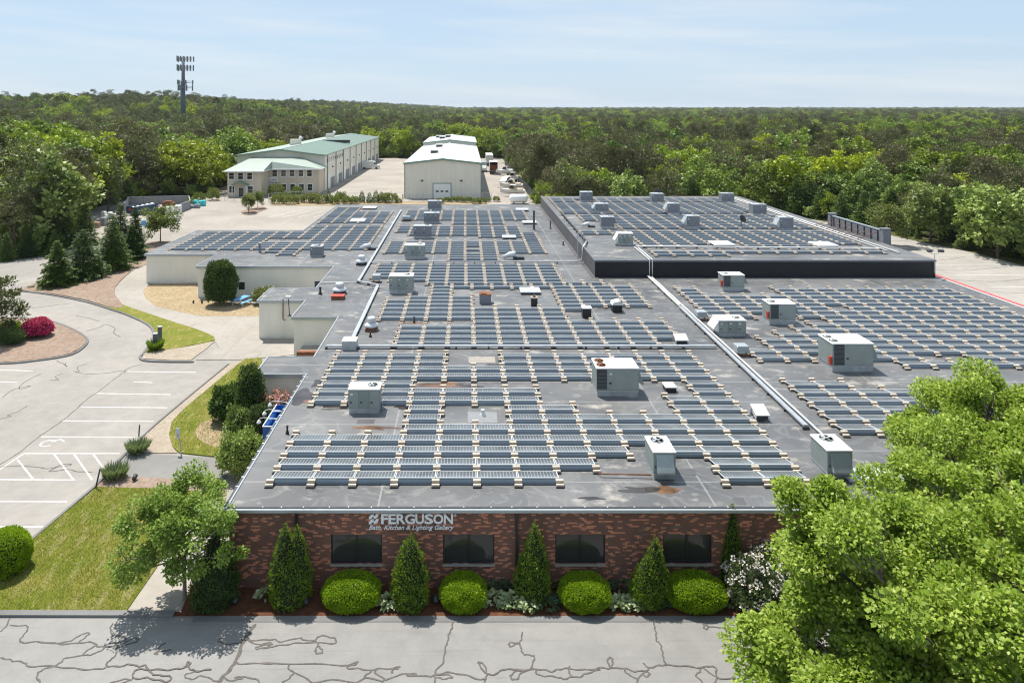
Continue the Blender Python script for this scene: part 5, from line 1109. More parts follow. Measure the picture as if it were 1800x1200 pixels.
# the 300 that show largest: the nearest in view, but not those buried behind the first ranks
def score(t):
    X, Y = t[0], t[1]; edge = 0
    for dx, dy in ((0, -7), (6, -6), (-6, -6), (0, -14)):
        if clear(X + dx, Y + dy): edge += 1
    return Y - 22 * edge
near = sorted(near[:900], key=score)[:292]; nearset = set(id(t) for t in near)
def region(t):
    x = px_of(t[0], t[1], 0)[0]
    return 'left of the spruce bed' if x < 210 else 'left of the green-roofed building' if x < 420 else 'behind the green-roofed building' if x < 660 else 'behind the white warehouse' if x < 880 else 'beyond the raised roof' if x < 1330 else 'beyond the right lot' if x < 1600 else 'at the right picture edge'
grp = {}
for t in near: grp.setdefault((region(t), t[3]), []).append(t)
for (rg, k), L_ in grp.items():
    L_.sort(key=lambda t: px_of(t[0], t[1], 0)[0])
    for i, t in enumerate(L_):
        place_tree(k, t[4], t[0], t[1], t[2], '%s %s from the left in the wood %s' % (ordw(i + 1), NAMES[k][1], rg), 'trees of the wood ' + rg, z=t[5] - .05)
far = [t for t in trees if id(t) not in nearset]
# undergrowth along the wood's edge
for _ in range(9000):
    X, Y = RND.uniform(-120, 150), RND.uniform(84, 310)
    if clear(X, Y): continue
    if any(clear(X + a, Y + b) for a, b in ((0, -7), (-6, -2), (6, -2))): far.append((X, Y, RND.uniform(.26, .5), RND.choice(['maple', 'maple', 'oak', 'spruce']), RND.randrange(12), float(terr(X, Y))))
# far wood: one object, crowns instanced on points
protos = [(k, i) for k in kinds for i in range(len(KINDS[k]))]; pidx = {p: i for i, p in enumerate(protos)}
crown_obj = {}
for o in list(bpy.data.objects):
    if o.name.startswith('crown') and o.parent and o.data.name not in crown_obj: crown_obj[o.data.name] = o
P = np.array([(t[0], t[1], t[5] - .3) for t in far]); me = bpy.data.meshes.new('woodland'); me.vertices.add(len(P)); me.vertices.foreach_set('co', P.ravel())
ai_ = me.attributes.new('which', 'INT', 'POINT'); ai_.data.foreach_set('value', [pidx[(t[3], t[4] % len(KINDS[t[3]]))] for t in far])
af = me.attributes.new('size', 'FLOAT_VECTOR', 'POINT'); af.data.foreach_set('vector', np.array([(t[2], t[2], min(t[2], .95 + .22 * t[2]) * RND.uniform(.78, 1.22)) for t in far], float).ravel()); ar = me.attributes.new('turn', 'FLOAT', 'POINT'); ar.data.foreach_set('value', [RND.random() * 6.28 for t in far])
me.update(); wood = tag(link('woodland', me), 'far-off wood of pines and oaks reaching the horizon', 'wood', kind='stuff')
ng = bpy.data.node_groups.new('scatter_crowns', 'GeometryNodeTree'); ng.interface.new_socket('Geometry', in_out='INPUT', socket_type='NodeSocketGeometry'); ng.interface.new_socket('Geometry', in_out='OUTPUT', socket_type='NodeSocketGeometry')
gi = ng.nodes.new('NodeGroupInput'); go = ng.nodes.new('NodeGroupOutput'); jn = ng.nodes.new('GeometryNodeJoinGeometry'); ip = ng.nodes.new('GeometryNodeInstanceOnPoints')
missing = []
infos = []
for k, i in protos:
    dn = KINDS[k][i][1].name; oi = ng.nodes.new('GeometryNodeObjectInfo'); oi.transform_space = 'ORIGINAL'; oi.inputs['As Instance'].default_value = True
    if dn in crown_obj: oi.inputs['Object'].default_value = crown_obj[dn]
    else: missing.append((k, i)); oi.inputs['Object'].default_value = next(iter(crown_obj.values()))
    infos.append(oi)
for oi in reversed(infos): ng.links.new(oi.outputs['Geometry'], jn.inputs[0])
def attr(nm, ty): n_ = ng.nodes.new('GeometryNodeInputNamedAttribute'); n_.data_type = ty; n_.inputs['Name'].default_value = nm; return next(s for s in n_.outputs if s.name == 'Attribute' and s.enabled)
ip.inputs['Pick Instance'].default_value = True
ng.links.new(gi.outputs[0], ip.inputs['Points']); ng.links.new(jn.outputs[0], ip.inputs['Instance']); ng.links.new(attr('which', 'INT'), ip.inputs['Instance Index']); ng.links.new(attr('size', 'FLOAT_VECTOR'), ip.inputs['Scale'])
cx_ = ng.nodes.new('ShaderNodeCombineXYZ'); ng.links.new(attr('turn', 'FLOAT'), cx_.inputs['Z']); ng.links.new(cx_.outputs[0], ip.inputs['Rotation']); ng.links.new(ip.outputs[0], go.inputs[0])
md = wood.modifiers.new('scatter', 'NODES'); md.node_group = ng
print('forest', len(trees), 'near', len(near), 'missing protos', missing)

# ------------------------------------------------------------------ single trees and shrubs
def plant(name, label, cat, X, Y, parts, group=None, rz=0.0, scale=(1, 1, 1), z=0.05):
    t = empty(name, (X, Y, z), rz); t.scale = scale; tag(t, label, cat, group)
    for nm, me_ in parts: link(nm, me_, t)
    return t
def at_px(x, y): p = gp(x, y); return p[0], p[1]
# big maple at the right and its neighbour behind
tm, cm = broadleaf(101, 10.9, 6.9, .3, 280, 300000, .13, 'maple_leaf', .105, trunk_r=.34, limbs=160, bark='bark_grey', rag=.25, squash=.62, cone=.1,
    extra=[(-7.2, -.4, 4.0), (-7.4, -.5, 3.2), (-6.9, -.8, 2.6), (-6.6, .3, 4.9), (-6.5, -1.2, 3.6), (-6.9, -1.0, 2.2), (-6.4, -.8, 2.0), (-6.0, .8, 5.8), (-5.4, .4, 8.0), (-5.0, .6, 9.2), (-5.7, .2, 7.0), (-6.6, -1.4, 3.0), (-6.0, -1.6, 4.4), (-4.8, .5, 10.0)] + [(-RND.uniform(3.4, 7.1), RND.uniform(-2.2, 1.0), RND.uniform(1.4, 6.2)) for _ in range(44)] + [(-RND.uniform(2.0, 5.6), RND.uniform(-1.5, 1.5), RND.uniform(6.0, 10.2)) for _ in range(22)])
plant('maple_tree', 'big bright green maple filling the lower right corner', 'tree', 15.7, 20.5, [('trunk', tm), ('crown', cm)])
tm, cm = broadleaf(103, 11.6, 5.6, 3.0, 210, 180000, .13, 'maple_leaf', .125, trunk_r=.32, limbs=110, bark='bark_grey', rag=.35, squash=.65, cone=.12)
plant('maple_tree', 'taller bright green maple rising over the right roof', 'tree', 22.6, 27.2, [('trunk', tm), ('crown', cm)])
tm, cm = broadleaf(105, 5.1, 2.45, .75, 96, 19000, .125, 'pear_leaf', .185, trunk_r=.10, limbs=40, bark='bark_grey', rag=.38, squash=.72)
plant('pear_tree', 'small open tree at the left corner of the brick front', 'tree', -12.3, 30.6, [('trunk', tm), ('crown', cm)])
tm, cm = broadleaf(107, 5.9, 2.7, 1.3, 40, 5200, .26, 'hedge_leaf', .28, trunk_r=.10, limbs=16); SM = (tm, cm)
plant('leafy_tree', 'small round tree behind the left wing corner', 'tree', *at_px(282, 427), [('trunk', tm), ('crown', cm)])
tm2, cm2 = KINDS['maple'][1][:2]; plant('leafy_tree', 'big fresh green tree at the right picture edge beyond the lot', 'tree', 76.8, 101.0, [('trunk', tm2), ('crown', cm2)], rz=1.0, scale=(1.35, 1.35, 1.25))
plant('leafy_tree', 'round tree standing at the right lot beside the braced screen', 'tree', *at_px(1565, 432), [('trunk', tm), ('crown', cm)], rz=2, scale=(1.05, 1.05, 1.15))
plant('leafy_tree', 'nearer young tree in the back lot bed', 'tree', *at_px(437, 374), [('trunk', tm), ('crown', cm)], rz=1, scale=(.62, .62, .68))
plant('leafy_tree', 'farther young tree in the back lot bed', 'tree', *at_px(453, 367), [('trunk', tm), ('crown', cm)], rz=3, scale=(.55, .55, .65))
sp_lab = ['dark spruce closest to the drive', 'broad light-tipped spruce second from the drive', 'tallest dark spruce of the row by the left wing', 'spruce next to the left wing corner', 'slim pointed spruce behind the row', 'spruce at the back of the row, near the sign']
for i, (x, y, H, R) in enumerate(((101, 502, 5.6, 2.1), (146, 489, 6.3, 3.0), (197, 474, 7.6, 2.6), (232, 456, 5.0, 2.0), (238, 452, 7.4, 1.5), (212, 452, 7.8, 2.2))):
    tm, cm = spruce(200 + i, H, R * 1.08, 24000, ll=.30); plant('spruce_tree', sp_lab[i], 'tree', *at_px(x, y), [('trunk', tm), ('crown', cm)], 'spruces in the bed by the left wing')
cl_lab = ['slim dark conifer at the left picture edge', 'second slim conifer from the left edge', 'third slim conifer from the left edge', 'light green conifer by the dumpster yard', 'feathery conifer by the dumpster yard', 'bushy conifer below the feathery ones', 'dark conifer left of the spruce row', 'broad conifer behind the spruce row']
for i, (x, y, s, k) in enumerate(((12, 458, .5, 'spruce'), (48, 452, .55, 'spruce'), (95, 450, .5, 'spruce'), (140, 385, .95, 'white_pine'), (190, 372, .9, 'white_pine'), (70, 440, .75, 'spruce'), (110, 436, .85, 'spruce'), (150, 430, .85, 'spruce'))):
    X, Y = at_px(x, y); place_tree(k, i, X, Y, s, cl_lab[i], 'conifers left of the drive')
tm, cm = pine(301, 5.6, 2.3, .8, 44, 5200, 'white_pine_needle', .34); plant('pine_tree', 'pine with bushy boughs on the left planting island', 'tree', *at_px(-8, 600), [('trunk', tm), ('crown', cm)])
# sheared and conical evergreens before the brick front
BX = {}
def round_bush(name, label, X, Y, rx, ry, rz_, n, mat='box_leaf', ll=.075, group=None, p=2.3, cz=None, lump=.075):
    cz = rz_ * .72 if cz is None else cz
    me_ = shell_shrub(int(abs(X * 91 + Y * 7)), n, ell(rx, ry, rz_, cz, p, -.6, lump, 5), ll, M[mat], .55, jit=.6, depth=.035); return plant(name, label, 'shrub', X, Y, [('foliage', me_), ('dark_core', core(rx * .94, ry * .94, rz_ * .94, cz, p))], group)
for i, (x, w, h) in enumerate(((618, 100, 1.5), (814.5, 80, 1.42), (1028, 88, 1.42), (1222, 104, 1.5))):
    X = (x - PX) * 30.35 / F; round_bush('clipped_bush', ('leftmost', 'second', 'third', 'rightmost')[i] + ' clipped round bush under the brick front' + ('' if i in (0, 3) else ' from the left'), X, 30.4, w * 30.2 / F / 2, .92, h * .42, 17000, group='clipped bushes before the brick wall')
def arbor(label, x, yb, top, w, tips, n=9000, mat='arbor_leaf', ll=.11, group='arborvitae before the brick wall'):
    X, Y = at_px(x, yb); h = (yb - top) * Y / F * 1.03; R = w * Y / F / 2; T = [(a * R, b * R, c * R, d * h) for a, b, c, d in tips]
    me_ = shell_shrub(int(x), n, cones(T), ll, M[mat], .38, jit=.55, upb=.8, depth=.06); plant('arborvitae', label, 'shrub', X, Y, [('foliage', me_), ('dark_core', cone_core(T))], group)
arbor('double-tipped arborvitae left of the first clipped bush', 511, 1058, 924, 72, ((-.28, 0, .74, 1.0), (.30, .05, .72, .97), (0, -.2, .8, .6)))
arbor('arborvitae below the company lettering', 721, 1064, 944, 66, ((.05, 0, .9, 1.0), (-.3, .1, .68, .88), (.1, -.15, .85, .55)))
arbor('tall narrow-tipped arborvitae under the middle downspout', 936, 1050, 924, 62, ((.12, 0, .8, 1.0), (-.28, -.1, .74, .72), (.1, -.2, .85, .6)))
arbor('leaning arborvitae left of the rightmost clipped bush', 1142, 1062, 949, 66, ((.3, .05, .66, 1.0), (-.2, -.05, .8, .72), (-.3, -.1, .7, .5)))
arbor('slim arborvitae tight against the brick wall', 1288, 1036, 893, 50, ((0, .1, .62, 1.0), (-.3, .2, .6, .72), (.35, .15, .6, .62), (0, 0, .8, .3)))
arbor('dark broad arborvitae under the small open tree', 379, 1062, 940, 78, ((0, 0, .95, 1.0), (.2, .1, .8, .85), (-.25, -.1, .8, .8)), 9000, 'yew_leaf')
# hostas, flowers, mixed shrubs
def hosta(label, x, y, R, mat='hosta_leaf', n=170, ll=.2):
    X, Y = at_px(x, y); r = np.random.default_rng(int(x * 7 + y)); a = r.random(n) * 6.283; q = R * np.sqrt(r.random(n)); P_ = np.c_[q * np.cos(a), q * .55 * np.sin(a), .08 + .28 * (1 - (q / R) ** 2) * (.7 + .5 * r.random(n))]
    D_ = np.c_[np.cos(a), np.sin(a), .12 * np.ones(n)] + r.normal(size=(n, 3)) * .35; N_ = np.tile([0, -.2, 1.], (n, 1)) + r.normal(size=(n, 3)) * .3; s = ll * (.7 + .6 * r.random(n))
    me_ = leaves('leaf_clump', P_, D_, N_, s, s * .62, M[mat], fold=.18); plant('hosta', label, 'plant', X, Y, [('leaf_clump', me_)], 'hostas in the planting bed', z=.06)
hosta('pale hosta between the first bush and the lettering arborvitae', 684, 1066, .55); hosta('small pale hosta at the foot of the double arborvitae', 468, 1052, .42, n=80); hosta('pale hosta right of the second clipped bush', 872, 1060, .65); hosta('pale hosta left of the tall arborvitae', 905, 1063, .7); hosta('pale hosta at the front of the middle bed', 930, 1072, .45, n=90)
hosta('dark green hosta before the tall arborvitae', 958, 1068, .6, 'hosta_dark'); hosta('pale hosta right of the third clipped bush', 1090, 1066, .55); hosta('pale hosta before the leaning arborvitae', 1122, 1068, .65); hosta('dark hosta under the middle window', 1000, 1030, .7, 'hosta_dark'); hosta('dark hosta behind the second clipped bush', 875, 1030, .7, 'hosta_dark'); hosta('dark hosta behind the third clipped bush', 1082, 1032, .7, 'hosta_dark'); hosta('hosta left of the white flowering shrub', 1292, 1062, .6); hosta('dark hosta before the leaning arborvitae, right side', 1158, 1064, .5, 'hosta_dark')
def flower_shrub(label, x, y, rx, h, leafm, flm, frac=.2, n=4200, ll=.13, lump=.18, cat='shrub', ry=None, name='flowering_shrub', fs=1.0):
    X, Y = at_px(x, y); r = np.random.default_rng(int(x + y * 3)); me_ = shell_shrub(int(x * 3 + y), n, ell(rx, ry or rx * .8, h * .56, h * .52, 2.2, -.7, lump, 4.5), ll, M[leafm], .5, jit=.6, depth=.18)
    parts = [('foliage', me_), ('dark_core', core(rx * .78, (ry or rx * .8) * .78, h * .44, h * .5, 2.2))]
    if flm:
        k = int(n * frac / 14); C, O = ell(rx * 1.02, (ry or rx * .8) * 1.02, h * .57, h * .52, 2.2, -.3, lump, 4.5)(r, k); ci = np.repeat(np.arange(len(C)), 14); o = rdir(r, len(ci)) * .07 * fs
        s = .085 * fs * (.7 + .6 * r.random(len(ci))); parts.append(('blossom', leaves('blossom', C[ci] + o, unit(o) + O[ci] * .5, O[ci] + r.normal(size=o.shape) * .4, s, s * .9, M[flm])))
    return plant(name, label, cat, X, Y, parts)
flower_shrub('white flowering rhododendron at the right end of the bed', 1350, 1070, 1.65, 2.0, 'rhodo_leaf', 'white_flower', .28, 6500, lump=.32)
flower_shrub('magenta azalea on the left planting island', 66, 592, 1.12, 1.4, 'rhodo_leaf', 'magenta_flower', 1.5, 2600, fs=2.0)
flower_shrub('pink rhododendron against the low painted wall', 484, 770, 1.3, 2.6, 'rhodo_leaf', 'pink_flower', .35, 4200, fs=1.5)
flower_shrub('pale pink flowering shrub beside the blue awning', 452, 775, .95, 1.6, 'rhodo_leaf', 'pink_flower', .22, 3400, fs=1.3)
flower_shrub('yellow-green shrub behind the low block', 470, 534, 1.6, 1.6, 'hedge_leaf', 'white_flower', .1, 4000, .18, name='garden_shrub')
flower_shrub('leafy shrub near the front roof corner', 425, 835, 1.25, 2.2, 'mid_leaf', None, n=6500, ll=.17, lump=.4, name='garden_shrub'); flower_shrub('tall dark shrub left of the blue awning', 440, 768, .95, 4.3, 'yew_leaf', None, n=8000, ll=.14, lump=.15, name='garden_shrub')
flower_shrub('dark spreading juniper on the side lawn', 402, 742, 1.15, 2.2, 'spruce_needle', None, n=6000, ll=.2, lump=.3, name='garden_shrub'); flower_shrub('mixed shrub in the middle of the side bed', 428, 780, 1.1, 2.2, 'mid_leaf', None, n=5500, ll=.15, lump=.4, name='garden_shrub'); flower_shrub('shrub at the wall below the awning', 462, 790, .9, 2.6, 'rhodo_leaf', None, n=5000, ll=.14, name='garden_shrub')
flower_shrub('big rounded arborvitae against the painted wall', 388, 536, 1.7, 4.4, 'yew_leaf', None, n=12000, ll=.2, lump=.14, name='rounded_arborvitae')
flower_shrub('clipped dark bush on the left planting island', 20, 606, 1.15, 1.35, 'yew_leaf', None, n=7000, ll=.09, lump=.03, name='clipped_bush'); flower_shrub('bright clipped bush behind the dark one on the island', 16, 591, 1.1, 1.3, 'box_leaf', None, n=6000, ll=.1, lump=.03, name='clipped_bush')
round_bush('clipped_bush', 'clipped bush at the lower left picture edge', *at_px(8, 1004), 1.05, 1.0, 1.05, 12000, 'box_leaf', .085)
def tuft(label, x, y, R, h, mat, n=420):
    X, Y = at_px(x, y); r = np.random.default_rng(int(x * 5 + y)); a = r.random(n) * 6.283; q = R * .55 * np.sqrt(r.random(n)); P_ = np.c_[q * np.cos(a), q * np.sin(a), np.zeros(n) + .02]; D_ = np.c_[np.cos(a) * .55, np.sin(a) * .55, .75 + .4 * r.random(n)]; s = h * (.6 + .6 * r.random(n))
    P2 = P_ + unit(D_) * (r.random((n, 1)) * h * .5)
    plant('grass_tuft', label, 'plant', X, Y, [('leaf_clump', leaves('leaf_clump', np.r_[P_, P2], np.r_[D_, D_ + r.normal(size=D_.shape) * .5], rdir(r, 2 * n), np.r_[s, s * .3], np.r_[s * .09, s * .12], M[mat]))], 'grey-green tufts by the parking lot', z=.06)
tuft('grey-green tuft at the end of the gravel path', 242, 797, .75, .8, 'sage_leaf'); tuft('grey-green tuft beside the leaning stake', 203, 842, .8, .8, 'sage_leaf'); tuft('tall grass clump beside the curb posts', 273, 616, .7, .9, 'arbor_leaf', 500)
# hedge before the storage yard: single shrubs
hl = ['oak', 'box']
k = 0; xs = 488
HG = [shell_shrub(500 + i, 900, ell(1.5, 1.1, 1.0, .8, 2.2, -.6, .22, 4), .3, M['hedge_leaf'], .55, jit=.7, depth=.25) for i in range(3)]
HC_ = [shell_shrub(510 + i, 900, cones([(0, 0, .8, 3.2)]), .28, M['spruce_needle'], .45, jit=.5, upb=.9) for i in range(2)]
while xs < 925:
    X, Y = at_px(xs, 357 + RND.uniform(-3, 2)); k += 1; con = xs in range(556, 585) or 633 < xs < 672 or RND.random() < .12 and xs < 700; s = RND.uniform(.75, 1.25) * (1.0 if xs < 700 else .6)
    if xs < 705 or (760 < xs < 880): plant('hedge_shrub', '%s shrub from the left in the hedge before the storage yard, %s' % (ordw(k), 'pointed' if con else 'rounded'), 'shrub', X, Y, [('foliage', (HC_ if con else HG)[k % 2])], 'hedge before the storage yard', RND.random() * 6, (s, s, s))
    xs += RND.uniform(9, 15)
for i, (x, y, s) in enumerate(((485, 345, 2.0), (522, 345, 1.6), (375, 352, 1.9), (350, 356, 1.5), (335, 362, 1.2))):
    plant('yard_shrub', ('round shrub under the storage sign', 'shrub between the office windows', 'bright shrub left of the office', 'shrub left of the office fence', 'low shrub by the enclosure corner')[i], 'shrub', *at_px(x, y), [('foliage', HG[i % 3])], 'shrubs round the office', i, (s * .62, s * .62, s * .8))
# grass blades on the lawns
def blades_on(name, poly, n, h, seed):
    r = np.random.default_rng(seed); q = np.array(poly); lo, hi = q.min(0), q.max(0); P_ = lo + (hi - lo) * r.random((n, 2)); ins = np.zeros(n, bool); j = len(q) - 1
    for i in range(len(q)):
        c = ((q[i, 1] > P_[:, 1]) != (q[j, 1] > P_[:, 1])) & (P_[:, 0] < (q[j, 0] - q[i, 0]) * (P_[:, 1] - q[i, 1]) / (q[j, 1] - q[i, 1] + 1e-12) + q[i, 0]); ins ^= c; j = i
    P_ = P_[ins]; m = len(P_); D_ = np.c_[r.normal(size=(m, 2)) * .55, np.ones(m) * .8]; s = h * (.5 + .8 * r.random(m))
    row = np.sin(P_[:, 0] * 6.2 + .9 * np.sin(P_[:, 1] * .8)) + .9 * np.sin(P_[:, 1] * 2.3 + P_[:, 0] * 5.1) + r.normal(size=m) * .45
    mi = (row > 1.15).astype(int); D_[mi == 1, 2] *= .25
    o = link(name, leaves(name, np.c_[P_, np.full(m, .085)], D_, rdir(r, m), s, s * .28, [M['grass_blade'], M['straw']], mi))
    return o
tag(blades_on('lawn_grass', gpl([(-20, 1076), (222, 1076), (250, 1036), (275, 1000), (300, 952), (330, 906), (380, 870), (300, 861), (170, 858), (42, 962), (18, 985), (-20, 1010)]), 42000, .075, 5), 'mown grass blades of the front left lawn', 'grass', kind='stuff')
tag(blades_on('side_lawn_grass', gpl([(297, 765), (302, 742), (330, 714), (405, 652), (430, 632), (460, 630), (460, 650), (430, 800), (400, 806), (315, 797)]), 20000, .09, 6), 'grass blades of the side lawn by the shrubs', 'grass', kind='stuff')
# ------------------------------------------------------------------ green-roofed storage building
st = wroot('storage_building', (-48, 230, 0), label='long cream storage building with a green metal roof and office front', cat='building')
sx0, sx1, sy0, sy1, ez, rz_ = -59.5, -36.7, 182.0, 294.0, 9.15, 10.7; rx_ = -48.1
mb = MB(); mb.prism([(sx0, 0), (sx1, 0), (sx1, ez), (rx_, rz_ - .15), (sx0, ez)], 'y', sy0, sy1); wb(mb, 'wall', M['siding_cream'], st)
for nm, a, b, za, zb, mat in (('roof', sx0 - 1.0, rx_, ez - .1, rz_, 'roof_green_pale'), ('roof', rx_, sx1 + .5, rz_, ez + .08, 'roof_green')):  # one roof metal: sunlit and shaded slopes put into two colours
    mb = MB(); mb.prism([(a, za), (b, zb), (b, zb + .15), (a, za + .15)], 'y', sy0 - 1.0, sy1 + .5); r_ = wb(mb, nm, M[mat], st)
mb = MB(); mb.prism([(sx0 - 1.0, ez - .25), (rx_, rz_ - .15), (sx1 + .5, ez - .08), (sx1 + .5, ez + .2), (rx_, rz_ + .2), (sx0 - 1.0, ez + .1)], 'y', sy0 - 1.12, sy0 - 1.01); wb(mb, 'roof_trim', M['trim_green'], st)
mb = MB(); mb.box(rx_ - .25, rx_ + .25, sy0 - 1, sy1 + .5, rz_ + .12, rz_ + .22); wb(mb, 'ridge_cap', M['roof_green_pale'], st)
for x, y, mat in ((-51.5, 213, 'siding_cream'), (-50.5, 262, 'siding_cream')):
    mb = MB(); mb.box(x - 1.8, x + 1.2, y - 1, y + 1, ez + .5, 12.0); v_ = wb(mb, 'roof_vent_box', M[mat], st); mb = MB(); mb.lathe([(.5, 12.0), (.6, 12.5), (.2, 13)], 10, (x + 1.2, y)); wb(mb, 'vent_cap', M['vent_white'], v_, True)
mb = MB(); mb.box(-48, -38.5, 232, 232.6, 9.9, 10.9); wb(mb, 'roof_step', M['rtu_dark'], st)
for i in range(9):        # roll-up doors and downspouts of the yard side
    y = 186 + i * 12.0; mb = MB(); mb.box(sx1 + .004, sx1 + .10, y, y + 3.2, 0.02, 4.0); d = wb(mb, 'roll_up_door', M['trim_white'], st)
    mb = MB(); mb.box(sx1 + .004, sx1 + .06, y + 3.8, y + 9.5, .02, 2.6); wb(mb, 'stone_panel', M['rust' if False else 'wall_grey'], st)
    mb = MB(); mb.box(sx1 + .02, sx1 + .22, y - .9, y - .7, .02, ez); wb(mb, 'downspout', M['trim_green'], st)
    mb = MB(); mb.box(sx1 + .004, sx1 + .3, y + 6, y + 6.4, 5.2, 5.6); wb(mb, 'wall_lamp', M['rtu_dark'], st)
for i in range(9):
    y = 184 + i * 2.9; mb = MB(); mb.box(sx1 + .004, sx1 + .08, y, y + 1.3, 6.9, 8.3); w = wb(mb, 'window', M['trim_white'], st); mb = MB(); mb.box(sx1 + .081, sx1 + .09, y + .15, y + 1.15, 7.05, 8.15); wb(mb, 'pane', M['window_glass'], w, True)
# office front: two bays under a hipped roof
BY0, BY1, LY = 176.0, 181.9, 169.5
mb = MB(); mb.box(-57.8, -49.6, LY, BY1, 0, 6.3); mb.box(-49.59, -36.9, BY0, BY1, 0, 6.25); wb(mb, 'office_wall', M['siding_tan'], st)
mb = MB()
mb.add([(-58.6, LY - .9, 6.25), (-48.9, LY - .9, 6.25), (-48.9, BY0 - .9, 6.25), (-36.0, BY0 - .9, 6.25), (-36.0, BY1, 6.25), (-43.0, BY1, 8.75), (-55.5, BY1, 8.75), (-58.6, BY1, 6.25), (-48.9, 176.2, 8.0)],
       [(0, 1, 8, 6), (1, 2, 8), (8, 2, 3, 5), (8, 5, 6), (3, 4, 5), (7, 0, 6)]); wb(mb, 'office_roof', M['roof_green_pale'], st)
mb = MB(); mb.box(-58.7, -48.8, LY - 1.0, LY - .85, 6.05, 6.3); mb.box(-48.95, -48.8, LY - .84, BY0 - .85, 6.05, 6.3); mb.box(-48.79, -35.9, BY0 - 1.0, BY0 - .85, 6.05, 6.3); wb(mb, 'office_eave', M['trim_white'], st)
def off_win(x, z, y, w=1.15, h=1.55):
    mb = MB(); mb.box(x - w / 2 - .17, x + w / 2 + .17, y - .07, y - .004, z - .17, z + h + .17); f = wb(mb, 'window', M['trim_white'], st)
    for k in (0, 1): mb = MB(); mb.box(x - w / 2, x + w / 2, y - .085, y - .071, z + k * h / 2 + .03 * k, z + (k + 1) * h / 2 - .03 * (1 - k)); wb(mb, 'pane', M['window_glass'], f, True)
def wx(px, Y): return (px - PX) * Y / F
for p in (407, 423, 439): off_win(wx(p, LY), 4.25, LY)
for p in (407.5, 440): off_win(wx(p, LY), .95, LY, 1.2, 1.6)
for p in (467.5, 483, 498.5, 513.5, 529, 544): off_win(wx(p, BY0), 4.35, BY0)
for p in (468.5, 499, 514.5, 530, 545): off_win(wx(p, BY0), .8, BY0)
dx = wx(424, LY); mb = MB(); mb.box(dx - .75, dx + .75, LY - .08, LY - .004, .02, 2.35); d = wb(mb, 'door', M['trim_white'], st); mb = MB(); mb.box(dx - .6, dx + .6, LY - .095, LY - .081, .1, 2.2); wb(mb, 'pane', M['window_glass'], d, True)
mb = MB(); mb.prism([(dx - 2.0, 3.0), (dx, 4.0), (dx + 2.0, 3.0), (dx + 2.0, 2.8), (dx, 3.75), (dx - 2.0, 2.8)], 'y', LY - 1.7, LY - .1); wb(mb, 'door_canopy', M['trim_green'], st)
for s_ in (-1.7, 1.7): mb = MB(); mb.box(dx + s_ - .07, dx + s_ + .07, LY - 1.6, LY - 1.46, .0, 2.85); wb(mb, 'post', M['trim_white'], st)
sg = wroot('storage_sign', (wx(475, BY0), BY0 - .1, 3), label='white sign with dark lettering on the storage office wall', cat='sign')
mb = MB(); x0, x1, z0, z1 = wx(462, BY0), wx(489, BY0), 2.45, 4.0; mb.box(x0, x1, BY0 - .17, BY0 - .09, z0, z1); wb(mb, 'sign_board', M['trim_white'], sg)
me_ = text_mesh('SELF STORAGE', .03); me_.materials.clear(); me_.materials.append(M['navy_steel']); fit(me_, x0 + .2, x1 - .2, z0 + .15, z0 + .55, BY0 - .172, .03); link('lettering', me_, sg, tuple(-c for c in sg.location))
mb = MB()
for a, b in ((.05, .36), (.42, .57), (.63, .96)):     # a first line too small to read: rows of short strokes
    u = a
    while u < b - .02: mb.box(x0 + (x1 - x0) * u, x0 + (x1 - x0) * (u + .018), BY0 - .2, BY0 - .172, z0 + .82, z0 + 1.12); u += .032
wb(mb, 'lettering', M['navy_steel'], sg)
# ------------------------------------------------------------------ white-roofed warehouse
wh = wroot('warehouse', (-5.6, 210, 0), label='cream metal warehouse with a white ridged roof and big white door', cat='building')
wx0, wx1, wy0, wy1, we, wr = -14.6, 3.5, 166.3, 240.0, 8.35, 9.4; wm = (wx0 + wx1) / 2
mb = MB(); mb.prism([(wx0, 0), (wx1, 0), (wx1, we), (wm, wr - .12), (wx0, we)], 'y', wy0, wy1); mb.prism([(wx0, 0), (wx1, 0), (wx1, we + 1.1), (wm, wr + 1.0), (wx0, we + 1.1)], 'y', wy1 + .01, 286); wb(mb, 'wall', M['siding_cream'], wh)
for y0, y1, dz in ((wy0 - .3, wy1 - .02, 0), (wy1 - .3, 286.3, 1.15)):
    for a, b, za, zb in ((wx0 - .25, wm, we, wr), (wm, wx1 + .25, wr, we)):
        mb = MB(); mb.prism([(a, za + dz), (b, zb + dz), (b, zb + dz + .14), (a, za + dz + .14)], 'y', y0, y1); wb(mb, 'roof', M['roof_white'], wh)
    mb = MB(); mb.box(wm - .3, wm + .3, y0, y1, wr + dz + .12, wr + dz + .22); wb(mb, 'ridge_cap', M['white_paint'], wh)
    mb = MB(); mb.prism([(wx0 - .3, we + dz - .22), (wm, wr + dz - .22), (wx1 + .3, we + dz - .22), (wx1 + .3, we + dz + .17), (wm, wr + dz + .17), (wx0 - .3, we + dz + .17)], 'y', y0 - .12, y0 - .01); wb(mb, 'roof_trim', M['trim_green'], wh)
for x in (wx0 - .06, wx1 + .0): mb = MB(); mb.box(x, x + .22, wy0 - .05, wy0 + .2, 0, we - .2); wb(mb, 'corner_trim', M['trim_green'], wh)
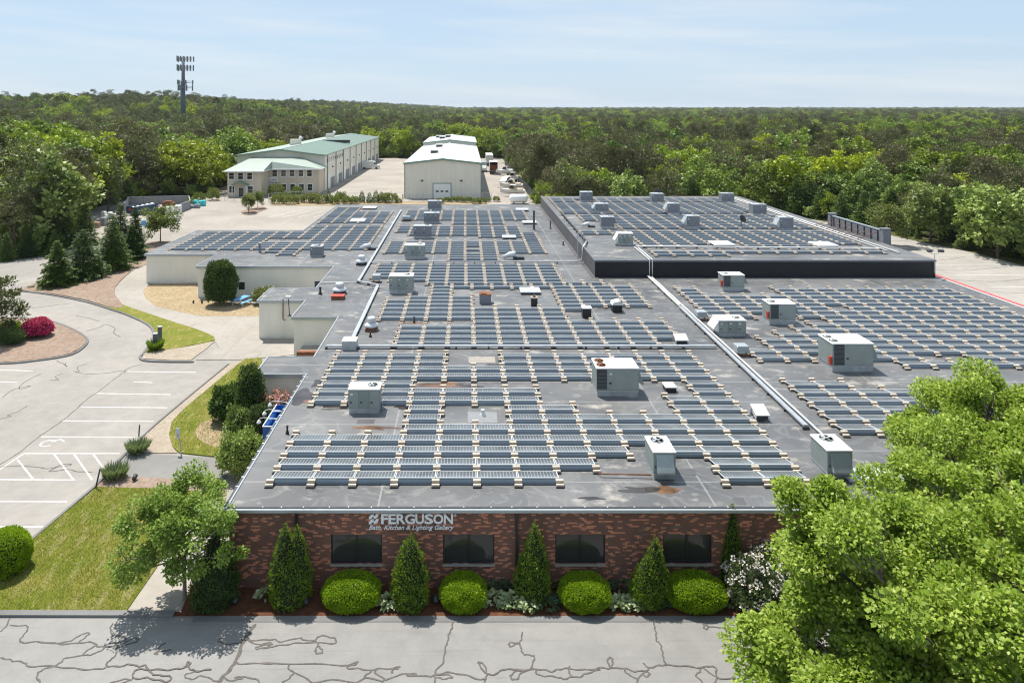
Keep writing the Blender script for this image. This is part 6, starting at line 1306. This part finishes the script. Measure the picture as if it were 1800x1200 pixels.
for x, y, dz in ((-8.6, 192, 0), (-8.4, 222, 0), (-8.6, 256, 1.15), (-6.6, 262, 1.15), (-10.5, 270, 1.15)):
    zt = we + (x - wx0) / (wm - wx0) * (wr - we) + dz; mb = MB(); mb.box(x - 1.1, x + 1.1, y - 1.3, y + 1.3, zt - .1, zt + 1.0); v_ = wb(mb, 'roof_unit', M['rtu_top'], wh); mb = MB(); mb.box(x - .9, x + .9, y - 1.34, y - 1.3, zt + .2, zt + .8); wb(mb, 'grille', M['rtu_dark'], v_, True)
dx0, dx1 = wx(762, wy0), wx(792, wy0); mb = MB(); mb.box(dx0, dx1, wy0 - .09, wy0 - .004, .0, 3.5); dr = wb(mb, 'overhead_door', M['trim_white'], wh)
for k in range(5): mb = MB(); mb.box(dx0 + .05, dx1 - .05, wy0 - .11, wy0 - .091, .05 + k * .69, .05 + k * .69 + .66); wb(mb, 'door_panel', M['trim_white'], dr, True)
for k in range(3): c = dx0 + (dx1 - dx0) * (.22 + .28 * k); mb = MB(); mb.box(c - .35, c + .35, wy0 - .125, wy0 - .111, 1.55, 1.9); wb(mb, 'pane', M['window_glass'], dr, True)
mb = MB(); mb.box(dx0 - .2, dx0 - .005, wy0 - .1, wy0 - .004, 0, 3.7); mb.box(dx1 + .005, dx1 + .2, wy0 - .1, wy0 - .004, 0, 3.7); mb.box(dx0, dx1, wy0 - .1, wy0 - .004, 3.505, 3.7); wb(mb, 'door_frame', M['trim_green'], dr, True)
for p in (742, 811): x = wx(p, wy0); mb = MB(); mb.box(x - .25, x + .25, wy0 - .3, wy0 - .004, 4.1, 4.4); wb(mb, 'wall_lamp', M['rtu_dark'], wh)
for i, x in enumerate((wx0 - .3, wx1 + .3)): t = wroot('bollard', (x, wy0 - 1.0, 0), label=('left', 'right')[i] + ' yellow post before the warehouse corner', cat='bollard', group='bollards by the warehouse'); mb = MB(); mb.smooth = True; mb.lathe([(.16, 0), (.16, 1.2), (.1, 1.3)], 10); mb.build('post', M['boat_tan'], t)
# ------------------------------------------------------------------ fences
def fence(label, pts, h, step, mat, slats=False, name='fence'):
    t = wroot(name, (pts[0][0], pts[0][1], 0), label=label, cat='fence')
    for a, b in zip(pts[:-1], pts[1:]):
        a, b = Vector(a), Vector(b); k = max(1, round((b - a).length / step)); d = (b - a) / k
        for i in range(k + 1): p = a + d * i; mb = MB(); mb.tube([(p.x, p.y, 0), (p.x, p.y, h)], .04, 6); wb(mb, 'post', M[mat], t)
        for z in (h - .03, .15): mb = MB(); mb.tube([(a.x, a.y, z), (b.x, b.y, z)], .025, 5); wb(mb, 'rail', M[mat], t)
        if slats:
            for i in range(k): p, q = a + d * (i + .03), a + d * (i + .97); mb = MB(); mb.bar((p.x, p.y, h / 2), (q.x, q.y, h / 2), .02, h - .25); wb(mb, 'fence_panel', M[slats], t)
        else:
            mb = MB(); L_ = (b - a).length; m_ = int(L_ / .45)
            for i in range(m_): p = a + (b - a) * (i / m_); q = a + (b - a) * ((i + 1.8) / m_); mb.bar((p.x, p.y, .15), (q.x, q.y, h - .05), .006, .006); mb.bar((q.x, q.y, .15), (p.x, p.y, h - .05), .006, .006)
            wb(mb, 'chain_link', M['galvanised'], t)
    return t
fence('chain-link fence before the warehouse', [(wx(600, 160), 160), (wx(864, 160), 160)], 2.1, 3, 'galvanised'); fence('dark fence along the right side of the storage yard', [(15.8, 161), (15.2, 205), (14.6, 262)], 2.2, 3, 'rtu_dark', 'rtu_dark')
fence('low white rail fence before the storage office', [(wx(395, 162), 162), (wx(412, 162), 162)], 2.0, 4, 'galvanised'); fence('white rail fence right of the office door', [(wx(472, 160), 160), (wx(531, 164), 164)], 2.0, 5, 'white_paint')
# ------------------------------------------------------------------ vehicles
def wheel(parent, x, y, r=.36, w=.24):
    mb = MB(); mb.smooth = True; prof = [(r * .62, -w / 2), (r * .95, -w / 2), (r, -w * .3), (r, w * .3), (r * .95, w / 2), (r * .62, w / 2)]; mb.lathe(prof, 16)
    o = mb.build('wheel', M['rubber'], parent, (x, y, r)); o.rotation_euler = (math.radians(90), 0, 0)
    mb = MB(); mb.lathe([(r * .6, -w * .42), (r * .6, w * .42)], 12); mb.build('rim', M['galvanised'], o)
t = wroot('delivery_van', (*gp(651, 297)[:2], 0), label='white high-roofed van parked beside the green-roofed building', cat='van'); t.rotation_euler = (0, 0, 0)
mb = MB(); mb.prism([(-3.1, .45), (-3.1, 2.65), (-2.9, 2.75), (1.2, 2.75), (1.7, 2.5), (2.3, 1.65), (3.0, 1.4), (3.15, 1.1), (3.15, .45)], 'y', -1.0, 1.0); mb.build('body', M['white_paint'], t)
mb = MB(); mb.prism([(1.45, 1.65), (1.45, 2.35), (1.72, 2.3), (2.15, 1.65)], 'y', -1.02, 1.02); mb.build('side_window', M['car_glass'], t); mb = MB(); mb.prism([(1.75, 2.44), (2.28, 1.68), (2.34, 1.7), (1.8, 2.48)], 'y', -.85, .85); mb.build('windscreen', M['car_glass'], t)
mb = MB(); mb.box(3.1, 3.25, -.98, .98, .4, .75); mb.build('bumper', M['rtu_dark'], t)
for x in (-2.0, 2.2):
    for y in (-.92, .92): wheel(t, x, y)
t = wroot('moving_truck', (*gp(868, 307)[:2], 0), label='box truck seen from behind with its cargo door open', cat='truck')
mb = MB()
for a in ((-1.3, -1.22, 0, 7, 1.1, 4.0), (1.22, 1.3, 0, 7, 1.1, 4.0), (-1.3, 1.3, 0, 7, 4.001, 4.08), (-1.3, 1.3, 0, 7, 1.0, 1.099), (-1.22, 1.22, 6.9, 6.98, 1.1, 4.0)): mb.box(*a)
mb.build('cargo_box', M['white_paint'], t); mb = MB(); mb.bbox(-1.1, 1.1, .8, 5, 1.11, 3.1, .1); mb.build('cargo', M['cargo_red'], t); mb = MB(); mb.prism([(7.0, .5), (9.2, .5), (9.2, 1.6), (8.6, 2.6), (7.0, 2.7)], 'x', -1.15, 1.15); mb.build('cab', M['white_paint'], t); mb = MB(); mb.box(-1.3, 1.3, -.08, -.01, .7, 1.05); mb.build('tailgate', M['rtu_dark'], t)
for y in (1.6, 8.1):
    for x in (-1.05, 1.05): o = wroot('axle_mount', (0, 0, 0)) if False else None; mb = MB(); mb.smooth = True; mb.tube([(x - .15, y, .5), (x + .15, y, .5)], .5, 14); mb.build('wheel', M['rubber'], t)
t = wroot('moving_truck', (*gp(861, 292)[:2], 0), label='white semitrailer behind the open box truck', cat='truck'); mb = MB(); mb.bbox(-1.3, 1.3, 0, 13, 1.1, 4.1, .06); mb.build('trailer_box', M['white_paint'], t)
mb = MB(); mb.box(-1.0, 1.0, .3, 12, .8, 1.099); mb.build('chassis', M['rtu_dark'], t)
for y in (1.6, 2.9):
    for x in (-1.05, 1.05): mb = MB(); mb.smooth = True; mb.tube([(x - .15, y, .5), (x + .15, y, .5)], .5, 14); mb.build('wheel', M['rubber'], t)
t = wroot('parked_truck', (*gp(849.5, 302)[:2], 0), label='pale blue box truck half hidden by the warehouse corner', cat='truck'); mb = MB(); mb.bbox(-1.2, 1.2, 0, 5, .9, 3.3, .05); mb.build('cargo_box', M['fascia_metal'], t); mb = MB(); mb.prism([(-.02, .5), (-1.6, .5), (-1.6, 1.3), (-.9, 2.1), (-.02, 2.2)], 'x', -1.0, 1.0); mb.build('cab', M['white_paint'], t)
for y in (-.9, 3.6):
    for x in (-1.0, 1.0): mb = MB(); mb.smooth = True; mb.tube([(x - .14, y, .42), (x + .14, y, .42)], .42, 14); mb.build('wheel', M['rubber'], t)
def car(label, x, y, mat, rz):
    t = wroot('parked_car', (*gp(x, y)[:2], 0), label=label, cat='car'); t.rotation_euler = (0, 0, rz)
    mb = MB(); mb.prism([(-2.3, .35), (-2.35, .9), (-2.0, 1.02), (1.2, 1.02), (2.2, .88), (2.35, .6), (2.3, .35)], 'y', -.92, .92); mb.build('body', M[mat], t)
    mb = MB(); mb.prism([(-2.0, 1.021), (-1.7, 1.62), (-1.4, 1.7), (.2, 1.7), (1.15, 1.021)], 'y', -.8, .8); mb.build('cabin', M[mat], t); mb = MB(); mb.prism([(-1.75, 1.08), (-1.55, 1.55), (.12, 1.58), (.9, 1.08)], 'y', -.815, .815); mb.build('side_window', M['car_glass'], t)
    mb = MB(); mb.prism([(.26, 1.66), (1.12, 1.05), (1.18, 1.06), (.32, 1.69)], 'y', -.68, .68); mb.build('windscreen', M['car_glass'], t)
    for xx in (-1.45, 1.5):
        for yy in (-.84, .84): wheel(t, xx, yy, .34, .22)
car('white car parked among the boats', 888, 322, 'white_paint', math.radians(-115))
def boat(label, x, y, mat, rz, L_=6.0, cabin=True):
    t = wroot('trailer_boat', (*gp(x, y)[:2], 0), label=label, cat='boat', group='boats on trailers in the storage yard'); t.rotation_euler = (0, 0, rz); W_ = L_ * .19; mb = MB(); v = []; n = 9
    for i in range(n):
        f = i / (n - 1); b = W_ * (1 - max(0, (f - .45) / .55) ** 2.2) + .02; xx = -L_ / 2 + L_ * f; sh = 1.55 + .35 * f * f; ke = .65 + .5 * max(0, f - .6); v += [(xx, -b, sh), (xx, -b * .75, .9 + .3 * f), (xx, 0, ke), (xx, b * .75, .9 + .3 * f), (xx, b, sh)]
    f = [(i * 5 + k, i * 5 + 5 + k, i * 5 + 6 + k, i * 5 + 1 + k) for i in range(n - 1) for k in range(4)] + [(0, 1, 2, 3, 4)] + [(i * 5, i * 5 + 4, i * 5 + 9, i * 5 + 5) for i in range(n - 1)]
    mb.add(v, f); mb.build('hull', M['white_paint'], t); mb = MB(); mb.bbox(-L_ * .42, L_ * .22, -W_ * .8, W_ * .8, 1.6, 1.95, .2); mb.build('deck_cover', M[mat], t)
    if cabin: mb = MB(); mb.prism([(-.4, 1.95), (-.2, 2.7), (.5, 2.7), (1.0, 1.95)], 'y', -W_ * .55, W_ * .55); mb.build('windshield', M['car_glass'], t); mb = MB(); mb.box(-.8, .6, -W_ * .6, W_ * .6, 2.75, 2.83); mb.build('hardtop', M['white_paint'], t)
    mb = MB(); mb.bar((-L_ * .45, -W_ * .5, .5), (L_ * .6, 0, .5), .1, .1); mb.bar((-L_ * .45, W_ * .5, .5), (L_ * .6, 0, .5), .1, .1); mb.bar((-1, -1, .4), (-1, 1, .4), .1, .1); mb.build('trailer_frame', M['galvanised'], t)
    for yy in (-1, 1): mb = MB(); mb.smooth = True; mb.tube([(-1, yy - .1, .33), (-1, yy + .1, .33)], .33, 12); mb.build('wheel', M['rubber'], t)
boat('boat under a white cover near the box truck', 888, 308, 'white_paint', 3.0); boat('tan covered boat behind the white car', 901, 320, 'boat_tan', 3.1); boat('cream boat with a white hardtop by the dark fence', 899, 334, 'boat_tan', 3.0); boat('nearest tan boat by the dark fence', 901, 345, 'boat_tan', 3.05)
boat('white boat at the far end of the yard', 676, 275, 'boat_tan', .1, 9); boat('boat under a pale green cover at the far end of the yard', 708, 276.5, 'boat_teal', .1, 8, False)
t = wroot('gas_tank', (*gp(914, 358)[:2], 0), label='long white tank lying on supports at the yard fence', cat='tank'); mb = MB(); mb.smooth = True; mb.tube([(-2.4, 0, 1.2), (-2.25, 0, 1.2), (-1.9, 0, 1.2), (1.2, 0, 1.2), (1.55, 0, 1.2), (1.7, 0, 1.2)], [.3, .75, .95, .95, .75, .3], 18); mb.build('tank_shell', M['tank_white'], t)
for x in (-1.4, .8): mb = MB(); mb.box(x - .15, x + .15, -.6, .6, 0, .55); mb.build('saddle', M['wall_grey'], t)
# ------------------------------------------------------------------ tower and poles
TX, TY = wx(322, 330), 330.0; tz = float(terr(TX, TY)); t = wroot('cell_tower', (TX, TY, tz), label='tall dark cell tower above the wood with antenna racks', cat='tower'); H_ = HC + (190 - 98) * TY / F - tz
mb = MB(); mb.smooth = True; mb.tube([(0, 0, 0), (0, 0, H_ - .5)], [1.6, .6], 14); mb.build('mast', M['tower_steel'], t)
mb = MB(); mb.tube([(-1.3, -.3, 8), (-.9, -.3, H_ - 12)], .16, 6); mb.build('cable_run', M['antenna_grey'], t)
for lev, R_, n_, hh in ((H_ - 1.6, 4.4, 15, 2.5), (H_ - 5.8, 4.3, 15, 2.8), (H_ - 12.6, 4.0, 6, 2.2), (H_ - 15.2, 3.9, 7, 2.8)):
    mb = MB()
    for k in range(3):
        a0, a1 = 2.094 * k + .3, 2.094 * (k + 1) + .3; p, q = (R_ * math.cos(a0), R_ * math.sin(a0), lev), (R_ * math.cos(a1), R_ * math.sin(a1), lev); mb.tube([p, q], .07, 5); mb.tube([(0, 0, lev - .3), p], .09, 5); mb.tube([(p[0], p[1], lev + .6), (q[0], q[1], lev + .6)], .05, 5)
    rk = mb.build('antenna_rack', M['antenna_grey'], t)
    for k in range(n_):
        s_ = 3 * k / n_; e = int(s_); f = s_ - e; a0, a1 = 2.094 * e + .3, 2.094 * (e + 1) + .3; x = R_ * (math.cos(a0) * (1 - f) + math.cos(a1) * f) * 1.05; y = R_ * (math.sin(a0) * (1 - f) + math.sin(a1) * f) * 1.05
        mb = MB(); mb.bbox(x - .27, x + .27, y - .18, y + .18, lev - hh * .5, lev + hh * .5, .04); mb.build('antenna', M['antenna_grey'], rk)
for i, (x, Y, h) in enumerate(((1262, 420, 14.5), (1268, 425, 13.5), (590, 520, 18), (1522, 480, 12))):
    X = wx(x, Y); t = wroot('utility_pole', (X, Y, float(terr(X, Y))), label=('left', 'right', 'far', 'short')[i] + ' wooden utility pole rising from the wood' + (' behind the raised roof' if i < 2 else ' behind the green roof' if i == 2 else ' at the far right'), cat='utility pole', group='utility poles in the wood')
    mb = MB(); mb.tube([(0, 0, 0), (0, 0, h)], [.24, .16], 8); mb.build('pole_shaft', M['pole_wood'], t); mb = MB(); mb.box(-1.4, 1.4, -.08, .08, h - .9, h - .7); mb.build('crossarm', M['pole_wood'], t)
for i, (x, Y, w) in enumerate(((1215, 760, 14), (1388, 640, 5), (1485, 620, 12))):
    X = wx(x, Y); z = float(terr(X, Y)); t = wroot('distant_house', (X, Y, z), label=('low pale house among the far trees', 'narrow white house top among the far trees', 'white-roofed house among the far trees')[i], cat='house', group='far houses in the wood'); h = (6.5, 8, 6.5)[i]
    mb = MB(); mb.box(-w / 2, w / 2, -4, 4, 0, h); mb.build('wall', M['trim_white'], t); mb = MB(); mb.prism([(-w / 2 - .5, h), (0, h + 3), (w / 2 + .5, h)], 'y', -4.5, 4.5); mb.build('roof', M['vent_white'], t)
    for k in (-.28, .28): mb = MB(); mb.box(k * w - .6, k * w + .6, -4.06, -4.01, h - 2.4, h - .8); mb.build('window', M['window_glass'], t)
# ------------------------------------------------------------------ dumpster yard
t = wroot('dumpster_enclosure', (*gp(270, 372)[:2], 0), label='grey walled enclosure round the dumpsters', cat='wall')
C_ = [gp(218, 372)[:2], gp(226, 360)[:2], gp(332, 358)[:2], gp(334, 367)[:2], gp(312, 376)[:2]]
for a, b in zip(C_[:-1], C_[1:]):
    a, b = Vector(a), Vector(b); k = max(1, round((b - a).length / 3.0))
    for i in range(k): p, q = a + (b - a) * (i / k), a + (b - a) * ((i + .985) / k); mb = MB(); mb.bar((p.x, p.y, .9), (q.x, q.y, .9), .2, 1.8); wb(mb, 'wall_panel', M['wall_grey'], t)
t = wroot('dumpster', (*gp(229, 379)[:2], 0), label='dark blue open roll-off dumpster with white rubbish', cat='dumpster'); t.rotation_euler = (0, 0, -.5)
mb = MB()
for a in ((-1.2, 1.2, -.05, .05, .3, 1.8), (-1.2, -1.1, .051, 5.5, .3, 1.8), (1.1, 1.2, .051, 5.5, .3, 1.8), (-1.2, 1.2, 5.501, 5.6, .3, 1.8), (-1.1, 1.1, .051, 5.5, .3, .4)): mb.box(*a)
mb.build('container', M['navy_steel'], t); mb = MB(); mb.box(-.5, .5, -.07, -.051, 1.0, 1.4); mb.build('sign_plate', M['red_box'], t)
for k in range(5): mb = MB(); mb.smooth = True; mb.lathe([(.2, .41), (.6, .8), (.5, 1.5 + .1 * k), (.1, 1.7 + .1 * k)], 9, (-.5 + .25 * k, 1 + k * .9)); mb.build('rubbish_bag', M['vent_white'], t)
for i, (x, y, mat, lab, s) in enumerate(((160, 400, 'timber', 'stack of brown boxes behind the spruces', 1.3), (172, 396, 'wall_grey', 'grey bin behind the spruces', 1.4), (190, 384, 'white_paint', 'white wrapped bundle by the dumpster', 1.2), (302, 376, 'white_paint', 'long white wrapped bundle by the enclosure end', 1.6), (304, 388, 'white_paint', 'small white wrapped bundle before the long one', 1.1), (296, 364, 'rust', 'red machine behind the white bundles', 1.2), (350, 362, 'turquoise', 'turquoise covered heap right of the enclosure', 1.2), (342, 366, 'wall_grey', 'grey heap beside the turquoise cover', 1.0), (215, 408, 'white_paint', 'white sacks behind the spruce row', 1.2), (208, 398, 'white_paint', 'pale crates in the dumpster yard', 1.1))):
    X, Y, _ = gp(x, y); t = wroot('yard_bundle', (X, Y, 0), label=lab, cat='bundle', group='bundles in the dumpster yard'); r = random.Random(i)
    for k in range(4): mb = MB(); mb.bbox(-s + k * s * .5, -s + k * s * .5 + s * .62, -.5 * s + r.random() * .2, .5 * s, .02 + (k % 2) * .01, (.6 + .6 * r.random()) * s, .12); mb.build('bundle_piece', M[mat], t)
t = wroot('lot_sign', (*gp(253, 440)[:2], 0), label='blue parking sign on a post by the small tree', cat='sign'); mb = MB(); mb.tube([(0, 0, 0), (0, 0, 4.4)], .05, 6); mb.build('post', M['galvanised'], t); mb = MB(); mb.box(-.35, .35, -.08, -.05, 3.7, 4.5); mb.build('sign_board', M['table_blue'], t)
# ------------------------------------------------------------------ small things on the left
t = wroot('picnic_table', (*gp(425, 536)[:2], .06), label='light blue picnic table beside the rounded arborvitae', cat='table'); t.rotation_euler = (0, 0, math.radians(70))
for k in range(5): mb = MB(); mb.box(-.95, .95, -.40 + k * .16, -.26 + k * .16, .72, .76); mb.build('tabletop_plank', M['table_blue'], t)
for s_ in (-1, 1):
    for k in range(2): mb = MB(); mb.box(-.95, .95, s_ * .72 - .15 + k * .16, s_ * .72 - .01 + k * .16, .42, .46); mb.build('bench_plank', M['table_blue'], t)
    x = s_ * .65
    for q in (-1, 1): mb = MB(); mb.bar((x, q * .75, 0), (x, q * .25, .71), .09, .06); mb.build('leg', M['white_paint'], t)
    mb = MB(); mb.bar((x + .06, -.85, .39), (x + .06, .85, .39), .05, .08); mb.build('bench_support', M['white_paint'], t)
for i, (x, y, h, lab) in enumerate(((273, 613, 1.3, 'nearer dark post at the grass tongue'), (281, 602, 1.4, 'farther dark post at the grass tongue'))):
    t = wroot('post_stump', (*gp(x, y)[:2], .05), label=lab, cat='post', group='dark posts at the grass tongue'); mb = MB(); mb.box(-.16, .16, -.12, .12, 0, h); mb.build('post_body', M['tower_steel'], t); mb = MB(); mb.box(-.18, .18, -.14, .14, h, h + .05); mb.build('post_cap', M['white_paint'], t)
for i, (x, y, lx, h, lab) in enumerate(((168, 860, .25, 1.1, 'leaning dark stake at the lawn corner'), (244, 768, .05, .75, 'short dark stake at the gravel path'))):
    t = wroot('marker_stake', (*gp(x, y)[:2], .05), label=lab, cat='stake', group='marker stakes'); mb = MB(); mb.bar((0, 0, 0), (lx, 0, h), .07, .05); mb.build('stake', M['black_paint'], t)
t = wroot('parking_sign', (*gp(318, 798)[:2], .05), label='small white sign on a post at the side lawn', cat='sign'); mb = MB(); mb.tube([(0, 0, 0), (-.12, 0, 1.5)], .035, 6); mb.build('post', M['galvanised'], t); mb = MB(); mb.box(-.3, -.05, -.06, -.04, .95, 1.6); mb.build('sign_board', M['vent_white'], t); mb = MB(); mb.box(-.24, -.11, -.065, -.0605, 1.05, 1.25); mb.build('sign_mark', M['boat_tan'], t)
for i, (x, y) in enumerate(((414, 1064), (538, 1065), (766, 1062), (977, 1060), (237, 846))):
    t = wroot('ground_spotlight', (*gp(x, y)[:2], .07), label=('dark ground spotlight at the foot of the dark arborvitae', 'dark ground spotlight right of the double arborvitae', 'dark ground spotlight left of the second clipped bush', 'dark ground spotlight left of the third clipped bush', 'dark ground light at the garden strip')[i], cat='light', group='ground spotlights'); mb = MB(); mb.tube([(0, 0, 0), (0, 0, .15)], .03, 6); mb.build('stem', M['black_paint'], t); mb = MB(); mb.smooth = True; mb.tube([(0, -.14, .12), (0, .12, .24)], [.11, .13], 12); mb.build('lamp_head', M['rtu_dark'], t)
for i, (x, y) in enumerate(((340, 534), (355, 534))): t = wroot('ground_stub', (*gp(x, y)[:2], .06), label=('left', 'right')[i] + ' small black stub in the dry yard', cat='post', group='stubs in the dry yard'); mb = MB(); mb.lathe([(.1, 0), (.1, .3), (.06, .34)], 8); mb.build('stub', M['black_paint'], t)
for i, (x, y, s) in enumerate(((54, 506, .35), (60, 502, .22), (66, 499, .2), (70, 497, .18))):
    t = wroot('boulder', (*gp(x, y)[:2], .02), label=('largest', 'second', 'third', 'smallest')[i] + ' boulder at the corner of the spruce bed', cat='rock', group='boulders by the spruce bed'); mb = MB(); mb.smooth = True; mb.lathe([(s * 1.1, 0), (s * 1.2, s * .4), (s * .8, s * .9), (s * .2, s * 1.1)], 9); mb.build('stone', M['gravel'], t)

# ------------------------------------------------------------------ thin summer haze round the whole place
mb = MB(); mb.box(-7000, 9000, -420, 9700, -2.0, 62.0)
hz = mb.build('haze', []); hm = bpy.data.materials.new('haze_air'); hm.use_nodes = True; hn = hm.node_tree.nodes; hn.remove(hn['Principled BSDF'])
pv = hn.new('ShaderNodeVolumePrincipled'); pv.inputs['Color'].default_value = (0.86, 0.92, 1.0, 1); pv.inputs['Density'].default_value = 0.00006; pv.inputs['Anisotropy'].default_value = 0.2
hm.node_tree.links.new(pv.outputs[0], hn['Material Output'].inputs['Volume']); hz.data.materials.append(hm); tag(hz, kind='stuff')
S.cycles.volume_bounces = 0
